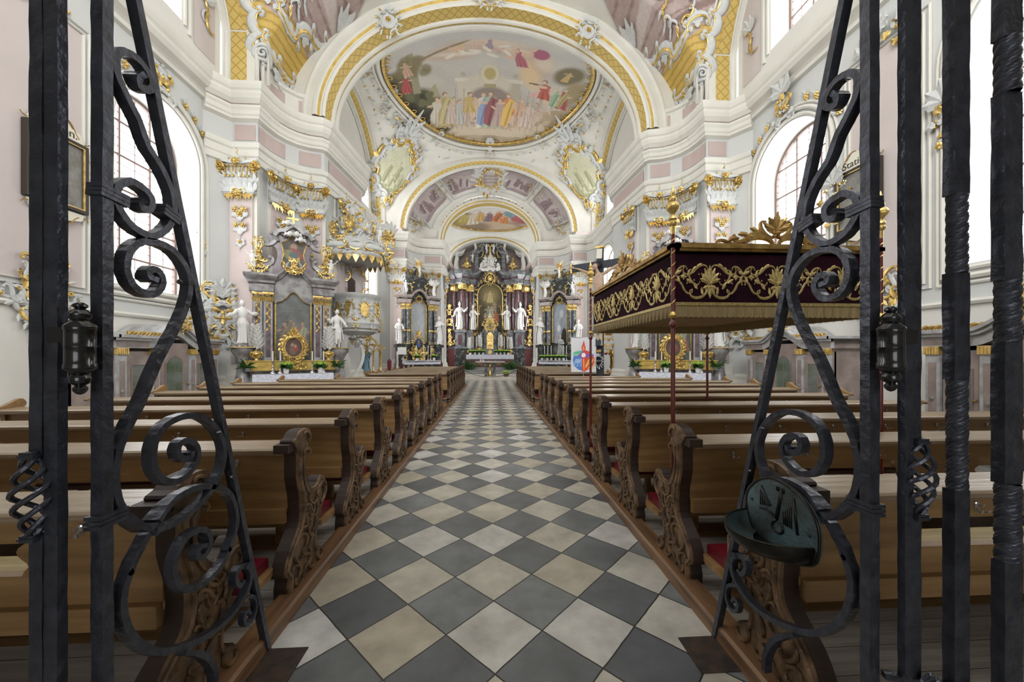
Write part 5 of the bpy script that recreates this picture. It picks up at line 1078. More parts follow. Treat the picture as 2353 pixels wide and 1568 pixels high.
def hand(mb, p, d, mi=0, s=1.0, open_=.6):
    """palm with four unequal fingers and a thumb, pointing along d"""
    d = Vector(d).normalized(); p = Vector(p); side_ = d.cross(Vector((0, 1, .2))).normalized(); nrm = side_.cross(d)
    mb.tube([p, p+d*.022*s, p+d*.045*s], [.011*s, .017*s, .015*s], 7, mi, up=tuple(nrm), fl=.55)
    for i, l in enumerate((.036, .043, .040, .030)):
        o = p+d*.043*s+side_*(i-1.5)*.0085*s
        mb.tube([o, o+d*l*.5*s-nrm*.004*s, o+d*l*.9*s-nrm*.016*(1.2-open_)*s, o+d*l*s-nrm*.030*(1.2-open_)*s], [.0052*s, .0050*s, .0046*s, .0036*s], 5, mi)
    o = p+d*.014*s-side_*.012*s; mb.tube([o, o-side_*.014*s+d*.012*s, o-side_*.018*s+d*.028*s], [.006*s, .0055*s, .004*s], 5, mi)
def head(mb, c, yaw=0, tilt=0, mi=0, beard=0, hair=1, s=1.0):
    mb.push(T(*c, yaw, s, tilt))
    def fn(u, v):
        a = 2*PI*u; b = PI*v; r = math.sin(b); z = -math.cos(b)
        x = .043*r*math.cos(a)*(1-.22*max(0, -z)); y = .052*r*math.sin(a)*(1-.15*max(0, -z)); zz = .066*z
        fr = max(0, -math.sin(a))**3*r
        y -= fr*(.004*math.exp(-((zz+.048)/.014)**2)+.0055*math.exp(-((zz-.016)/.010)**2)-.004*math.exp(-((zz-.001)/.008)**2)-.003*math.exp(-((zz+.030)/.006)**2))
        return (x, y, zz)
    mb.grid(fn, 20, 14, mi, closeu=True)
    mb.tube([(0, -.050, .012), (0, -.058, -.002), (0, -.064, -.014), (0, -.054, -.019)], [.004, .006, .008, .005], 6, mi)      # nose
    for sx in (-1, 1):
        mb.ball((sx*.017, -.044, .006), .0068, mi, 7, 5, 1.2, .8, .7); mb.ball((sx*.043, .002, -.004), .012, mi, 6, 4, .35, .8, 1.1)  # eyes, ears
        mb.tube([(sx*.008, -.051, .015), (sx*.018, -.050, .018), (sx*.029, -.042, .013)], .0035, 5, mi)
    mb.tube([(-.013, -.048, -.031), (0, -.053, -.030), (.013, -.048, -.031)], [.003, .0045, .003], 5, mi); mb.tube([(-.010, -.047, -.036), (0, -.051, -.0365), (.010, -.047, -.036)], [.003, .0045, .003], 5, mi)
    if hair:
        rnd = random.Random(3)
        for k in range(46):
            a = rnd.uniform(0, 2*PI); b = rnd.uniform(.0, 1.0)
            if math.sin(a) < -.35 and b > .38: continue
            t = b*PI*.62; mb.ball((.047*math.sin(t)*math.cos(a), .008+.052*math.sin(t)*math.sin(a), .010+.062*math.cos(t)), .015*hair, mi, 5, 3)
    if beard:
        for k in range(10): mb.ball(((k % 5-2)*.010, -.046+.003*abs(k % 5-2), -.045-.014*(k//5)*beard), .012, mi, 5, 3)
    mb.pop()
def figure(pose, mat_='marble', vox=.0075, seed=1, name='body', extra=None):
    """one continuous draped body; pose gives arms and head"""
    mb = MB(); g = pose.get; lean = g('lean', .0); hem = g('hem', .02); w = g('wide', 1.0); rnd = random.Random(seed)
    hip = g('hip', .018)
    k = g('k', 9); N_ = 48
    def cx(z): return hip*math.sin(min(1, z/.55)*PI)+lean*z*z
    prof = [(hem, .112*w, .088), (.06, .108*w, .085), (.16, .098*w, .080), (.28, .092*w, .075), (.40, .092*w, .072), (.50, .093*w, .070), (.56, .088*w, .066), (.62, .074*w, .056), (.68, .080*w, .060), (.74, .092*w, .062), (.79, .100*w, .056), (.825, .085*w, .046), (.845, .045, .036)]
    if g('belt'): prof[7] = (.62, .062*w, .050); prof[5] = (.50, .105*w, .078)
    if not g('nude'):
        loft(mb, [ell_ring(cx(z), 0, rx, ry, z, N_, (.115*max(0, 1-z/.62)+.018)*g('fold', 1), k, seed+z*2.2) for z, rx, ry in prof])
    if g('legs'):
        for sx in (-1, 1):
            limb(mb, [(sx*.045+cx(.5), 0, .52), (sx*.052+cx(.3), -.012*sx, .28), (sx*.050, .004, .14), (sx*.052, .012, .03)], [.058, .040, .034, .019])
    for sx in (-1, 1):
        fx = sx*.045+g('feet', 0)*sx; mb.tube([(fx, .02, .030), (fx, -.02, .022), (fx+sx*.01, -.075, .012)], [.020, .021, .012], 7)
        for t in range(5): mb.ball((fx+sx*.01+(t-2)*.0065, -.085+abs(t-1)*.003, .008), .006, 0, 5, 3)
    top = cx(.84)+lean*.1
    mb.tube([(cx(.82), 0, .82), (top, -.006, .885)], [.030, .026], 10)
    hx = top+g('hx', 0)
    head(mb, (hx, -.012, .932), g('yaw', 0), g('tilt', 0), 0, g('beard', 0), g('hair', 1))
    for sx, arm in ((-1, g('L')), (1, g('R'))):
        if not arm: continue
        sh = (cx(.8)+sx*.088*w, 0, .795); el, wr = arm[0], arm[1]
        sl = g('sleeve', .036)
        limb(mb, [sh, tuple((a+b)/2+(0 if i != 2 else -.003) for i, (a, b) in enumerate(zip(sh, el))), el, tuple((a+b)/2 for a, b in zip(el, wr)), wr], [.040, .037, .034, sl, sl*1.05 if not g('nude') else .018] if not g('nude') else [.036, .030, .026, .022, .016])
        d = Vector(wr)-Vector(el); hand(mb, Vector(wr)-d.normalized()*.004, d if len(arm) < 3 else arm[2], 0, g('hs', 1.15))
    if g('cloak'):
        c0 = g('cloak')
        def cl(u, v):
            a = lerp(R(-30), R(210), u); z = lerp(.80, c0, v); q = lerp(.105, .150, v**.7)*(1+.10*v*math.sin(7*a+seed)); return (cx(z)+q*math.cos(a)*w, q*.75*math.sin(a)+.006, z+.02*math.sin(3*a+seed)*v)
        mb.grid(cl, 44, 14); mb.grid(lambda u, v: tuple(x*1.0+(0 if i else 0) for i, x in enumerate((cl(u, v)[0]*.93+cx(.5)*.07, cl(u, v)[1]*.88, cl(u, v)[2]+.004))), 44, 14)
    for q in range(g('drape', 0)):   # diagonal gathered folds
        t = q/max(1, g('drape')-1); mb.tube([tuple(p) for p in catmull([(cx(.75)-.085*w, -.045, .76-.05*t), (cx(.65)-.02, -.075, .66-.05*t), (cx(.55)+.05*w, -.07, .56-.07*t), (cx(.5)+.088*w, -.01, .50-.10*t)], 5)], .013, 6)
    if extra: extra(mb, cx)
    o = mb.build(name, mat_, None, True)
    md = o.modifiers.new('one_skin', 'REMESH'); md.mode = 'VOXEL'; md.voxel_size = vox; md.use_smooth_shade = True
    return o
def statue(name, mesh_obj, loc, h, rz, label, cat='statue', parts=(), mirror=False, copy_=False):
    root = empty(name, loc, rz, label, cat); root.scale = (-h if mirror else h, h, h)
    o = mesh_obj.copy() if copy_ else mesh_obj
    if copy_: col.objects.link(o)
    o.parent = root
    for nm, mb, m in parts: mb.build(nm, m, root, True)
    return root
def staff(x0, z0, x1, z1, y=-.1, r=.006, crook=False, hook=1):
    mb = MB(); pts = [(x0, y, z0), (x1, y, z1)]; mb.tube(pts, r, 6)
    if crook:
        mb.tube([(x1+hook*(.035-.035*math.cos(t)), y, z1+.035*math.sin(t)) for t in [PI*1.6*q/14 for q in range(15)]], r, 6)
    return mb
# ---------------------------------------------------------------- confessionals
def confessional(name, label, s, yc, ln=2.5):
    root = empty(name, (s*7.47, yc, 0), 0, label, 'confessional'); root.rotation_euler = (0, 0, R(90) if s < 0 else R(-90))
    # local: x along the wall, -y into the room
    D = -.78; H = 1.98; hl = ln/2
    b = MB(); b.box(-hl, hl, D, 0, 0, .16, 1); b.box(-hl, -hl+.04, D+.03, 0, .16, H, 0); b.box(hl-.04, hl, D+.03, 0, .16, H, 0); b.box(-hl, hl, D+.05, D+.09, .16, H-.3, 0); b.box(-hl, hl, -.05, 0, .1, H, 0); b.box(-hl, hl, D+.03, 0, H-.04, H, 0)
    b.build('body', ['brownm', 'palem'], root)
    for x in (-hl+.11, -.46, .46, hl-.11):
        p = MB(); p.box(x-.09, x+.09, D-.02, D+.05, .16, 1.62, 0); p.box(x-.045, x+.045, D-.03, D-.02, .3, 1.50, 1); p.box(x-.10, x+.10, D-.045, D+.05, .16, .26, 0); p.ball((x, D-.035, .95), .028, 2, 8, 5, 1, .5, 1.3)
        p.build('pilaster', ['palem', 'brownm', 'greym'], root)
        g = MB(); g.box(x-.10, x+.10, D-.05, D+.05, 1.62, 1.74)
        for q in range(5): g.box(x-.088+.037*q, x-.066+.037*q, D-.06, D-.05, 1.63, 1.72)
        g.build('gilt_capital', 'gold', root)
    c = MB(); n = 40
    def top(x): return 0 if abs(x) > .62 else .28*(.5+.5*math.cos(PI*x/.62))
    for dz, dy, hh in ((1.74, -.03, .14), (1.88, -.10, .05), (1.93, -.15, .05)):
        for i in range(n):
            xa, xb = -hl-.08+(ln+.16)*i/n, -hl-.08+(ln+.16)*(i+1)/n; za, zb = dz+top(xa), dz+top(xb)
            c.add([(xa, D+dy, za), (xb, D+dy, zb), (xb, D+dy, zb+hh), (xa, D+dy, za+hh), (xa, 0, za), (xb, 0, zb), (xb, 0, zb+hh), (xa, 0, za+hh)], [(0, 1, 2, 3), (3, 2, 6, 7), (0, 4, 5, 1)], 0)
    for x in (-hl-.08, hl+.08): c.box(min(x, x*.97), max(x, x*.97), D-.15, 0, 1.93, 1.98, 0)
    c.box(-hl, -.62, D-.035, D, 1.76, 1.86, 1); c.box(.62, hl, D-.035, D, 1.76, 1.86, 1); c.build('cornice', ['palem', 'brownm'], root)
    for i, (x0, x1, tp) in enumerate(((-hl+.22, -.56, 0), (-.36, .36, 1), (.56, hl-.22, 0))):
        d = MB(); d.box(x0, x1, D+.01, D+.045, .18, 1.60 if not tp else 1.86, 0)
        for q in range(2): d.tube([(x0+.05, D+.005, .25), (x1-.05, D+.005, .25), (x1-.05, D+.005, .68), (x0+.05, D+.005, .68)], .008, 4, 0, closed=True)
        dr = d.build('door', 'brownm', root)
        w_ = MB(); xa, xb = x0+(x1-x0)*.2, x1-(x1-x0)*.2; zt = 1.42
        ol = [(xa, .80), (xb, .80), (xb, zt), (xa, zt)] if not tp else [(xa, .80), (xb, .80), (xb, zt)]+[(lerp(xb, xa, q/8), zt+.16*math.sin(PI*q/8)**.7+(.02 if q == 4 else 0)) for q in range(1, 8)]+[(xa, zt)]
        w_.prism(ol, D-.002, D+.008, 'y', 0)
        for q in (1, 2): w_.box(xa, xb, D-.007, D-.002, .80+(zt-.8)*q/3-.004, .80+(zt-.8)*q/3+.004, 1)
        xm = (xa+xb)/2; w_.box(xm-.004, xm+.004, D-.007, D-.002, .80, zt+(.15 if tp else 0), 1); w_.tube([(a, D-.002, b_) for a, b_ in ol], .010, 4, 1, closed=True); w_.build('window', ['greenglass', 'lead'], dr)
        k = MB(); k.ball((x1-.04, D-.02, .98), .02, 0, 8, 5); k.tube([(x1-.04, D+.01, .98), (x1-.04, D-.02, .98)], .007, 6); k.build('knob', 'dooricon', dr)
    cr = MB()
    for sx in (-1, 1):
        for q in range(9):
            x = sx*(.50+.08*q); cr.push(T(0, D-.12, 1.99)); leaf(cr, (x, 0), R(90+sx*40), .11, .03, 0, 0, .1, bend=sx*.8); leaf(cr, (x, 0), R(90-sx*30), .07, .02, 0, 0, .1); scroll(cr, (x-.03, .0), (x+.04, .02), .012, 8, 'C', sx, 0); cr.pop()
    cr.push(T(0, D-.12, 2.30)); cartouche(cr, .42, .34, 0, 61, 7, .95); rocaille(cr, .8, .34, 12, 62, .95, .022); cr.mi = [0]*len(cr.mi); cr.pop(); cr.mi = [0]*len(cr.mi)
    cr.build('gilt_crest', 'gold', root)
    return root
confessional('confessional', 'painted marbled confessional under the left nave window', -1, 8.25, 2.5)
confessional('confessional', 'painted marbled confessional under the right window, behind the canopy', 1, 8.05, 2.4)
confessional('confessional', 'marbled confessional seen between the gate bars at the right edge', 1, 4.1, 2.4)
# rocaille crests with small figures on the wall next to the confessionals
for s in (-1, 1):
    mb = MB(); rocaille(mb, 1.0, 1.5, 34, 70, .42, .04); rocaille(mb, 1.3, 1.1, 24, 71, .2, .05, .02); spray(mb, (0, .5), 7, R(10), R(170), .4, .09)
    root = empty('wall_reliquary', (s*7.18, 10.36, 2.75), -s*R(48) if s > 0 else R(48), 'white and gold rocaille crest with a small gilt figure beside the %s confessional' % side[s], 'stucco ornament')
    mb.build('rocaille', SG, root)
    mb = MB()
    for k in range(4): mb.push(T(0, -.08, -.15, 0, 1, R(90*k))); leaf(mb, (0, 0), R(90), .2, .05, 0, 0, .05); mb.pop()
    mb.ball((0, -.1, -.15), .05, 0); mb.build('leaf_cross', 'gold', root)
    mb = MB(); mb.tube([(-.0+.42, -.1, -.45), (.42, -.2, -.45), (.42, -.22, -.38)], .012, 6, 1); mb.lathe([(.022, 0), (.022, .14), (.001, .15)], (.42, -.22, -.38), 8, 0); mb.build('candle_bracket', ['candle', 'bronzedark'], root)
for s in (-1, 1):
    mb = MB(); mb.box(-.06, .06, -.07, .0, 0, .92, 0); mb.box(-.045, .045, -.078, -.07, .03, .89, 1); mb.build('loudspeaker', ['palem', 'speaker'], None, label='slim grey column loudspeaker on the %s nave pier' % side[s], cat='loudspeaker', loc=(s*7.0, 10.58, 1.35), rotz=R(10)*-s)
# ---------------------------------------------------------------- the processional canopy
root = empty('processional_canopy', (2.36, 4.08, 0), 0, 'dark velvet processional canopy with gold embroidery on four red poles over the right pews', 'canopy')
hx, hy = .86, 1.16; ZT = 2.46
mb = MB(); mb.box(-hx, hx, -hy, hy, ZT-.03, ZT); mb.build('roof', 'lining', root)
mb = MB(); mb.grid(lambda u, v: ((2*u-1)*(hx-.012), (2*v-1)*(hy-.012), ZT-.43-.035*math.sin(PI*u)*math.sin(PI*v)-.008*math.sin(9*u)*math.sin(PI*v)), 20, 20); mb.build('sagging_lining', 'lining', root, True)
for (x0, y0, x1, y1, w_) in ((-hx, -hy, hx, -hy, 'velvet'), (hx, -hy, hx, hy, 'velvet'), (hx, hy, -hx, hy, 'velvet'), (-hx, hy, -hx, -hy, 'velvet')):
    L_ = math.hypot(x1-x0, y1-y0); a = math.atan2(y1-y0, x1-x0); vm = MB(); vm.push(T(x0, y0, ZT, a)); vm.box(0, L_, -.010, .004, -.42, -.02, 0); vm.box(0, L_, -.018, .010, -.44, -.415, 1); vm.pop(); vl = vm.build('valance', ['velvet', 'braid'], root)
    f = MB(); f.push(T(x0, y0, ZT, a)); n = int(L_/.012)
    for i in range(n): f.add([(i*.012, -.012, -.435), (i*.012+.010, -.012, -.435), (i*.012+.009, -.014-.004*math.sin(i), -.535-.006*math.sin(i*1.7)), (i*.012+.001, -.010, -.535)], [(0, 1, 2, 3)])
    f.box(0, L_, -.006, .002, -.53, -.43); f.pop(); f.build('fringe', 'fringe', vl)
    e = MB(); e.push(T(x0, y0, ZT, a) @ T(0, -.012, -.235) @ Matrix.Diagonal((1, 1, 1.22, 1))); m_ = max(2, round(L_/.58)); st = L_/m_
    for i in range(m_):
        cx_ = st*(i+.5)
        for sx in (-1, 1):
            scroll(e, (cx_+sx*.02, -.07), (cx_+sx*.16, -.10), .011, 11, 'C', sx, 0, 0, 20, fl=.5); scroll(e, (cx_+sx*.04, .10), (cx_+sx*.20, .04), .010, 9, 'S', sx, 0, 0, 20, fl=.5)
            scroll(e, (cx_+sx*.10, -.03), (cx_+sx*.17, .06), .009, 10, 'C', sx, 0, 0, 16, fl=.5); scroll(e, (cx_+sx*.17, -.09), (cx_+sx*.28, .0), .010, 9, 'S', -sx, 0, 0, 16, fl=.5); scroll(e, (cx_+sx*.20, .09), (cx_+sx*.28, .03), .008, 10, 'C', -sx, 0, 0, 16, fl=.5)
            for q in range(5): leaf(e, (cx_+sx*(.06+.045*q), -.10+.04*q), R(90-sx*(10+25*q)), .055, .012, 0, 0, .0); leaf(e, (cx_+sx*(.07+.05*q), .11-.02*q), R(-90+sx*(60-20*q)), .05, .011, 0, 0, .0)
            for bx, bz in ((.09, .04), (.13, .0), (.19, -.02), (.24, .07), (.22, -.06)): e.ball((cx_+sx*bx, 0, bz), .007, 0, 5, 3, 1, .5)
        spray(e, (cx_, -.02), 7, R(25), R(155), .12, .016, 0, 0, 0); e.ball((cx_, 0, -.02), .024, 0, 8, 5, 1, .4); spray(e, (cx_, -.04), 5, R(-160), R(-20), .08, .014, 0, 0, 0)
    e.pop(); e.build('embroidery', 'braid', vl)
mb = MB()
for q, (o_, z0, z1) in enumerate(((.0, -.03, .0), (.025, .0, .02), (.05, .02, .05), (.03, .05, .065))):
    for (x0, x1, y0, y1) in ((-hx-o_, hx+o_, -hy-o_, -hy+.03), (-hx-o_, hx+o_, hy-.03, hy+o_), (-hx-o_, -hx+.03, -hy-o_, hy+o_), (hx-.03, hx+o_, -hy-o_, hy+o_)): mb.box(x0, x1, y0, y1, ZT+z0, ZT+z1)
mb.build('gilt_cornice', 'oldgold', root)
for k, (x, y, a) in enumerate(((0, -hy, 0), (0, hy, PI), (-hx, 0, -PI/2), (hx, 0, PI/2))):
    mb = MB()
    for sx in (-1, 1):
        scroll(mb, (sx*.03, .02), (sx*.26, .02), .026, 9, 'C', -sx, 0, 0); scroll(mb, (sx*.14, .10), (sx*.34, .03), .022, 9, 'S', sx, 0, 0); scroll(mb, (sx*.02, .07), (sx*.13, .18), .020, 9, 'C', sx, 0, 0)
        for q in range(4): leaf(mb, (sx*(.05+.09*q), .10-.015*q), R(90-sx*(15+22*q)), .11, .022, 0, 0, .1, bend=-sx*.9)
        scroll(mb, (sx*.34, .02), (sx*.50, .03), .016, 9, 'S', -sx, 0, 0); rosette(mb, (sx*.22, .07), .03, 0)
    spray(mb, (0, .12), 5, R(25), R(155), .15, .03, 0, 0, .1); rosette(mb, (0, .10), .045, 0)
    mb.v = [tuple(T(x, y, ZT+.06, a) @ Vector(v)) for v in mb.v]; mb.build('carved_crest', 'oldgold', root)
def pole_mb():
    mb = MB(); mb.lathe([(.017, 0), (.017, 1.78)], (0, 0, 0), 12, 0); mb.lathe([(.012, 1.78), (.030, 1.80), (.032, 1.82), (.018, 1.84), (.014, 1.86), (.0165, 1.88), (.0165, 2.54)], (0, 0, 0), 12, 1)
    mb.lathe([(.017, 1.86), (.030, 1.87), (.034, 1.885), (.022, 1.90), (.016, 1.915)], (0, 0, 0), 14, 2)
    mb.lathe([(.015, 2.52), (.018, 2.56), (.018, 2.60), (.034, 2.615), (.036, 2.63), (.024, 2.645), (.034, 2.66), (.030, 2.675), (.018, 2.69), (.020, 2.705), (.046, 2.735), (.052, 2.755), (.044, 2.78), (.026, 2.795), (.018, 2.80), (.028, 2.815), (.027, 2.83), (.014, 2.845), (.017, 2.86), (.019, 2.872), (.010, 2.90), (.004, 2.93), (.001, 2.935)], (0, 0, 0), 14, 2, wob=lambda a, z: .06*math.sin(6*a) if 2.7 < z < 2.8 else 0)
    mb.tube([(.0175*math.cos(2*PI*t*6), .0175*math.sin(2*PI*t*6), lerp(1.92, 2.52, t)) for t in [q/70 for q in range(71)]], .0035, 4, 2)
    return mb
po = None
for x, y in ((-.89, -1.19), (-.89, 1.25), (.89, -1.19), (.86, 1.22)):
    if po is None: po = pole_mb().build('pole', ['pole', 'pole', 'gold'], root, True, angle=40); o = po
    else: o = po.copy(); col.objects.link(o); o.parent = root
    o.location = (x, y, .05)
# ---------------------------------------------------------------- stations of the cross
for s in (-1, 1):
    root = empty('framed_station_picture', (s*7.47, 6.80 if s < 0 else 7.05, 4.80), R(90) if s < 0 else R(-90), 'small framed oil picture with a lettered crest on the %s nave wall' % side[s], 'framed picture')
    c = Canvas(30, 42, (.20, .19, .17), 7); c.asp = .7; c.clouds((.34, .34, .32), .8, 3, 3, 2); c.person(.45, .1, .5, (.36, .30, .24), (.4, .33, .26)); c.person(.65, .12, .4, (.20, .16, .14), (.4, .33, .26))
    picture('picture_panel', c, lambda u, v: ((u-.5)*.78, -.04, (v-.5)*1.12), root)
    mb = MB(); mb.tube([(-.42, -.04, -.59), (.42, -.04, -.59), (.42, -.04, .59), (-.42, -.04, .59)], .045, 4, 0, sq=True, closed=True); mb.tube([(-.385, -.075, -.555), (.385, -.075, -.555), (.385, -.075, .555), (-.385, -.075, .555)], .013, 4, 1, sq=True, closed=True); mb.build('frame', ['darkwood', 'gold'], root)
    mb = MB(); mb.prism([(-.42, .64), (.42, .64), (.36, .80), (.2, .84), (.1, .95), (-.1, .95), (-.2, .84), (-.36, .80)], -.05, -.02, 'y'); mb.build('lettered_board', 'paleframe', root); mb = MB(); mb.prism([(-.42, -.64), (-.38, -.76), (-.15, -.82), (0, -.88), (.15, -.82), (.38, -.76), (.42, -.64)], -.05, -.02, 'y'); mb.build('lower_board', 'paleframe', root)
    mb = MB(); rocaille(mb, .5, .2, 5, 8, .3, .012, 0, True); mb.mi = [0]*len(mb.mi)
    for sx in (-1, 1): scroll(mb, (sx*.42, .66), (sx*.1, .98), .018, 8, 'S', sx, 0, -.04); scroll(mb, (sx*.42, -.68), (sx*.05, -.9), .018, 8, 'S', -sx, 0, -.04)
    mb.build('scroll_edge', 'oldgold', root)
    cu = bpy.data.curves.new('t', 'FONT'); cu.body = 'Station.'; cu.size = .2; cu.extrude = .002; cu.align_x = 'CENTER'; to = bpy.data.objects.new('t', cu); me = bpy.data.meshes.new_from_object(to); me.materials.append(M['darkwood']); o = bpy.data.objects.new('lettering', me); col.objects.link(o); o.parent = root; o.rotation_euler = (R(90), 0, 0); o.location = (0, -.054, .68)
    bpy.data.objects.remove(to)
    # painted rocaille with a small cross below the picture
    mb = MB(); rocaille(mb, .9, 1.0, 24, 90, .5, .032); cartouche(mb, .7, .9, -.02, 91, 8, .6); mb.build('wall_ornament', SG, None, label='gold and white rocaille panel below the framed picture, %s wall' % side[s], cat='stucco ornament', loc=(s*7.46, 6.62, 2.55), rotz=R(90) if s < 0 else R(-90))
# ---------------------------------------------------------------- shared small things
def band(mb, pts, th, y0, y1, mi=0):
    """curved moulding: a strip of thickness th following pts (x, z), from y0 to y1"""
    P_ = [Vector((p[0], p[1])) for p in pts]; n = len(P_); up = []
    for i in range(n):
        t = (P_[min(n-1, i+1)]-P_[max(0, i-1)]).normalized(); nn = Vector((-t.y, t.x)); up.append(P_[i]+nn*th)
    vs = []
    for p, q in zip(P_, up): vs += [(p.x, y0, p.y), (q.x, y0, q.y), (q.x, y1, q.y), (p.x, y1, p.y)]
    mb.add(vs, [(i*4+k, i*4+(k+1) % 4, (i+1)*4+(k+1) % 4, (i+1)*4+k) for i in range(n-1) for k in range(4)]+[(3, 2, 1, 0), tuple(range(n*4-4, n*4))], mi)
def cm(pts, k=5): return [(p.x, p.y) for p in catmull(pts, k)]
PROTO = {}
def proto(key, fn):
    """first call builds the thing, later calls copy it"""
    if key not in PROTO: PROTO[key] = fn(); return PROTO[key]
    return copy_tree(PROTO[key])
def world(local, loc, rz): 
    c, s_ = math.cos(rz), math.sin(rz); x, y, z = local; return (loc[0]+c*x-s_*y, loc[1]+s_*x+c*y, loc[2]+z)
def mk_pot():
    r = empty('potted_hydrangea'); mb = MB(); mb.lathe([(.055, 0), (.075, .13), (.08, .14), (.07, .14), (.065, .12), (.001, .12)], (0, 0, 0), 16); mb.build('flowerpot', 'pot', r, True, angle=40)
    mb = MB(); rnd = random.Random(4)
    for k in range(34): a = rnd.uniform(0, 2*PI); mb.push(T(0, 0, .13, a)); leaf(mb, (.03, 0), R(rnd.uniform(15, 65)), rnd.uniform(.10, .17), .04, 0, 0, -.1); mb.pop()
    mb.build('leaves', 'leaf', r)
    for k in range(9):
        a = 2*PI*k/8; q = 0 if k == 8 else .115; mb = MB(); c = (q*math.cos(a), q*math.sin(a), .235+.03*(k == 8)+.012*(k % 2))
        for j in range(26): t, p = rnd.uniform(0, 2*PI), rnd.uniform(.1, 1.9); mb.ball((c[0]+.045*math.sin(p)*math.cos(t), c[1]+.045*math.sin(p)*math.sin(t), c[2]+.035*math.cos(p)), .014, 0, 5, 3)
        mb.build('bloom', 'lime', r)
    return r
def pot(loc, label, sc_=1.0, pale=False): 
    o = proto('pot', mk_pot); put(o, loc, random.Random(str(loc)).uniform(0, 6), label, None, scale=sc_); o['category'] = 'potted plant'; return o
def mk_candle(h=.42, hold=.34):
    def f():
        r = empty('candlestick'); mb = MB(); mb.lathe([(.001, 0), (.075, 0), (.07, .02), (.035, .05), (.03, .08), (.045, .10), (.02, .13), (.014, hold*.5), (.026, hold*.56), (.014, hold*.62), (.016, hold*.85), (.034, hold*.93), (.038, hold), (.001, hold)], (0, 0, 0), 12); mb.build('holder', 'silver', r, True, angle=50)
        mb = MB(); mb.lathe([(.017, hold), (.017, hold+h), (.004, hold+h+.003)], (0, 0, 0), 10); mb.build('candle', 'candle', r, True, angle=50); return r
    return f
def candle(loc, label, h=.42, hold=.34, sc_=1.0): 
    o = proto(('candle', h, hold), mk_candle(h, hold)); put(o, loc, 0, label, None, scale=sc_); o['category'] = 'candle'; return o
def mk_bouquet():
    r = empty('silver_leaf_bouquet'); mb = MB(); mb.lathe([(.001, 0), (.09, 0), (.06, .03), (.05, .06), (.12, .14), (.14, .20), (.08, .26), (.06, .28), (.001, .28)], (0, 0, 0), 14, wob=lambda a, z: .08*math.sin(5*a))
    for sx in (-1, 1): scroll(mb, (sx*.10, .24), (sx*.12, .10), .022, 10, 'C', -sx, 0)
    mb.push(T(0, -.12, .16)); cartouche(mb, .18, .2, 0, 5, 6, 1, False); mb.mi = [0]*len(mb.mi); mb.pop(); mb.build('gilt_vase', 'gold', r, True)
    mb = MB(); rnd = random.Random(9)
    for k in range(74):
        t = k/73; z = .30+.62*t; q = .155*(1-t)**.8+.012; a = k*2.4; mb.push(T(q*.55*math.cos(a), q*.55*math.sin(a), z, a+PI/2)); leaf(mb, (0, 0), R(65), .15, .045, 0, 0, .5); mb.pop()
    mb.tube([(0, 0, .25), (0, 0, .9)], .012, 5); mb.build('leaves', 'marble', r)
    mb = MB()
    for k in range(9): a = k*2.4; z = .36+.06*k; q = .13*(1-k/10); mb.ball((q*math.cos(a), -abs(q*math.sin(a)), z), .018, 0, 5, 3)
    mb.build('blossoms', 'gold', r); return r
def bouquet(loc, rz, label, sc_=1.0): o = proto('bouquet', mk_bouquet); put(o, loc, rz, label, None, scale=sc_); o['category'] = 'ornament'; return o
def lace_cloth(name, hw, depth, z, drop_, loc, rz, label):
    r = empty(name, loc, rz, label, 'altar cloth'); mb = MB(); mb.box(-hw-.01, hw+.01, -depth, 0, z, z+.012); mb.build('top', 'linen', r)
    n = int(hw*2/.05); mb = MB()
    for i in range(n):
        x0 = -hw-.012+(2*hw+.024)*i/n; x1 = -hw-.012+(2*hw+.024)*(i+1)/n; xm = (x0+x1)/2; y = -depth-.014-.004*math.sin(i*.9)
        mb.add([(x0, y, z+.012), (x1, y, z+.012), (x1, y, z-drop_*.86), (xm+.01, y-.002, z-drop_), (xm-.01, y-.002, z-drop_), (x0, y, z-drop_*.86)], [(0, 1, 2, 3, 4, 5)])
    for sx in (-1, 1): mb.add([(sx*(hw+.012), -depth-.014, z+.012), (sx*(hw+.012), 0, z+.012), (sx*(hw+.012), 0, z-drop_), (sx*(hw+.012), -depth-.014, z-drop_)], [(0, 1, 2, 3)])
    bd = mb.build('lace_border', 'lace', r)
    return r
M['lace'] = mat('white_lace', (.78, .80, .90), .85, c2=(.62, .63, .74), scale=22, ramp=(.42, .52), stretch=(1, 1, 1))
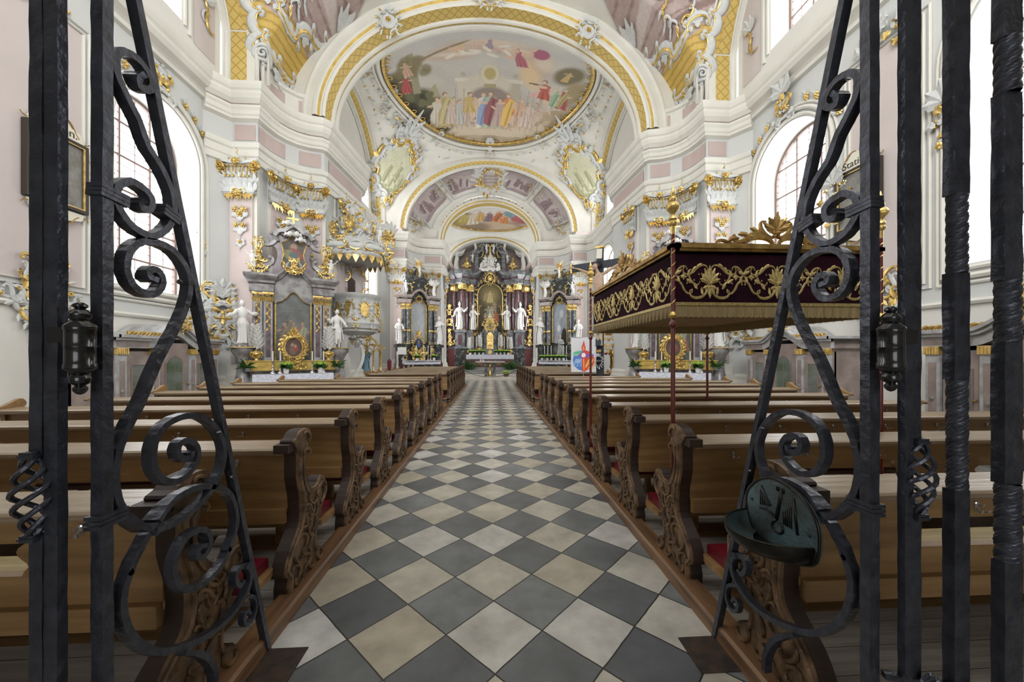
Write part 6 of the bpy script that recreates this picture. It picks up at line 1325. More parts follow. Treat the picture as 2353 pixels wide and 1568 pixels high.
# figures shared by several altars
ALT = .0
figs = {}
def hat(mb, cx): mb.lathe([(.001, .05), (.035, .045), (.04, .01), (.075, .0), (.075, -.006), (.001, -.006)], (-.11, -.085, .50), 14)
def mitre(mb, cx):
    mb.prism([(-.040, .965), (.040, .965), (.043, 1.0), (.0, 1.075), (-.043, 1.0)], -.03, .03, 'y')
def wings(mb, cx):
    for sx in (-1, 1):
        for k in range(9):
            a = R(74-10*k); l = .38-.022*k; p = (sx*(.03+.006*k), .045, .78-.018*k); q = (sx*(.03+l*math.cos(a)*1.0+.05), .14+.004*k, .80+l*math.sin(a))
            mb.tube([p, tuple((u+v)/2+(.02 if i == 1 else 0) for i, (u, v) in enumerate(zip(p, q))), q], [.022, .026, .010], 6, up=(0, 1, 0), fl=.6)
def get_fig(key):
    P = {'monk': dict(pose=dict(belt=1, L=((-.16, -.03, .70), (-.235, -.10, .66)), R=((.17, -.02, .71), (.225, -.10, .72)), hem=.09, wide=.98, yaw=R(8), tilt=R(-6), k=7, sleeve=.045, feet=.0, fold=1.3), seed=2),
         'gent': dict(pose=dict(nude=0, legs=1, hem=.44, wide=.92, L=((-.155, -.02, .66), (-.20, -.10, .74)), R=((.17, 0, .66), (.21, -.06, .60)), cloak=.20, yaw=R(-15), tilt=R(8), k=5, fold=.5), seed=4, extra=hat),
         'bishop': dict(pose=dict(L=((-.17, -.02, .66), (-.20, -.07, .55)), R=((.17, -.03, .68), (.24, -.10, .78)), cloak=.10, drape=4, beard=1, wide=1.05, hip=.03, k=9), seed=5, extra=mitre),
         'abbot': dict(pose=dict(L=((-.14, -.03, .66), (-.10, -.10, .60)), R=((.16, -.03, .66), (.24, -.09, .66)), cloak=.06, beard=1, k=8, wide=.95, hip=-.02), seed=8, extra=mitre),
         'saint': dict(pose=dict(L=((-.16, -.02, .66), (-.10, -.11, .62)), R=((.16, -.02, .68), (.13, -.11, .60)), drape=5, cloak=.12, beard=1, hip=.03, yaw=R(20), k=8), seed=6),
         'woman': dict(pose=dict(L=((-.15, -.03, .67), (-.16, -.12, .73)), R=((.15, -.03, .66), (.04, -.11, .66)), drape=5, cloak=.02, hip=-.03, yaw=R(-18), tilt=R(-10), k=9, hair=1.15), seed=7),
         'angel': dict(pose=dict(L=((-.18, -.02, .76), (-.27, -.06, .86)), R=((.16, -.03, .66), (.20, -.12, .70)), drape=4, hip=.05, lean=.06, yaw=R(20), k=8, wide=.95), seed=9, extra=wings),
         'putto': dict(pose=dict(nude=1, legs=1, wide=1.25, L=((-.17, -.02, .83), (-.26, -.05, .94)), R=((.17, -.03, .70), (.25, -.09, .74)), hip=.05, hs=1.3, hair=1.2), seed=3, extra=lambda mb, cx: (loft(mb, [ell_ring(cx(z), 0, rx, ry, z, 18) for z, rx, ry in ((.42, .06, .06), (.48, .105, .09), (.56, .11, .095), (.66, .105, .085), (.76, .11, .075), (.84, .06, .05), (.87, .035, .035))]), mb.ball((cx(.84)+.0, 0, .935), .075, 0, 12, 8), [mb.tube([(sx*.03, .07, .74), (sx*.12, .12, .84), (sx*.17, .13, .76)], [.03, .035, .01], 6, fl=.4) for sx in (-1, 1)]))}[key]
    if key not in figs:
        figs[key] = figure(P['pose'], 'marble', .0078, P['seed'], 'carved_body', P.get('extra')); col.objects.unlink(figs[key])
    o = figs[key].copy(); col.objects.link(o); o.parent = None; return o
def st(name, key, loc, h, rz, label, cat='statue', mirror=False, parts=()):
    return statue(name, get_fig(key), loc, h, rz, label, cat, parts, mirror)
# ---------------------------------------------------------------- the two nave side altars
OG = [(-.44, 1.45), (-.44, 3.02), (-.40, 3.07), (-.30, 3.10), (-.20, 3.18), (-.10, 3.32), (0, 3.38), (.10, 3.32), (.20, 3.18), (.30, 3.10), (.40, 3.07), (.44, 3.02), (.44, 1.45)]
def side_altar(s):
    nm = side[s]; loc = (s*5.60, 10.88, 0); rz = -s*R(30)
    r = empty('side_altar', loc, rz, 'tall grey and purple marbled side altar with a dark ogee topped painting, %s nave pier' % nm, 'altar')
    b = MB(); b.box(-.86, .86, -.70, -.05, 0, 1.06, 0); b.box(-.92, .92, -.74, 0, 1.0, 1.08, 1); b.box(-1.0, 1.0, -.30, .12, 0, 1.45, 0); b.build('mensa', ['greym', 'purplem'], r)
    for sx in (-1, 1):
        p = MB(); p.lathe([(.22, 0), (.22, .5), (.30, .62), (.30, .70), (.20, .85), (.13, 1.2), (.12, 1.45), (.20, 1.62), (.26, 1.70), (.27, 1.78), (.20, 1.80)], (sx*1.16, -.22, 0), 18, 0, 1, .9); p.build('statue_console', 'greym', r, True, angle=30)
        g = MB(); g.box(sx*1.16-.26, sx*1.16+.26, -.46, .02, 1.795, 1.815); g.build('gilt_ledge', 'gold', r)
        for k, (xc, yc) in enumerate(((.60, -.16), (.84, -.10))):
            c = MB(); c.box(sx*xc-.10, sx*xc+.10, yc-.02, .1, 1.45, 3.08, 0); c.box(sx*xc-.055, sx*xc+.055, yc-.035, yc-.02, 1.55, 3.0, 1); c.build('pilaster', ['palem', 'purplem'], r)
            g = MB(); g.push(T(sx*xc, yc-.03, 3.05)); 
            for q in range(5): leaf(g, (-.10+.05*q, 0), R(90), .16, .03, 0, 0, .3)
            for q in (-1, 1): scroll(g, (q*.12, .20), (q*.02, .18), .022, 12, 'C', q, 0, -.03)
            g.box(-.13, .13, -.06, .05, .22, .26); rosette(g, (0, .2), .04, 0, -.06); g.pop(); 
            for q in range(7): g.push(T(sx*xc, yc-.04, 3.0-.11*q)); rosette(g, (.01*(-1)**q, 0), .045-.003*q, 0, 0, 4); leaf(g, (0, 0), R(-60 if q % 2 else -120), .10, .02, 0); g.pop()
            g.build('gilt_capital', 'gold', r)
    e = MB(); pr = [(0, 3.30), (.03, 3.34), (.03, 3.52), (.06, 3.56), (.06, 3.62), (.12, 3.68), (.16, 3.74), (.16, 3.80), (0, 3.82)]
    for sx in (-1, 1):
        path = [(-1.0, .12), (-1.0, -.16), (-.78, -.22), (-.50, -.22), (-.46, -.10)] if sx < 0 else [(.46, -.10), (.50, -.22), (.78, -.22), (1.0, -.16), (1.0, .12)]
        sweep_plan(e, path, pr, -1, [0, 0, 1, 0, 0, 0, 0, 0])
        path3 = [(p[0], p[1]) for p in path]; e.prism(path3+[(path3[-1][0] if sx < 0 else path3[-1][0], .12), (path3[0][0], .12)], 3.30, 3.82, 'z', 0)
    arc = cm([(-.52, 3.62), (-.38, 3.66), (-.22, 3.82), (-.12, 4.02), (0, 4.10), (.12, 4.02), (.22, 3.82), (.38, 3.66), (.52, 3.62)], 6)
    for th, y0, o_ in ((.06, -.24, 0), (.05, -.30, .06), (.05, -.36, .11)): band(e, [(x, z+o_) for x, z in arc], th, y0, .05, 0)
    e.prism([(-.52, 3.3)]+[(x, z) for x, z in arc]+[(.52, 3.3)]+[(p[0], p[1]+.0) for p in reversed(OG[1:-1])], -.16, .08, 'y', 0)
    e.build('entablature', ['greym', 'purplem'], r)
    m_ = MB(); m_.box(-.5, .5, .02, .10, 1.2, 4.0, 0); m_.build('back_panel', 'purplem', r)
    c = Canvas(50, 110, (.10, .105, .10), 11); c.asp = .42; c.vgrad((.07, .065, .06), (.16, .17, .165)); c.clouds((.22, .235, .225), .7, 2, 3, 4+s)
    for u, v, h, cc, c2 in ((.25, .14, .42, (.16, .10, .10), (.22, .18, .13)), (.50, .14, .44, (.23, .24, .17), None), (.74, .12, .46, (.33, .13, .12), (.34, .36, .24)), (.40, .3, .3, (.20, .17, .13), None)): c.person(u, v, h, cc, (.40, .27, .20), .0, c2, .9)
    def inog(u, v):
        x = (u-.5)*.88; z = 1.45+v*1.94
        for (xa, za), (xb, zb) in zip(OG[1:], OG[2:-1]):
            if xa <= x <= xb: return z < za+(zb-za)*(x-xa)/max(1e-6, xb-xa)
        return True
    picture('altar_painting', c, lambda u, v: ((u-.5)*.88, -.06, 1.45+v*1.94), r, mask=inog)
    g = MB(); g.tube([(x, -.09, z) for x, z in OG], .026, 6, 0, up=(0, 1, 0)); g.build('gilt_frame', 'gold', r)
    # upper storey
    a = MB(); out = cm([(-.62, 3.8), (-.60, 4.0), (-.42, 4.2), (-.40, 4.5), (-.55, 4.72), (-.62, 4.92), (-.50, 4.98), (-.38, 4.90), (-.30, 5.02), (-.16, 5.08), (0, 5.12), (.16, 5.08), (.30, 5.02), (.38, 4.90), (.50, 4.98), (.62, 4.92), (.55, 4.72), (.40, 4.5), (.42, 4.2), (.60, 4.0), (.62, 3.8)], 4)
    a.prism(out, -.10, .10, 'y', 0)
    band(a, cm([(-.42, 4.86), (-.34, 4.98), (-.20, 5.02), (-.10, 5.12), (0, 5.18), (.10, 5.12), (.20, 5.02), (.34, 4.98), (.42, 4.86)], 6), .09, -.26, .05, 1)
    for sx in (-1, 1):
        scroll(a, (sx*.42, 4.80), (sx*.30, 5.02), .06, 10, 'C', sx, 1, -.16); scroll(a, (sx*.66, 4.62), (sx*.42, 4.95), .07, 10, 'C', -sx, 1, -.12); scroll(a, (sx*.95, 3.90), (sx*.50, 4.18), .09, 8, 'S', -sx, 1, -.12); a.prism([(sx*.5, 3.8), (sx*1.0, 3.8), (sx*.98, 3.95), (sx*.75, 4.02), (sx*.5, 4.1)], -.12, .08, 'y', 1)
    a.build('upper_storey', ['purplem', 'greym'], r)
    UP = [(-.30, 4.12), (-.24, 4.45), (-.30, 4.72), (-.16, 4.80), (-.06, 4.98), (0, 5.02), (.06, 4.98), (.16, 4.80), (.30, 4.72), (.24, 4.45), (.30, 4.12)]
    c = Canvas(44, 60, (.10, .09, .08), 12); c.asp = .7; c.clouds((.20, .18, .13), .6, 3, 3, 3); c.ell(.5, .6, .14, .1, (.42, .28, .20)); c.ell(.62, .4, .30, .10, (.34, .10, .09), -.7); c.ell(.3, .35, .2, .15, (.26, .24, .12)); c.ell(.5, .3, .2, .15, (.12, .17, .17))
    def inup(u, v):
        x = (u-.5)*.6; z = 4.12+v*.9; ins = False; n = len(UP)
        for i in range(n):
            (x0, z0), (x1, z1) = UP[i], UP[(i+1) % n]
            if (z0 > z) != (z1 > z) and x < (x1-x0)*(z-z0)/(z1-z0)+x0: ins = not ins
        return ins
    picture('upper_painting', c, lambda u, v: ((u-.5)*.6, -.125, 4.12+v*.9), r, mask=inup)
    g = MB(); g.tube([(x, -.13, z) for x, z in UP], .020, 6, 0, up=(0, 1, 0), closed=True); g.build('gilt_frame', 'gold', r)
    g = MB(); g.push(T(0, -.36, 4.02)); rocaille(g, .55, .42, 16, 81, 1, .022); rosette(g, (0, 0), .1, 1, 0, 6); g.mi = [0]*len(g.mi); g.pop(); g.mi = [0]*len(g.mi); g.build('gilt_clasp', 'gold', r)
    for sx in (-1, 1):
        u = MB(); u.push(T(sx*.82, -.1, 3.98)); u.lathe([(.04, 0), (.07, .03), (.03, .08), (.10, .2), (.12, .3), (.06, .38), (.09, .42)], (0, 0, 0), 12, wob=lambda a, z: .1*math.sin(5*a)); rocaille(u, .42, .5, 14, 83, 1, .02, -.06)
        for k in range(9): t = k*2.4; u.tube([(0, 0, .4), (.06*math.cos(t), .05*math.sin(t), .55), (.09*math.cos(t), .06*math.sin(t), .62+.03*(k % 3))], [.02, .018, .004], 5)
        u.push(T(0, 0, .62)); rocaille(u, .3, .4, 9, 84, 1, .018); u.pop(); u.pop(); u.mi = [0]*len(u.mi); u.build('gilt_urn', 'gold', r)
    cr = MB(); cr.box(-.022, .022, -.03, .0, 5.18, 5.70); cr.box(-.14, .14, -.03, .0, 5.46, 5.505)
    for x, z in ((-.14, 5.482), (.14, 5.482), (0, 5.70)): 
        for q in range(3): a_ = q*2.1; cr.ball((x+.022*math.cos(a_), -.015, z+.022*math.sin(a_)), .022, 0, 6, 4, 1, .5)
    cr.build('gilt_cross', 'gold', r)
    ch = MB(); rnd = random.Random(2)
    for (x, z) in ((-.15, 5.26), (-.10, 4.96), (.06, 4.98), (.16, 4.84)):
        ch.ball((x, -.32, z), .07, 0, 10, 7)
        for q in (-1, 1):
            for w_ in range(4): ch.tube([(x+q*.05, -.30, z), (x+q*(.12+.01*w_), -.28, z+.05-.035*w_)], [.022, .012], 5)
        for q in range(7): ch.ball((x+rnd.uniform(-.05, .05), -.34, z+rnd.uniform(.02, .06)), .022, 0, 5, 3)
    ch.build('cherub_heads', 'marble', r, True)
    pd = MB(); pd.prism([(-1.02, 1.18), (1.02, 1.18), (1.12, 1.46), (-1.12, 1.46)], -.48, -.36, 'y', 0); pd.tube([(-1.0, -.50, 1.20), (1.0, -.50, 1.20)], .014, 5); pd.tube([(-1.1, -.50, 1.44), (1.1, -.50, 1.44)], .014, 5)
    for sx in (-1, 1): pd.push(T(sx*.72, -.49, 1.31)); scroll(pd, (-.1, 0), (.1, 0), .014, 9, 'S', 1, 0); scroll(pd, (-.06, -.03), (.06, .04), .012, 9, 'C', 1, 0); pd.pop()
    pd.build('gilt_predella', 'ochre', r)
    fr = MB(); fr.push(T(0, -.72, .72)); rocaille(fr, .9, .3, 12, 86, 1, .02); fr.pop(); fr.mi = [0]*len(fr.mi); fr.build('gilt_antependium', 'gold', r)
    W = lambda x, y, z: world((x, y, z), loc, rz)
    lace_cloth('altar_cloth', .93, .70, 1.085, .20, W(0, -.05, 0), rz, 'white lace bordered cloth on the %s nave side altar' % nm)
    # the small oval picture in its gilt rocaille frame
    f = empty('oval_framed_picture', W(-.02, -.55, 1.20), rz, 'oval dark picture in a gilt rocaille frame on the %s nave altar' % nm, 'framed picture')
    c = Canvas(34, 40, (.085, .05, .045), 13); c.asp = .85; c.ell(.5, .5, .42, .42, (.12, .07, .06)); c.ell(.42, .62, .10, .12, (.42, .28, .19)); c.ell(.45, .35, .20, .24, (.18, .13, .09)); c.ell(.62, .45, .13, .16, (.36, .06, .06)); c.ell(.60, .58, .07, .08, (.46, .3, .2))
    picture('oval_picture', c, lambda u, v: ((u-.5)*.40, -.02, .36+(v)*.50), f, mask=inside)
    g = MB(); g.push(T(0, -.02, .61)); g.tube([(.215*math.cos(t), 0, .265*math.sin(t)) for t in [2*PI*k/28 for k in range(28)]], .026, 7, 0, up=(0, 1, 0), closed=True)
    cartouche(g, .54, .66, .0, 88, 12, 1, False); cartouche(g, .58, .62, -.03, 89, 11, 1, False)
    for k in range(18): t = 2*PI*k/18; leaf(g, (.27*math.cos(t), .33*math.sin(t)), t+.9, .13, .045, 1, .02, .1)
    g.pop(); g.push(T(0, 0, .98)); cartouche(g, .18, .2, 0, 87, 6, 1); spray(g, (0, .08), 5, R(30), R(150), .12, .03, 0); g.pop(); g.push(T(0, 0, .14)); rocaille(g, .9, .26, 22, 85, 1, .022); g.pop(); g.mi = [0]*len(g.mi); g.build('gilt_frame', 'gold', f)
    st('friar_statue' if s < 0 else 'saint_statue', 'monk' if s < 0 else 'saint', W(-s*-1.16 if s > 0 else -1.16, -.24, 1.82), 1.22, rz+R(5), 'white statue of a robed friar with arms spread, outer console of the left altar' if s < 0 else 'white statue in a wide mantle, outer console of the right altar', mirror=s > 0)
    gm = st('pilgrim_statue' if s < 0 else 'saint_statue', 'gent' if s < 0 else 'bishop', W(1.10 if s < 0 else -1.10, -.24, 1.82), 1.12, rz-R(8), 'white statue of a long coated young man with hat and staff, left altar' if s < 0 else 'white statue seen behind the canopy pole, inner console of the right altar')
    if s < 0: staff(.20, .38, .26, .85, -.08, .006).build('staff', 'oldgold', gm)
    for q, (x, lab) in enumerate(((-.95, 'outer'), (.95, 'inner'))): st('putto_statue', 'putto', W(x*(-s*-1 if s > 0 else 1), -.18, 3.83), .58, rz+(.3 if q else -.3), 'small white putto on the %s cornice end of the %s nave altar' % (lab, nm), mirror=q == 1)
    for q, x in enumerate((-.50, -.33, .42, .70)): candle(W(x, -.62, 1.11), 'white candle in a silver holder, %s from the left on the %s nave altar' % (ORD[q], nm), .26, .34)
    for q, x in enumerate((-.20, .62)): pot(W(x, -.66, 1.11), 'green hydrangea in a white pot, %s on the %s nave altar cloth' % (('left one', 'right one')[q], nm), 1.05)
    for q, x in enumerate((-.86, .86)): bouquet(W(x, -.36, 1.46), rz, 'pyramid of silver leaves in a gilt vase, %s end of the %s nave altar' % (('left', 'right')[q], nm), .95)
    for q, x in enumerate((-1.05, 1.08)):
        f = empty('potted_fern', W(x, -.52, 1.18), rz, 'dark green fern in a grey pot at the %s end of the %s nave altar' % (('left', 'right')[q], nm), 'potted plant'); mb = MB(); mb.lathe([(.06, 0), (.08, .09), (.001, .09)], (0, 0, 0), 10); mb.build('flowerpot', 'greybox', f); mb = MB(); rnd = random.Random(q)
        for k in range(26): mb.push(T(0, 0, .08, rnd.uniform(0, 6.3))); leaf(mb, (.01, 0), R(rnd.uniform(15, 80)), rnd.uniform(.16, .34), .025, 0, 0, -.2, bend=-.9); mb.pop()
        mb.build('fronds', 'leaf', f)
for s in (-1, 1): side_altar(s)
# ---------------------------------------------------------------- pulpit
root = empty('pulpit', (-4.62, 13.1, 0), R(25), 'white and gilt rococo pulpit with a bulging basket and scrolled sounding board, left pier', 'pulpit')
wb_ = lambda a, z: .05*math.sin(6*a)
mb = MB(); mb.lathe([(.05, 1.85), (.10, 2.0), (.30, 2.2), (.52, 2.32), (.66, 2.40), (.66, 2.46), (.74, 2.50), (.76, 2.60), (.80, 2.66), (.74, 2.78), (.70, 2.85), (.68, 3.4), (.70, 3.50), (.78, 3.56), (.80, 3.64), (.74, 3.66), (.68, 3.62), (.64, 2.8), (.001, 2.8)], (0, 0, 0), 40, 0, 1, 1, wob=wb_); mb.build('basket', 'stucco', root, True, angle=45)
mb = MB()
for a in (-150, -115, -75, -35, 0):
    t = R(a); mb.push(T(.68*math.cos(t), .68*math.sin(t), 3.12, t+PI/2)); mb.prism(cm([(-.11, -.2), (-.15, 0), (-.12, .2), (0, .24), (.12, .2), (.15, 0), (.11, -.2), (0, -.24), (-.11, -.2)], 2), -.03, .0, 'y', 1); cartouche(mb, .34, .55, -.02, int(200+a), 7, .6); mb.pop()
    mb.push(T(.78*math.cos(t+.3), .78*math.sin(t+.3), 2.66, t+.3+PI/2)); rocaille(mb, .26, .4, 9, int(300+a), .7, .02); mb.pop()
    mb.push(T(.35*math.cos(t), .35*math.sin(t), 2.12, t+PI/2)); rocaille(mb, .36, .4, 8, int(320+a), .5, .024); mb.pop()
mb.build('basket_relief', ['stucco', 'gold'], root)
mb = MB(); band(mb, cm([(.1, 1.95), (.16, 1.6), (.05, 1.2), (-.25, .8), (-.5, .5)], 5), .10, -.08, .08); band(mb, cm([(-.45, 2.4), (-.52, 1.8), (-.40, 1.2), (-.62, .6)], 5), .2, -.25, .1); mb.box(-.9, -.35, -.3, .2, 0, .6); mb.build('supporting_bracket', 'white', root)
mb = MB(); mb.box(-.62, -.50, .1, .55, 2.85, 4.9, 0); mb.box(-.45, .35, .5, .60, 2.85, 4.9, 0); rocaille(mb, .1, .1, 2, 1)
mb.push(T(.02, .48, 3.9)); cartouche(mb, .66, 1.7, 0, 95, 9, .5); mb.pop(); mb.build('back_wall', ['palepink', 'gold'], root)
wc = lambda a, z: .07*math.sin(5*a+1)
mb = MB(); mb.lathe([(.001, 4.86), (.86, 4.80), (.98, 4.86), (1.02, 4.96), (.98, 5.02), (1.08, 5.10), (1.08, 5.20), (1.0, 5.28), (.7, 5.40), (.45, 5.7), (.25, 6.0), (.1, 6.2), (.001, 6.25)], (0, 0, 0), 44, 0, 1, .95, wob=wc); mb.build('sounding_board', 'stucco', root, True, angle=50)
mb = MB()
for k in range(26):
    t = 2*PI*k/26; q = .97*(1+.07*math.sin(5*t+1)); mb.push(T(q*math.cos(t), q*.95*math.sin(t), 4.86, t+PI/2)); mb.prism([(-.10, .02), (.10, .02), (.08, -.08), (0, -.20-.04*(k % 2)), (-.08, -.08)], -.02, .0, 'y', 0); scroll(mb, (-.09, .0), (.09, 0), .018, 8, 'C', 1, 0, -.02); mb.pop()
mb.build('gilt_lambrequin', 'gold', root)
mb = MB()
for k in range(15):
    t = R(-170+340*k/14); q = .98*(1+.07*math.sin(5*t+1)); mb.push(T(q*math.cos(t), q*.95*math.sin(t), 5.16, t+PI/2)); rocaille(mb, .46, .52, 9, 400+k, .5, .030); scroll(mb, (-.2, .05), (.2, .1), .04, 9, 'C', -1, 0, -.04); scroll(mb, (-.18, -.05), (.18, -.02), .03, 7, 'C', 1, 1, -.06); mb.pop()
for k in range(8):
    t = R(-160+45*k); mb.push(T(.55*math.cos(t), .5*math.sin(t), 5.75, t+PI/2)); scroll(mb, (-.2, -.3), (.1, .4), .05, 8, 'S', 1, k % 2, 0); rocaille(mb, .5, .6, 8, 430+k, .5, .03); spray(mb, (0, .1), 3, R(50), R(130), .35, .07, k % 2, 0, .3); mb.pop()
for sx, dx in ((1, .95), (-1, -.9)):
    mb.push(T(dx, -.25, 5.35)); scroll(mb, (0, 0), (.18*sx, .75), .05, 7, 'S', sx, 1, 0); rocaille(mb, .55, 1.1, 20, 440, .55, .035); spray(mb, (.1*sx, .55), 6, R(40), R(150), .42, .09, 0, 0, .25); spray(mb, (.0, .3), 5, R(20), R(120), .4, .07, 1, 0, .25); mb.pop()
mb.push(T(-.15, -.1, 6.3)); rocaille(mb, 1.1, 1.1, 30, 441, .45, .035); mb.pop()
mb.build('rocaille_crown', SG, root)
st('angel_statue', 'putto', (-5.0, 12.75, 5.5), .75, R(20), 'small white and gilt angel perched on the pulpit sounding board', 'statue')
st('angel_statue', 'putto', (-3.75, 12.85, 5.35), .62, R(40), 'small white angel on the outer rim of the sounding board', 'statue', True)
mb = MB(); mb.prism([(-.12, 0), (.12, 0), (.12, .38), (0, .5), (-.12, .38)], -.02, .02, 'y'); mb.box(-.008, .008, -.01, .01, .5, .72); mb.box(-.04, .04, -.01, .01, .64, .655); mb.build('reading_panel', 'darkwood', None, label='small dark pointed board with a cross standing on the pulpit edge', cat='board', loc=(-4.62, 12.62, 3.70))
# ---------------------------------------------------------------- transept shrines
def shrine(s):
    r = empty('gilt_shrine', (s*5.0, 15.3, 0), -s*R(20), 'open gilt shrine on twisted columns around %s' % ('a crowned blue mantled figure' if s < 0 else 'two painted figures'), 'shrine')
    mb = MB(); mb.box(-.62, .62, -.4, .4, 0, .85, 0); mb.box(-.66, .66, -.44, .44, .85, .92, 1); mb.build('plinth', ['oak', 'oldgold'], r)
    for x, y in ((-.52, -.3), (.52, -.3), (-.24, -.38), (.24, -.38), (-.52, .3), (.52, .3)):
        mb = MB(); mb.lathe([(.05, .92), (.05, .98), (.03, 1.02), (.034, 1.2), (.028, 1.4), (.034, 1.6), (.028, 1.7), (.05, 1.74), (.05, 1.80)], (x, y, 0), 10)
        mb.tube([(x+.030*math.cos(14*t), y+.030*math.sin(14*t), 1.0+.7*t) for t in [q/60 for q in range(61)]], .010, 5); mb.build('twisted_column', 'gold', r, True)
    mb = MB(); mb.push(T(0, -.36, 1.86)); 
    for sx in (-1, 1): scroll(mb, (sx*.6, .0), (sx*.12, .42), .045, 7, 'S', sx, 1, 0); scroll(mb, (sx*.55, .1), (sx*.25, .05), .03, 9, 'C', sx, 1, 0)
    rocaille(mb, 1.2, .35, 18, 500, .9, .025); mb.pop(); mb.push(T(0, -.2, 2.42)); cartouche(mb, .34, .4, 0, 501, 7, .9); mb.lathe([(.12, 0), (.16, .08), (.08, .2), (.03, .3), (.06, .36), (.01, .5)], (0, .1, 0), 10, 1); mb.pop(); mb.build('scrolled_crown', ['stucco', 'gold'], r)
    return r
shrine(-1); shrine(1)
def dressed(name, key, loc, h, rz, m_, hd, label, extra=()):
    r = empty(name, loc, rz, label, 'statue'); r.scale = (h, h, h); o = get_fig(key); o.parent = r; o.data = o.data.copy(); o.data.materials.clear(); o.data.materials.append(M[m_]); o.name = 'robe'
    mb = MB(); head(mb, (-.0, -.026, .936), 0, 0, 0, 1, 0, 1.06); mb.build('face', 'flesh', r, True)
    mb = MB(); mb.ball((0, .006, .955), .056, 0, 12, 8, 1, 1.05, 1.15); mb.ball((0, .03, .90), .05, 0, 10, 6, 1, .7, 1.4); mb.build('hair', hd, r, True)
    for nm, mbx, mm in extra: mbx.build(nm, mm, r, True)
    return r
cw = MB(); cw.lathe([(.05, 1.0), (.065, 1.05), (.05, 1.08), (.001, 1.09)], (0, 0, 0), 12, wob=lambda a, z: .15*math.sin(6*a))
dressed('madonna_statue', 'woman', (-4.93, 15.1, .92), 1.0, R(20), 'robe_blue', 'gold', 'crowned madonna in a pale blue mantle standing in the left shrine', (('crown', cw, 'gold'),))
dressed('saint_statue', 'saint', (5.08, 14.95, .92), 1.12, -R(20), 'oldgold', 'hair', 'gilded bearded figure standing in front of the right shrine')
dressed('saint_statue', 'monk', (4.62, 15.15, .92), 1.02, -R(20), 'robe_red', 'hair', 'dark haired figure in a crimson robe left of the gilded figure')
# ---------------------------------------------------------------- crucifix on its post
root = empty('crucifix', (3.36, 11.17, 0), -R(39), 'large dark crucifix on a tall post rising behind the canopy', 'crucifix')
mb = MB(); mb.box(-.10, .10, 0, .10, 0, 4.92); mb.box(-.95, .95, 0, .10, 4.28, 4.50); mb.box(-.28, .28, -.2, .3, 0, .12); mb.build('cross', 'crosswood', root)
mb = MB()
for x0, x1, z0, z1 in ((-.98, -.93, 4.24, 4.54), (.93, .98, 4.24, 4.54), (-.14, .14, 4.90, 4.96)): mb.box(x0, x1, -.02, .12, z0, z1)
mb.build('gilt_end', 'gold', root)
mb = MB(); mb.prism([(-.09, 4.58), (.08, 4.56), (.09, 4.86), (-.08, 4.88)], -.03, .0, 'y'); mb.build('title_scroll', 'paleframe', root)
mb = MB(); ch_ = [(0, -.10, 4.02), (0, -.13, 3.85), (0, -.11, 3.62), (.02, -.10, 3.46)]
loft(mb, [ell_ring(x, y, rx, ry, z, 18) for x, y, z, rx, ry in ((.02, -.10, 3.34, .12, .09), (.02, -.10, 3.46, .145, .10), (.01, -.10, 3.60, .12, .09), (0, -.11, 3.80, .155, .11), (0, -.11, 3.98, .17, .10), (0, -.10, 4.08, .13, .07), (0, -.10, 4.13, .06, .055))])
limb(mb, [(-.12, -.09, 4.05), (-.42, -.07, 4.20), (-.64, -.04, 4.31), (-.84, -.03, 4.38)], [.058, .046, .036, .022]); limb(mb, [(.12, -.09, 4.05), (.42, -.07, 4.20), (.64, -.04, 4.31), (.84, -.03, 4.38)], [.058, .046, .036, .022])
for sx in (-1, 1): hand(mb, (sx*.83, -.035, 4.38), (sx, 0, .25), 0, 1.9, .3)
limb(mb, [(-.06, -.10, 3.40), (-.08, -.24, 3.05), (-.05, -.16, 2.80), (-.01, -.10, 2.58), (0, -.14, 2.50)], [.095, .072, .052, .040, .035]); limb(mb, [(.09, -.10, 3.40), (.08, -.25, 3.06), (.05, -.17, 2.80), (.02, -.13, 2.60), (.01, -.17, 2.50)], [.095, .072, .052, .040, .035])
mb.tube([(-.01, -.12, 2.54), (0, -.16, 2.42), (0, -.2, 2.36)], [.045, .04, .02], 8)
mb.tube([(0, -.11, 4.10), (-.04, -.16, 4.22)], [.055, .05], 9); head(mb, (-.07, -.20, 4.28), R(-25), R(28), 0, 1.2, 0, 1.75)
o = mb.build('corpus', 'flesh', root, True); md = o.modifiers.new('one_skin', 'REMESH'); md.mode = 'VOXEL'; md.voxel_size = .014; md.use_smooth_shade = True
mb = MB(); rnd = random.Random(5)
for k in range(40): a = rnd.uniform(0, 2*PI); t = rnd.uniform(.0, 1.7); mb.ball((-.07+.10*math.sin(t)*math.cos(a), -.17+.09*abs(math.sin(t)*math.sin(a)), 4.30+.11*math.cos(t)), .035, 0, 6, 4)
for k in range(8): mb.tube([(-.14+.01*k, -.18, 4.28), (-.17+.015*k, -.20, 4.12), (-.15+.01*k, -.19, 4.02)], [.02, .018, .006], 5)
mb.build('hair', 'hair', root, True)
mb = MB(); loft(mb, [ell_ring(.02, -.10, .150+.03*(3.5-z), .115+.02*(3.5-z), z, 26, .05, 8) for z in (3.20, 3.30, 3.40, 3.50)])
mb.grid(lambda u, v: (-.12-.16*v-.05*math.sin(9*u)*v, -.12-.05*math.sin(7*u+2*v), 3.48-.55*u-.15*v), 16, 8); mb.build('loincloth', 'robe_grey', root, True)
c = Canvas(34, 46, (.52, .46, .32), 14); c.asp = .74; c.ell(.5, .2, .36, .30, (.035, .055, .065), 0, .1); c.ell(.5, .60, .17, .20, (.50, .34, .25), 0, .12); c.ell(.5, .76, .16, .08, (.20, .15, .12), 0, .2); c.ell(.5, .40, .07, .05, (.7, .68, .62), 0, .2)
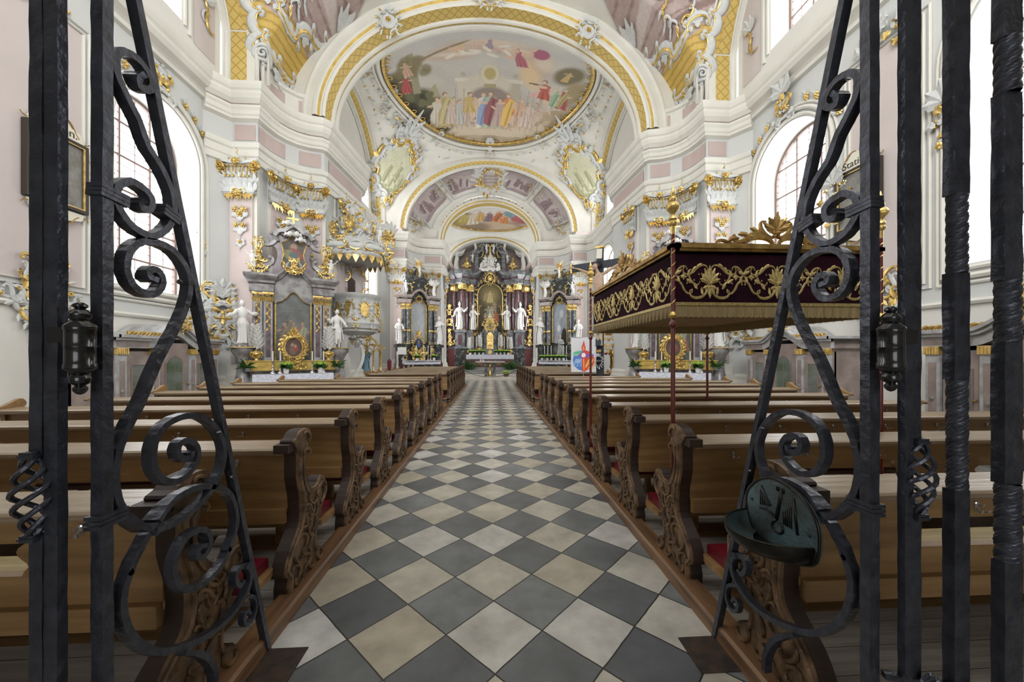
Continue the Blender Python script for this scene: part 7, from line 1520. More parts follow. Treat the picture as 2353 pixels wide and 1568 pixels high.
f = empty('portrait_picture', (3.36-.06, 11.17-.08, 2.12), -R(39), 'framed portrait of a man in a dark coat hung on the crucifix post', 'framed picture'); picture('portrait', c, lambda u, v: ((u-.5)*.30, -.03, (v-.5)*.44), f)
mb = MB(); mb.tube([(-.16, -.03, -.235), (.16, -.03, -.235), (.16, -.03, .235), (-.16, -.03, .235)], .014, 4, 0, sq=True, closed=True); mb.box(-.165, .165, -.02, -.0, -.24, .24); mb.build('frame', 'darkwood', f)
mb = MB(); mb.box(-.09, .09, -.02, 0, -.03, .05); mb.build('name_plate', 'oldgold', None, label='small gold plate under the portrait on the crucifix post', cat='plate', loc=(3.30, 11.09, 1.72), rotz=-R(39))
mb = MB(); cartouche(mb, .26, .34, 0, 510, 8, .1); mb.lathe([(.001, -.02), (.08, -.01), (.09, .02)], (0, 0, 0), 12, 0); mb.build('silver_wreath', ['silver', 'silver'], None, label='silver oval wreath ornament low on the crucifix post', cat='ornament', loc=(3.30, 11.07, 1.42), rotz=-R(39))
# ---------------------------------------------------------------- painted banner with a coloured disc
f = empty('painted_banner', (2.86, 11.16, 0), -R(6), 'white cloth banner painted with a coloured disc and flame', 'banner')
c = Canvas(110, 150, (.74, .73, .76), 15); c.asp = .73; c.ell(.5, .52, .43, .34, (.70, .70, .74), 0, .02)
c.ell(.5, .34, .43, .30, (.10, .22, .62), 0, .03)
c.a = np.where(((c.V > .62) & (((c.U-.5)/.43)**2+((c.V-.34)/.30)**2 < 1.1))[..., None], np.array((.74, .73, .76)), c.a)
msk = ((c.U > .5) & (((c.U-.5)/.43)**2+((c.V-.34)/.30)**2 < 1))[..., None]; c.a = np.where(msk, np.array((.70, .07, .04)), c.a)
for k in range(12):
    c.ell(.56+.032*k, .14+.045*(k % 5), .022, .085, (.88, .52, .08), -.5, .3); c.ell(.12+.032*k, .18+.05*(k % 4), .05, .018, (.22, .48, .80), .5, .4); c.ell(.15+.03*k, .28+.04*(k % 3), .04, .012, (.62, .74, .88), .5, .4)
for k in range(8): c.ell(.58+.03*k, .13+.03*k, .012, .05, (.94, .80, .16), -.6, .3)
c.ell(.28, .56, .20, .045, (.10, .50, .30), .15, .3); c.ell(.22, .50, .18, .03, (.30, .62, .44), .1, .3); c.ell(.72, .48, .20, .045, (.28, .12, .50), .1, .3)
c.poly([(.44, .42), (.56, .42), (.58, .02), (.44, .02)], (.76, .07, .04)); c.poly([(.48, .42), (.52, .42), (.53, .06), (.50, .04)], (.90, .50, .08)); c.poly([(.28, .49), (.50, .60), (.72, .49), (.50, .38)], (.30, .10, .34)); c.poly([(.42, .60), (.58, .60), (.58, .38), (.42, .38)], (.55, .08, .16))
c.ell(.5, .49, .085, .065, (.90, .90, .92), 0, .05); c.ell(.5, .70, .085, .09, (.72, .06, .05), 0, .1); c.poly([(.43, .74), (.57, .74), (.51, .92)], (.72, .06, .05)); c.ell(.5, .69, .035, .06, (.88, .36, .12), 0, .2)
picture('banner_cloth', c, lambda u, v: ((u-.5)*.76, .01*math.sin(6*u), 1.08+v*1.06), f)
mb = MB(); mb.tube([(-.42, .01, 2.145), (.42, .01, 2.145)], .012, 6); mb.tube([(0, .03, 0), (0, .03, 2.145)], .014, 6); mb.lathe([(.18, 0), (.18, .02), (.02, .04)], (0, .03, 0), 12); mb.build('banner_pole', 'silver', f)
# ---------------------------------------------------------------- chancel side altars
def capital_gold(g, w, h=.3):
    for q in range(6): a = PI*(q+.5)/6; leaf(g, (-w*.5*math.cos(a), 0), R(90), h*.8, w*.28, 0, -w*.45*math.sin(a), .3)
    for q in (-1, 1): scroll(g, (q*w*.62, h*.9), (q*w*.1, h*.85), .03, 12, 'C', q, 0, -w*.4)
    g.lathe([(w*.42, 0), (w*.40, h*.6), (w*.6, h)], (0, 0, 0), 10); rosette(g, (0, h*.9), w*.2, 0, -w*.5)
def chancel_altar(s):
    nm = side[s]; loc = (s*4.42, 22.98, .0); rz = -s*R(30)
    r = empty('chancel_side_altar', loc, rz, 'distant dark columned side altar with a pale arched niche, %s of the high altar' % nm, 'altar')
    b = MB(); b.box(-1.0, 1.0, -.85, 0, .1, 1.20, 0); b.box(-1.06, 1.06, -.9, 0, 1.16, 1.24, 1); b.box(-1.35, 1.35, -.3, .1, .1, 2.25, 0); b.build('mensa', ['darkm', 'greym'], r)
    for sx in (-1, 1):
        p = MB(); p.box(sx*1.2-.22, sx*1.2+.22, -.5, .1, .1, 1.1, 0); p.box(sx*1.2-.17, sx*1.2+.17, -.45, .1, 1.1, 2.05, 1); p.box(sx*1.2-.26, sx*1.2+.26, -.55, .1, 2.05, 2.22, 1); p.build('pedestal', ['redm', 'darkm'], r)
        for k, (x, y) in enumerate(((.70, -.30), (.96, -.22))):
            c = MB(); c.lathe([(.16, 2.25), (.16, 2.32), (.12, 2.38), (.125, 3.0), (.11, 4.35)], (sx*x, y, 0), 16); c.build('column', 'darkm', r, True, angle=40)
            g = MB(); g.push(T(sx*x, y, 4.33)); capital_gold(g, .26, .32); g.pop(); g.lathe([(.17, 2.25), (.15, 2.30), (.14, 2.36)], (sx*x, y, 0), 12); g.lathe([(.135, 3.0), (.145, 3.05), (.135, 3.1)], (sx*x, y, 0), 12); g.build('gilt_capital', 'gold', r)
    e = MB()
    for sx in (-1, 1):
        pr = [(0, 4.66), (.05, 4.72), (.05, 4.92), (.10, 5.0), (.16, 5.1), (.16, 5.18), (0, 5.2)]; path = [(-1.2, .1), (-1.2, -.30), (-.62, -.42), (-.55, -.2)] if sx < 0 else [(.55, -.2), (.62, -.42), (1.2, -.30), (1.2, .1)]
        sweep_plan(e, path, pr, -1, [0, 0, 1, 0, 0, 0]); e.prism(path+([(-.55, .1)] if sx < 0 else [(.55, .1)]), 4.66, 5.19, 'z')
    band(e, cm([(-.66, 5.0), (-.45, 5.08), (-.28, 5.3), (0, 5.46), (.28, 5.3), (.45, 5.08), (.66, 5.0)], 5), .14, -.36, .05, 0)
    e.prism([(-.62, 2.2), (.62, 2.2), (.62, 5.1), (.3, 5.4), (-.3, 5.4), (-.62, 5.1)], -.02, .1, 'y', 1); e.build('entablature', ['brownm', 'darkm'], r)
    a = MB(); a.prism(cm([(-.85, 5.15), (-.62, 5.5), (-.55, 5.9), (-.60, 6.2), (-.35, 6.4), (-.25, 6.7), (0, 6.95), (.25, 6.7), (.35, 6.4), (.60, 6.2), (.55, 5.9), (.62, 5.5), (.85, 5.15)], 4), -.1, .1, 'y', 0)
    for sx in (-1, 1): scroll(a, (sx*.7, 5.2), (sx*.5, 6.2), .08, 8, 'S', sx, 0, -.1); scroll(a, (sx*.55, 6.2), (sx*.15, 6.85), .07, 8, 'C', -sx, 0, -.1)
    a.build('upper_storey', 'darkm', r)
    g = MB(); U = [(-.45, 2.35)]+[(-.45*math.cos(PI*k/14), 4.45+.45*math.sin(PI*k/14)) for k in range(15)]+[(.45, 2.35)]
    g.tube([(x*1.08, -.14, z) for x, z in U], .045, 6, 0, up=(0, 1, 0)); g.push(T(0, -.2, 4.98)); cartouche(g, .36, .34, 0, 600, 7, 1); g.lathe([(.12, 0), (.001, .05)], (0, 0, 0), 10); g.pop()
    for sx in (-1, 1):
        for q in range(5): g.push(T(sx*(.50+.06*q), -.2, 4.92-.13*q)); rosette(g, (0, 0), .06, 0); g.pop()
        g.push(T(sx*.45, -.2, 5.8)); rocaille(g, .3, .8, 10, 602, 1, .03, 0, False); g.pop()
    for sx in (-1, 1):
        for q in range(8): g.push(T(sx*1.22, -.35, 4.5-.2*q)); rosette(g, (0, 0), .05, 0); g.pop()
    g.mi = [0]*len(g.mi); g.build('gilt_frame', 'gold', r)
    g = MB(); g.ball((0, -.2, 7.15), .07, 0, 8, 6)
    for k in range(20): t = 2*PI*k/20; l = .42 if k % 2 else .30; g.tube([(0, -.2, 7.15), (l*math.cos(t), -.2, 7.15+l*math.sin(t))], [.025, .004], 4)
    for k in range(5): g.tube([(.05*(k-2), -.2, 7.0), (.09*(k-2), -.25, 6.35)], [.018, .008], 4)
    g.build('sunburst', 'gold', r)
    c = Canvas(36, 80, (.50, .52, .54), 16); c.asp = .4; c.clouds((.66, .68, .70), .8, 3, 3, 2+s); c.clouds((.34, .38, .44), .5, 2, 2, 7+s)
    if s > 0: c.vgrad((.20, .24, .30), (.36, .42, .50)); c.clouds((.56, .60, .64), .6, 3, 3, 2); c.ell(.42, .36, .12, .08, (.74, .74, .72)); c.ell(.6, .72, .14, .10, (.62, .64, .66)); c.ell(.80, .14, .20, .22, (.02, .02, .02), 0, .2)  # black ellipse paints the altar statue's dark shadow into the picture
    picture('niche_picture', c, lambda u, v: ((u-.5)*.90, -.08, 2.35+v*2.55), r, mask=lambda u, v: v < .82 or ((u-.5)/.5)**2+((v-.82)/.18)**2 < 1)
    W = lambda x, y, z: world((x, y, z), loc, rz)
    lace_cloth('altar_cloth', 1.1, .85, 1.245, .22, W(0, -.02, 0), rz, 'white cloth on the distant %s chancel side altar' % nm)
    st('saint_statue', 'saint', W(-s*-1.25 if s > 0 else -1.25, -.32, 2.23), 1.5, rz, 'white saint standing at the outer end of the %s chancel side altar' % nm, mirror=s > 0)
    st('saint_statue', 'woman', W(1.25 if s < 0 else -1.25, -.32, 2.23), 1.75, rz+R(-20*s*-1), 'white saint beside the high altar end of the %s chancel side altar' % nm, mirror=s < 0)
    st('putto_statue', 'putto', W(-s*-.85 if s > 0 else -.85, -.3, 5.22), .85, rz, 'white putto on the outer cornice of the %s chancel side altar' % nm)
    st('putto_statue', 'putto', W(0.0, -.3, 6.35), .65, rz+.3, 'white putto below the sunburst of the %s chancel side altar' % nm)
    st('putto_statue', 'angel', W(.95 if s < 0 else -.95, -.3, 5.22), 1.0, rz, 'white angel on the inner cornice of the %s chancel side altar' % nm, mirror=s < 0)
    if s < 0:
        f = empty('gilt_reliquary', W(-.1, -.35, 1.26), rz, 'tall gilt reliquary with a pear shaped picture on the left chancel altar', 'reliquary'); c = Canvas(20, 26, (.03, .05, .07), 17); c.ell(.5, .4, .25, .35, (.04, .10, .25)); c.ell(.5, .55, .12, .2, (.4, .12, .1)); c.ell(.5, .75, .1, .09, (.45, .3, .2))
        picture('small_picture', c, lambda u, v: ((u-.5)*.42, -.08, .75+v*.55), f, mask=inside)
        g = MB(); g.push(T(0, -.05, 1.0)); cartouche(g, .62, .9, 0, 610, 9, 1); g.pop(); g.push(T(0, -.05, .35)); rocaille(g, 1.5, .7, 40, 611, 1, .035); g.pop(); g.push(T(0, -.05, 1.55)); spray(g, (0, 0), 5, R(40), R(140), .3, .06, 0); g.pop(); g.mi = [0]*len(g.mi); g.build('gilt_mount', 'gold', f)
        for q, x in enumerate((-.95, .75)):
            mb = MB(); mb.push(T(0, 0, .45)); rocaille(mb, .35, .9, 16, 612+q, 1, .03); mb.pop(); mb.mi = [0]*len(mb.mi); mb.build('gilt_ornament', 'gold', None, label='gilt standing ornament at the %s end of the left chancel altar' % ('outer', 'inner')[q], cat='ornament', loc=W(x, -.4, 1.26), rotz=rz)
        for q, x in enumerate((-.35, .1, .38, .56)): candle(W(x, -.7, 1.26), 'thin white candle, %s from the left on the left chancel altar' % ORD[q], .5, .4)
        for q, x in enumerate((-.32, .72)): pot(W(x, -.8, 1.26), 'green potted flowers, %s on the left chancel altar' % ('nearer the nave', 'nearer the high altar')[q], 1.25)
    else:
        for q, x in enumerate((-.80, -.58, -.36, .44, .62)): candle(W(x, -.7, 1.26), 'thin white candle, %s from the left on the right chancel altar' % ORD[q], .5, .4)
        for q, x in enumerate((-.92, -.55, -.30, -.02, .22, .48)): pot(W(x, -.82, 1.26), 'green potted flowers, %s from the left on the right chancel altar' % ORD[q], 1.15)
        g = MB()
        for k in range(12): g.ball((.04*math.cos(k*2.4), .04*math.sin(k*2.4), .30+.02*(k % 3)), .03, 0, 6, 4)
        g.tube([(0, 0, 0), (0, 0, .3)], .01, 5); g.build('red_flower', 'robe_red', None, label='small dark red flower among the pots on the right chancel altar', cat='flower', loc=W(-.40, -.84, 1.26))
        ht = MB(); ht.ball((0, -.075, .74), .018, 0, 8, 6, 1, .4, 1.2)
        dressed('sacred_heart_statue', 'woman', W(.16, -.52, 1.26), 1.55, rz, 'robe_grey', 'hair', 'long haired figure in a silver grey mantle on the right chancel altar', (('heart', ht, 'gold'),))
for s in (-1, 1): chancel_altar(s)
# ---------------------------------------------------------------- high altar
HY = 30.1
root = empty('high_altar', (0, HY, 0), 0, 'towering dark red and black marble high altar with an arched painting', 'altar')
b = MB(); b.box(-1.9, 1.9, -1.2, -.2, .6, 1.58, 0); b.box(-3.5, 3.5, -.1, .9, .1, 2.15, 1); b.box(-3.5, 3.5, .3, .9, 2.15, 7.6, 0); b.build('mensa', ['redm', 'darkm'], root)
for sx in (-1, 1):
    p = MB(); p.box(sx*2.35-.45, sx*2.35+.45, -.75, .3, .19, 2.1, 1); p.box(sx*2.35-.5, sx*2.35+.5, -.8, .3, 2.1, 2.2, 0); p.prism([(sx*2.0, 2.2), (sx*2.75, 2.2), (sx*2.75, 3.4), (sx*2.0, 3.4)], -.62, .3, 'y', 0); p.box(sx*2.35-.46, sx*2.35+.46, -.75, .3, 3.38, 3.56, 0); p.box(sx*1.62-.26, sx*1.62+.26, -.3, .3, 2.1, 3.56, 0)
    p.box(sx*2.38-.16, sx*2.38+.16, -.64, -.6, 2.4, 3.2, 2); p.build('pedestal', ['slatem', 'darkm', 'redm'], root)
    p = MB(); p.box(sx*3.05-.3, sx*3.05+.3, -.12, -.02, .2, 2.05, 0)
    for q in range(7): p.tube([(sx*3.05-.27+.09*q, -.14, .2), (sx*3.05-.27+.09*q, -.14, 1.98)], .045, 6, 0)
    p.prism([(sx*3.05-.38, 2.05)]+[(sx*3.05-.38*math.cos(PI*k/10), 2.05+.3*math.sin(PI*k/10)) for k in range(11)]+[(sx*3.05+.38, 2.05)], -.16, -.02, 'y', 1); p.build('curtained_doorway', ['curtain', 'purplem'], root)
    for k, (x, y) in enumerate(((2.90, .0), (2.20, -.45), (1.62, .0))):
        c = MB(); c.lathe([(.27, 3.56), (.27, 3.66), (.21, 3.76), (.215, 5.2), (.19, 6.75)], (sx*x, y+.1, 0), 18); c.build('column', 'redm', root, True, angle=40)
        g = MB(); g.push(T(sx*x, y+.1, 6.72+(.12 if k == 1 else 0))); capital_gold(g, .46, .55); g.pop(); g.lathe([(.30, 3.56), (.26, 3.64), (.24, 3.72)], (sx*x, y+.1, 0), 14); g.build('gilt_capital', 'gold', root)
    g = MB(); g.push(T(sx*3.25, -.3, 4.4)); rocaille(g, .5, 2.4, 34, 700, 1, .05); g.pop(); g.push(T(sx*3.2, -.25, 2.7)); rocaille(g, .8, .9, 16, 701, 1, .05); g.pop(); g.mi = [0]*len(g.mi); g.build('gilt_hanging', 'gold', root)
    e = MB(); pr = [(0, 7.25), (.05, 7.35), (.05, 7.7), (.12, 7.82), (.25, 8.0), (.32, 8.2), (.32, 8.32), (0, 8.36)]
    path = [(-3.5, .4), (-3.45, -.0), (-2.75, -.15), (-2.6, -.55), (-2.2, -.75), (-1.8, -.55), (-1.7, -.15), (-1.2, -.05), (-1.1, .2)]
    if sx > 0: path = [(-x, y) for x, y in reversed(path)]
    sweep_plan(e, path, pr, -1, [0, 0, 1, 0, 0, 0, 0]); e.prism(path+[(path[-1][0], .6), (path[0][0], .6)], 7.25, 8.34, 'z', 0); e.build('entablature', ['slatem', 'redm'], root)
    c = MB(); c.box(sx*1.08-.14, sx*1.08+.14, -.2, .4, 8.3, 9.75, 0); c.box(sx*1.12-.3, sx*1.12+.3, -.35, .4, 9.72, 9.95, 0); c.box(sx*1.1-.35, sx*1.1+.35, -.1, .4, 8.3, 8.7, 1); scroll(c, (sx*2.0, 8.4), (sx*1.3, 9.5), .13, 8, 'S', sx, 0, -.1); scroll(c, (sx*1.0, 9.9), (sx*.6, 10.7), .14, 8, 'C', -sx, 0, -.1); c.build('upper_pillar', ['slatem', 'redm'], root)
    u = MB(); u.push(T(sx*1.85, -.3, 8.36)); u.lathe([(.16, 0), (.18, .05), (.06, .12), (.10, .2), (.2, .45), (.22, .6), (.10, .7), (.14, .75), (.06, .85), (.1, .95), (.001, 1.15)], (0, 0, 0), 14, wob=lambda a, z: .1*math.sin(6*a)); rocaille(u, .6, .8, 16, 703, 1, .04, -.2); u.mi = [0]*len(u.mi); u.pop(); u.mi = [0]*len(u.mi); u.build('gilt_urn', 'gold', root)
m_ = MB(); m_.prism([(-1.1, 8.3), (1.1, 8.3), (1.0, 9.8), (.75, 10.5), (.35, 10.85), (0, 10.95), (-.35, 10.85), (-.75, 10.5), (-1.0, 9.8)], .1, .6, 'y', 0); band(m_, cm([(-1.25, 8.0), (-.9, 8.1), (-.6, 8.35), (-.3, 8.2), (0, 8.15), (.3, 8.2), (.6, 8.35), (.9, 8.1), (1.25, 8.0)], 5), .2, -.4, .3, 1); band(m_, cm([(-.95, 9.9), (-.75, 10.4), (-.35, 10.8), (0, 10.9), (.35, 10.8), (.75, 10.4), (.95, 9.9)], 5), .16, -.1, .5, 1); m_.build('upper_storey', ['darkm', 'slatem'], root)
HA = [(-1.0, 3.2)]+[(-1.0*math.cos(PI*k/18), 6.45+1.0*math.sin(PI*k/18)) for k in range(19)]+[(1.0, 3.2)]
f = MB(); f.tube([(x*1.03, .08, z) for x, z in HA], .05, 6, 1, up=(0, 1, 0)); f.tube([(x*1.17, .1, z+.06) for x, z in HA], .11, 6, 0, up=(0, 1, 0)); f.build('frame', ['black', 'gold'], root)
c = Canvas(60, 120, (.05, .04, .03), 18); c.asp = .48; c.vgrad((.035, .03, .025), (.10, .085, .04)); c.ell(.5, .76, .30, .16, (.26, .21, .08), 0, .9); c.clouds((.16, .12, .05), .5, 3, 3, 3)
for u, v, h, cc, c2 in ((.5, .62, .24, (.46, .36, .16), None), (.42, .30, .26, (.22, .23, .17), None), (.55, .27, .30, (.32, .34, .26), (.4, .4, .3)), (.74, .25, .22, (.44, .12, .06), None), (.30, .33, .10, (.5, .34, .24), None), (.68, .5, .14, (.3, .24, .14), None), (.3, .66, .12, (.3, .24, .14), None)): c.person(u, v, h, cc, (.50, .36, .25), 0, c2, 1.3)
picture('altar_painting', c, lambda u, v: ((u-.5)*2.0, .06, 3.2+v*4.25), root, mask=lambda u, v: v < .765 or ((u-.5)/.5)**2+((v-.765)/.235)**2 < 1)
g = MB()
for q in range(12):
    for sx in (-1, 1): g.push(T(sx*(1.18 if q < 7 else 1.18*math.cos(R(18*(q-7)))), -.05, 3.8+.38*q if q < 7 else 6.5+1.15*math.sin(R(18*(q-7))))); rosette(g, (0, 0), .09, 0); leaf(g, (0, 0), R(60+40*q), .22, .05, 0); g.pop()
g.push(T(0, -.42, 7.75)); cartouche(g, .8, .75, 0, 705, 9, 1); g.ball((0, 0, 0), .22, 0, 10, 6, 1, .4, 1.2); g.pop()
g.box(-.35, .35, -.12, -.04, 10.45, 10.56); g.box(-.06, .06, -.12, -.04, 9.3, 10.56)
for k in range(22): t = 2*PI*k/22; l = .85 if k % 2 else .55; g.tube([(.02, -.1, 9.35), (.02+l*math.cos(t), -.1, 9.35+l*math.sin(t))], [.04, .008], 4)
for sx in (-1, 1): g.push(T(sx*.72, -.1, 9.9)); scroll(g, (0, -.4), (sx*.1, .5), .05, 8, 'C', -sx, 0); g.pop()
g.mi = [0]*len(g.mi); g.build('gilt_garland', 'gold', root)
# tabernacle
t_ = MB(); t_.box(-.42, .42, -.9, -.2, 1.6, 3.9, 0); t_.box(-.85, .85, -.6, -.2, 1.6, 3.4, 0)
for sx in (-1, 1): t_.lathe([(.08, 1.9), (.06, 2.0), (.06, 3.2), (.09, 3.3)], (sx*.6, -.75, 0), 10, 0)
t_.prism([(-.62, 3.4), (.62, 3.4), (.5, 3.75), (.3, 3.95), (0, 4.05), (-.3, 3.95), (-.5, 3.75)], -.92, -.2, 'y', 0); tb = t_.build('tabernacle', 'darkm', root)
g = MB(); g.prism([(-.26, 2.05), (.26, 2.05), (.26, 3.1), (.15, 3.32), (0, 3.4), (-.15, 3.32), (-.26, 3.1)], -.95, -.9, 'y'); g.prism([(-.14, 1.66), (.14, 1.66), (.14, 1.9), (0, 2.0), (-.14, 1.9)], -.96, -.9, 'y')
for k in range(5): g.ball((-.12+.06*k, -.97, 2.4+.1*(k % 2)), .06, 0, 6, 4, 1, .5, 2.2)
g.box(-.02, .02, -.99, -.95, 2.7, 3.2); g.box(-.12, .12, -.99, -.95, 2.98, 3.02); g.push(T(0, -.9, 3.95)); rocaille(g, 1.5, .8, 36, 710, 1, .035); g.pop(); g.box(-.022, .022, -.8, -.76, 4.2, 4.85); g.box(-.15, .15, -.8, -.76, 4.6, 4.65); g.mi = [0]*len(g.mi); g.build('gilt_relief', 'gold', tb)
fr = MB(); fr.box(-1.6, 1.6, -1.24, -1.2, .7, 1.25, 0)
for k in range(6): fr.push(T(-1.3+.52*k, -1.25, .95)); scroll(fr, (-.2, -.1), (.2, .1), .03, 9, 'S', 1, 1); scroll(fr, (-.18, .12), (.18, -.12), .025, 9, 'C', 1, 1); fr.pop()
fr.build('antependium', ['redm', 'oldgold'], root)
lace_cloth('altar_cloth', 1.85, 1.0, 1.60, .36, (0, HY-.2, 0), 0, 'white cloth hanging over the front of the high altar')
for sx, nm in ((-1, 'left'), (1, 'right')):
    a = st('bishop_statue', 'bishop', (sx*2.42, HY-.55, 3.57), 2.15, R(-12*sx), 'large white bishop statue with a raised hand, %s pedestal of the high altar' % nm, mirror=sx > 0)
    staff(-.22, .04, -.30, .52, -.1, .012).build('staff', 'marble', a)
    a = st('abbot_statue', 'abbot', (sx*1.36, HY-.25, 3.57), 1.95, R(8*sx), 'narrow grey white mitred statue with a gilt crozier, %s of the altar painting' % nm, mirror=sx > 0)
    staff(.14, .0, .30, .98, -.12, .008, True).build('crozier', 'oldgold', a)
    st('angel_statue', 'angel', (sx*2.62, HY-.15, 8.36), 1.9, R(-10*sx), 'large winged white angel on the %s cornice of the high altar' % nm, mirror=sx < 0)
    st('putto_statue', 'putto', (sx*1.38, HY-.3, 9.0), .75, R(-10*sx), 'white putto beside the %s upper pillar of the high altar' % nm, mirror=sx < 0)
    st('putto_statue', 'putto', (sx*1.2, HY-.15, 9.96), .95, R(-10*sx), 'white putto on top of the %s upper pillar of the high altar' % nm, mirror=sx > 0)
    st('putto_statue', 'putto', (sx*.30, HY-.25, 9.75), .80, R(5*sx), 'white putto floating %s of the gilt cross at the altar top' % nm, mirror=sx > 0)
cl = MB(); rnd = random.Random(12)
for k in range(90): t = rnd.uniform(0, 1); x = rnd.uniform(-.92, .92)*(1-.55*t); cl.ball((x, rnd.uniform(-.25, -.02)*(1-.3*t)-.1, .05+.95*t), rnd.uniform(.09, .16)*(1-.3*t), 0, 9, 6)
ce = empty('trinity_group', (0, HY-.4, 8.32), 0, 'white figures seated on a bank of stone clouds before the gilt rays', 'statue'); cl.build('cloud', 'marble', ce, True)
for k, (x, z, h) in enumerate(((.05, .35, 1.05), (-.38, .42, .8))): o = get_fig('saint' if k == 0 else 'woman'); o.parent = ce; o.location = (x, -.28, z); o.scale = (h, h, h); o.name = 'seated_figure'
for q, x in enumerate((-1.55, -1.32, -1.08, -.66, .66, .92, 1.12, 1.36)): candle((x, HY-.95, 1.615), 'tall thin white candle, %s from the left on the high altar' % ORD[q], .85, .55)
for q, x in enumerate((-1.60, -.80, .80, 1.60)): bouquet((x, HY-.75, 1.8 if q in (1, 2) else 1.615), 0, 'silver leaf bouquet, %s from the left on the high altar' % ORD[q], 1.35)
for q, x in enumerate((-1.5, -1.18, -.86, -.55, .52, .82, 1.12, 1.42)): pot((x, HY-1.08, 1.615), 'potted pale green flowers, %s from the left on the high altar' % ORD[q], 1.25)
for q, x in enumerate((-1.2, 1.2)):
    mb = MB(); mb.push(T(0, 0, .95)); cartouche(mb, .4, 1.3, 0, 720, 10, 1); mb.pop(); mb.lathe([(.14, 0), (.05, .1), (.04, .4)], (0, 0, 0), 10); mb.mi = [0]*len(mb.mi); mb.build('gilt_reliquary', 'oldgold', None, label='tall gilt oval reliquary frame %s of the tabernacle' % ('left', 'right')[q], cat='reliquary', loc=(x, HY-.6, 1.6))
# ---------------------------------------------------------------- things on the chancel floor
root = empty('stone_altar_table', (0, 24.5, .19), 0, 'free standing grey green stone altar table with a gilt centre', 'altar')
mb = MB(); mb.prism(cm([(-.95, -.2), (-.6, -.4), (0, -.45), (.6, -.4), (.95, -.2), (.95, .2), (.6, .4), (0, .45), (-.6, .4), (-.95, .2), (-.95, -.2)], 3)[:-1], .90, .99, 'z'); mb.build('table_top', 'palem', root)
for sx in (-1, 1): mb = MB(); mb.box(sx*.27-.09, sx*.27+.09, -.22, .25, 0, .90); mb.build('stone_leg', 'darkm', root)
mb = MB(); mb.lathe([(.14, 0), (.16, .1), (.10, .3), (.05, .5), (.09, .6), (.16, .85)], (0, -.05, 0), 14); mb.build('gilt_core', 'gold', root, True)
for q, x in enumerate((-.62, -.46)): candle((x, 24.35, 1.18), 'short white candle, %s on the stone altar table' % ('left of the pair', 'right of the pair')[q], .10, .06)
mb = MB(); mb.tube([tuple(p) for p in catmull([(-1.40, 18.85, .86), (-.75, 18.9, .58), (0, 18.92, .46), (.8, 18.9, .58), (1.47, 18.85, .86)], 6)], .012, 6); mb.build('barrier_cord', 'black', None, label='black cord slung across the aisle between the last pews', cat='rope')
b = empty('flower_basket', (1.05, 23.9, .19), 0, 'low basket of yellow green flowers right of the stone altar table', 'flowers'); mb = MB(); mb.lathe([(.16, 0), (.2, .18), (.001, .18)], (0, 0, 0), 12); mb.build('basket', 'carved', b); mb = MB(); rnd = random.Random(8)
for k in range(60): a = rnd.uniform(0, 6.3); q = rnd.uniform(0, .26); mb.ball((q*math.cos(a), q*math.sin(a), .26-.3*q*q+rnd.uniform(0, .1)), .04, 0, 6, 4)
mb.build('blossoms', 'lime', b)
for q, (x, y) in enumerate(((-1.55, 27.9), (1.55, 27.9))):
    mb = MB(); rnd = random.Random(q+20)
    for k in range(60): mb.push(T(rnd.uniform(-.2, .2), rnd.uniform(-.2, .2), .0, rnd.uniform(0, 6.3))); leaf(mb, (0, 0), R(rnd.uniform(40, 88)), rnd.uniform(.4, .85), .06, 0, 0, -.1, bend=-.4); mb.pop()
    mb.build('green_plant', 'leaf', None, label='tall leafy green plant at the %s end of the altar steps' % ('left', 'right')[q], cat='plant', loc=(x, y, .47))
mb = MB(); mb.box(-.26, .26, -.02, .02, 0, .30); o = mb.build('notice_board', 'pot', None, label='blank white square board in front of the left chancel altar', cat='board', loc=(-4.9, 20.9, 1.62), rotz=R(8)); o.scale = (.9, 1, 1.35)
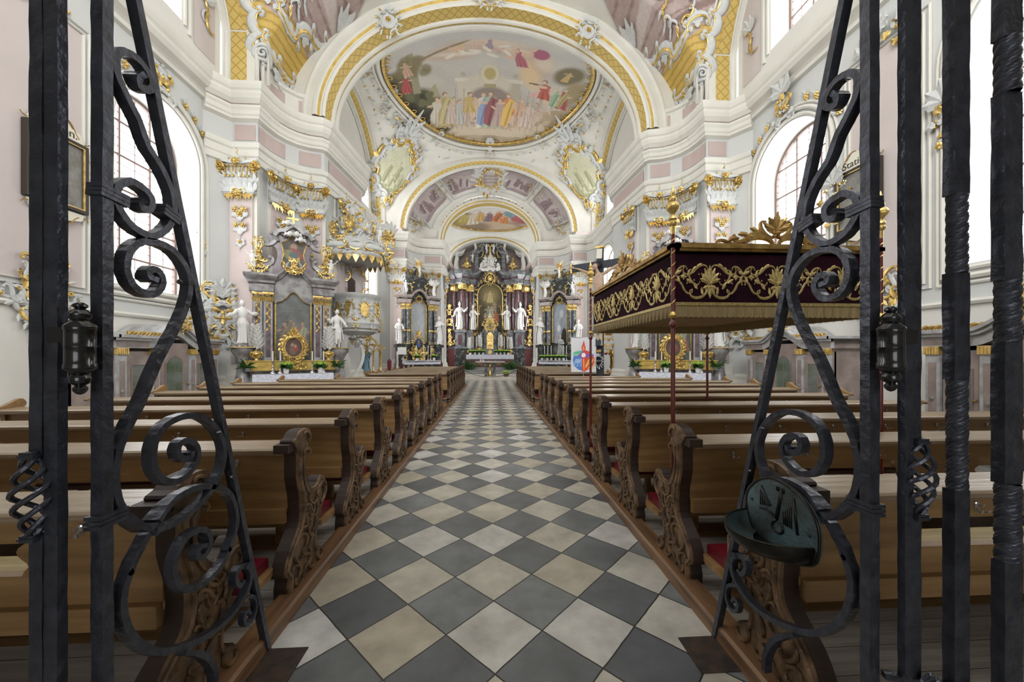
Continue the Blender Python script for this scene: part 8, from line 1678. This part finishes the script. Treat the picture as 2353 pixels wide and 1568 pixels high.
r = empty('sanctuary_stand', (-4.85, 21.0, 0), 0, 'dark stand with a small white cross holding the white board', 'stand'); mb = MB(); mb.lathe([(.2, 0), (.2, .05), (.03, .1), (.03, 1.62)], (0, 0, 0), 12); mb.build('pole', 'redm', r); mb = MB(); mb.box(-.02, .02, -.06, -.04, 1.1, 1.5); mb.box(-.1, .1, -.06, -.04, 1.34, 1.38); mb.build('cross', 'pot', r)
r = empty('paschal_candle', (-4.1, 16.6, 0), 0, 'tall white decorated paschal candle on a stand by the left shrine', 'candle'); mb = MB(); mb.lathe([(.18, 0), (.16, .08), (.03, .14), (.03, .9), (.09, .98), (.001, 1.0)], (0, 0, 0), 14); mb.build('stand', 'gold', r, True, angle=40); mb = MB(); mb.lathe([(.045, 1.0), (.045, 1.75), (.004, 1.76)], (0, 0, 0), 14); cb = mb.build('candle', 'candle', r, True, angle=40)
mb = MB()
for k in range(5): mb.ball((0, -.045, 1.2+.09*k), .022, 0, 6, 4)
mb.build('wax_ornament', 'robe_red', cb)
r = empty('red_candle_lantern', (-4.25, 15.9, 0), 0, 'dark red glass lantern left of the tall paschal candle', 'candle'); mb = MB(); mb.lathe([(.12, 0), (.03, .06), (.03, .95), (.08, 1.0), (.09, 1.35), (.03, 1.42), (.001, 1.45)], (0, 0, 0), 12); mb.build('lantern', 'robe_red', r, True, angle=40)
for s in (-1, 1):
    r = empty('cabinet_door', (s*3.42, 24.16, 1.25), 0, 'pale cream framed board leaning by the %s side of the high altar' % side[s], 'board'); mb = MB(); mb.box(-.22, .22, -.06, 0, 0, 1.3, 0); mb.box(-.15, .15, -.065, -.05, .08, 1.22, 1); mb.build('board', ['paleframe', 'brownm'], r)
mb = MB(); mb.box(-.45, .45, -.3, .3, 0, .8, 0); mb.box(-.5, .5, -.35, .35, .8, .85, 0); o = mb.build('side_table', 'oak', None, label='brown wooden side table below the right shrine figures', cat='table', loc=(4.15, 14.4, 0), rotz=R(-15))
# convert lettering to real meshes
for o in [o for o in bpy.data.objects if o.type == 'FONT']:
    me = bpy.data.meshes.new_from_object(o); n = bpy.data.objects.new('inscription', me); col.objects.link(n); n.parent = o.parent; n.location = o.location; n.rotation_euler = o.rotation_euler; bpy.data.objects.remove(o)
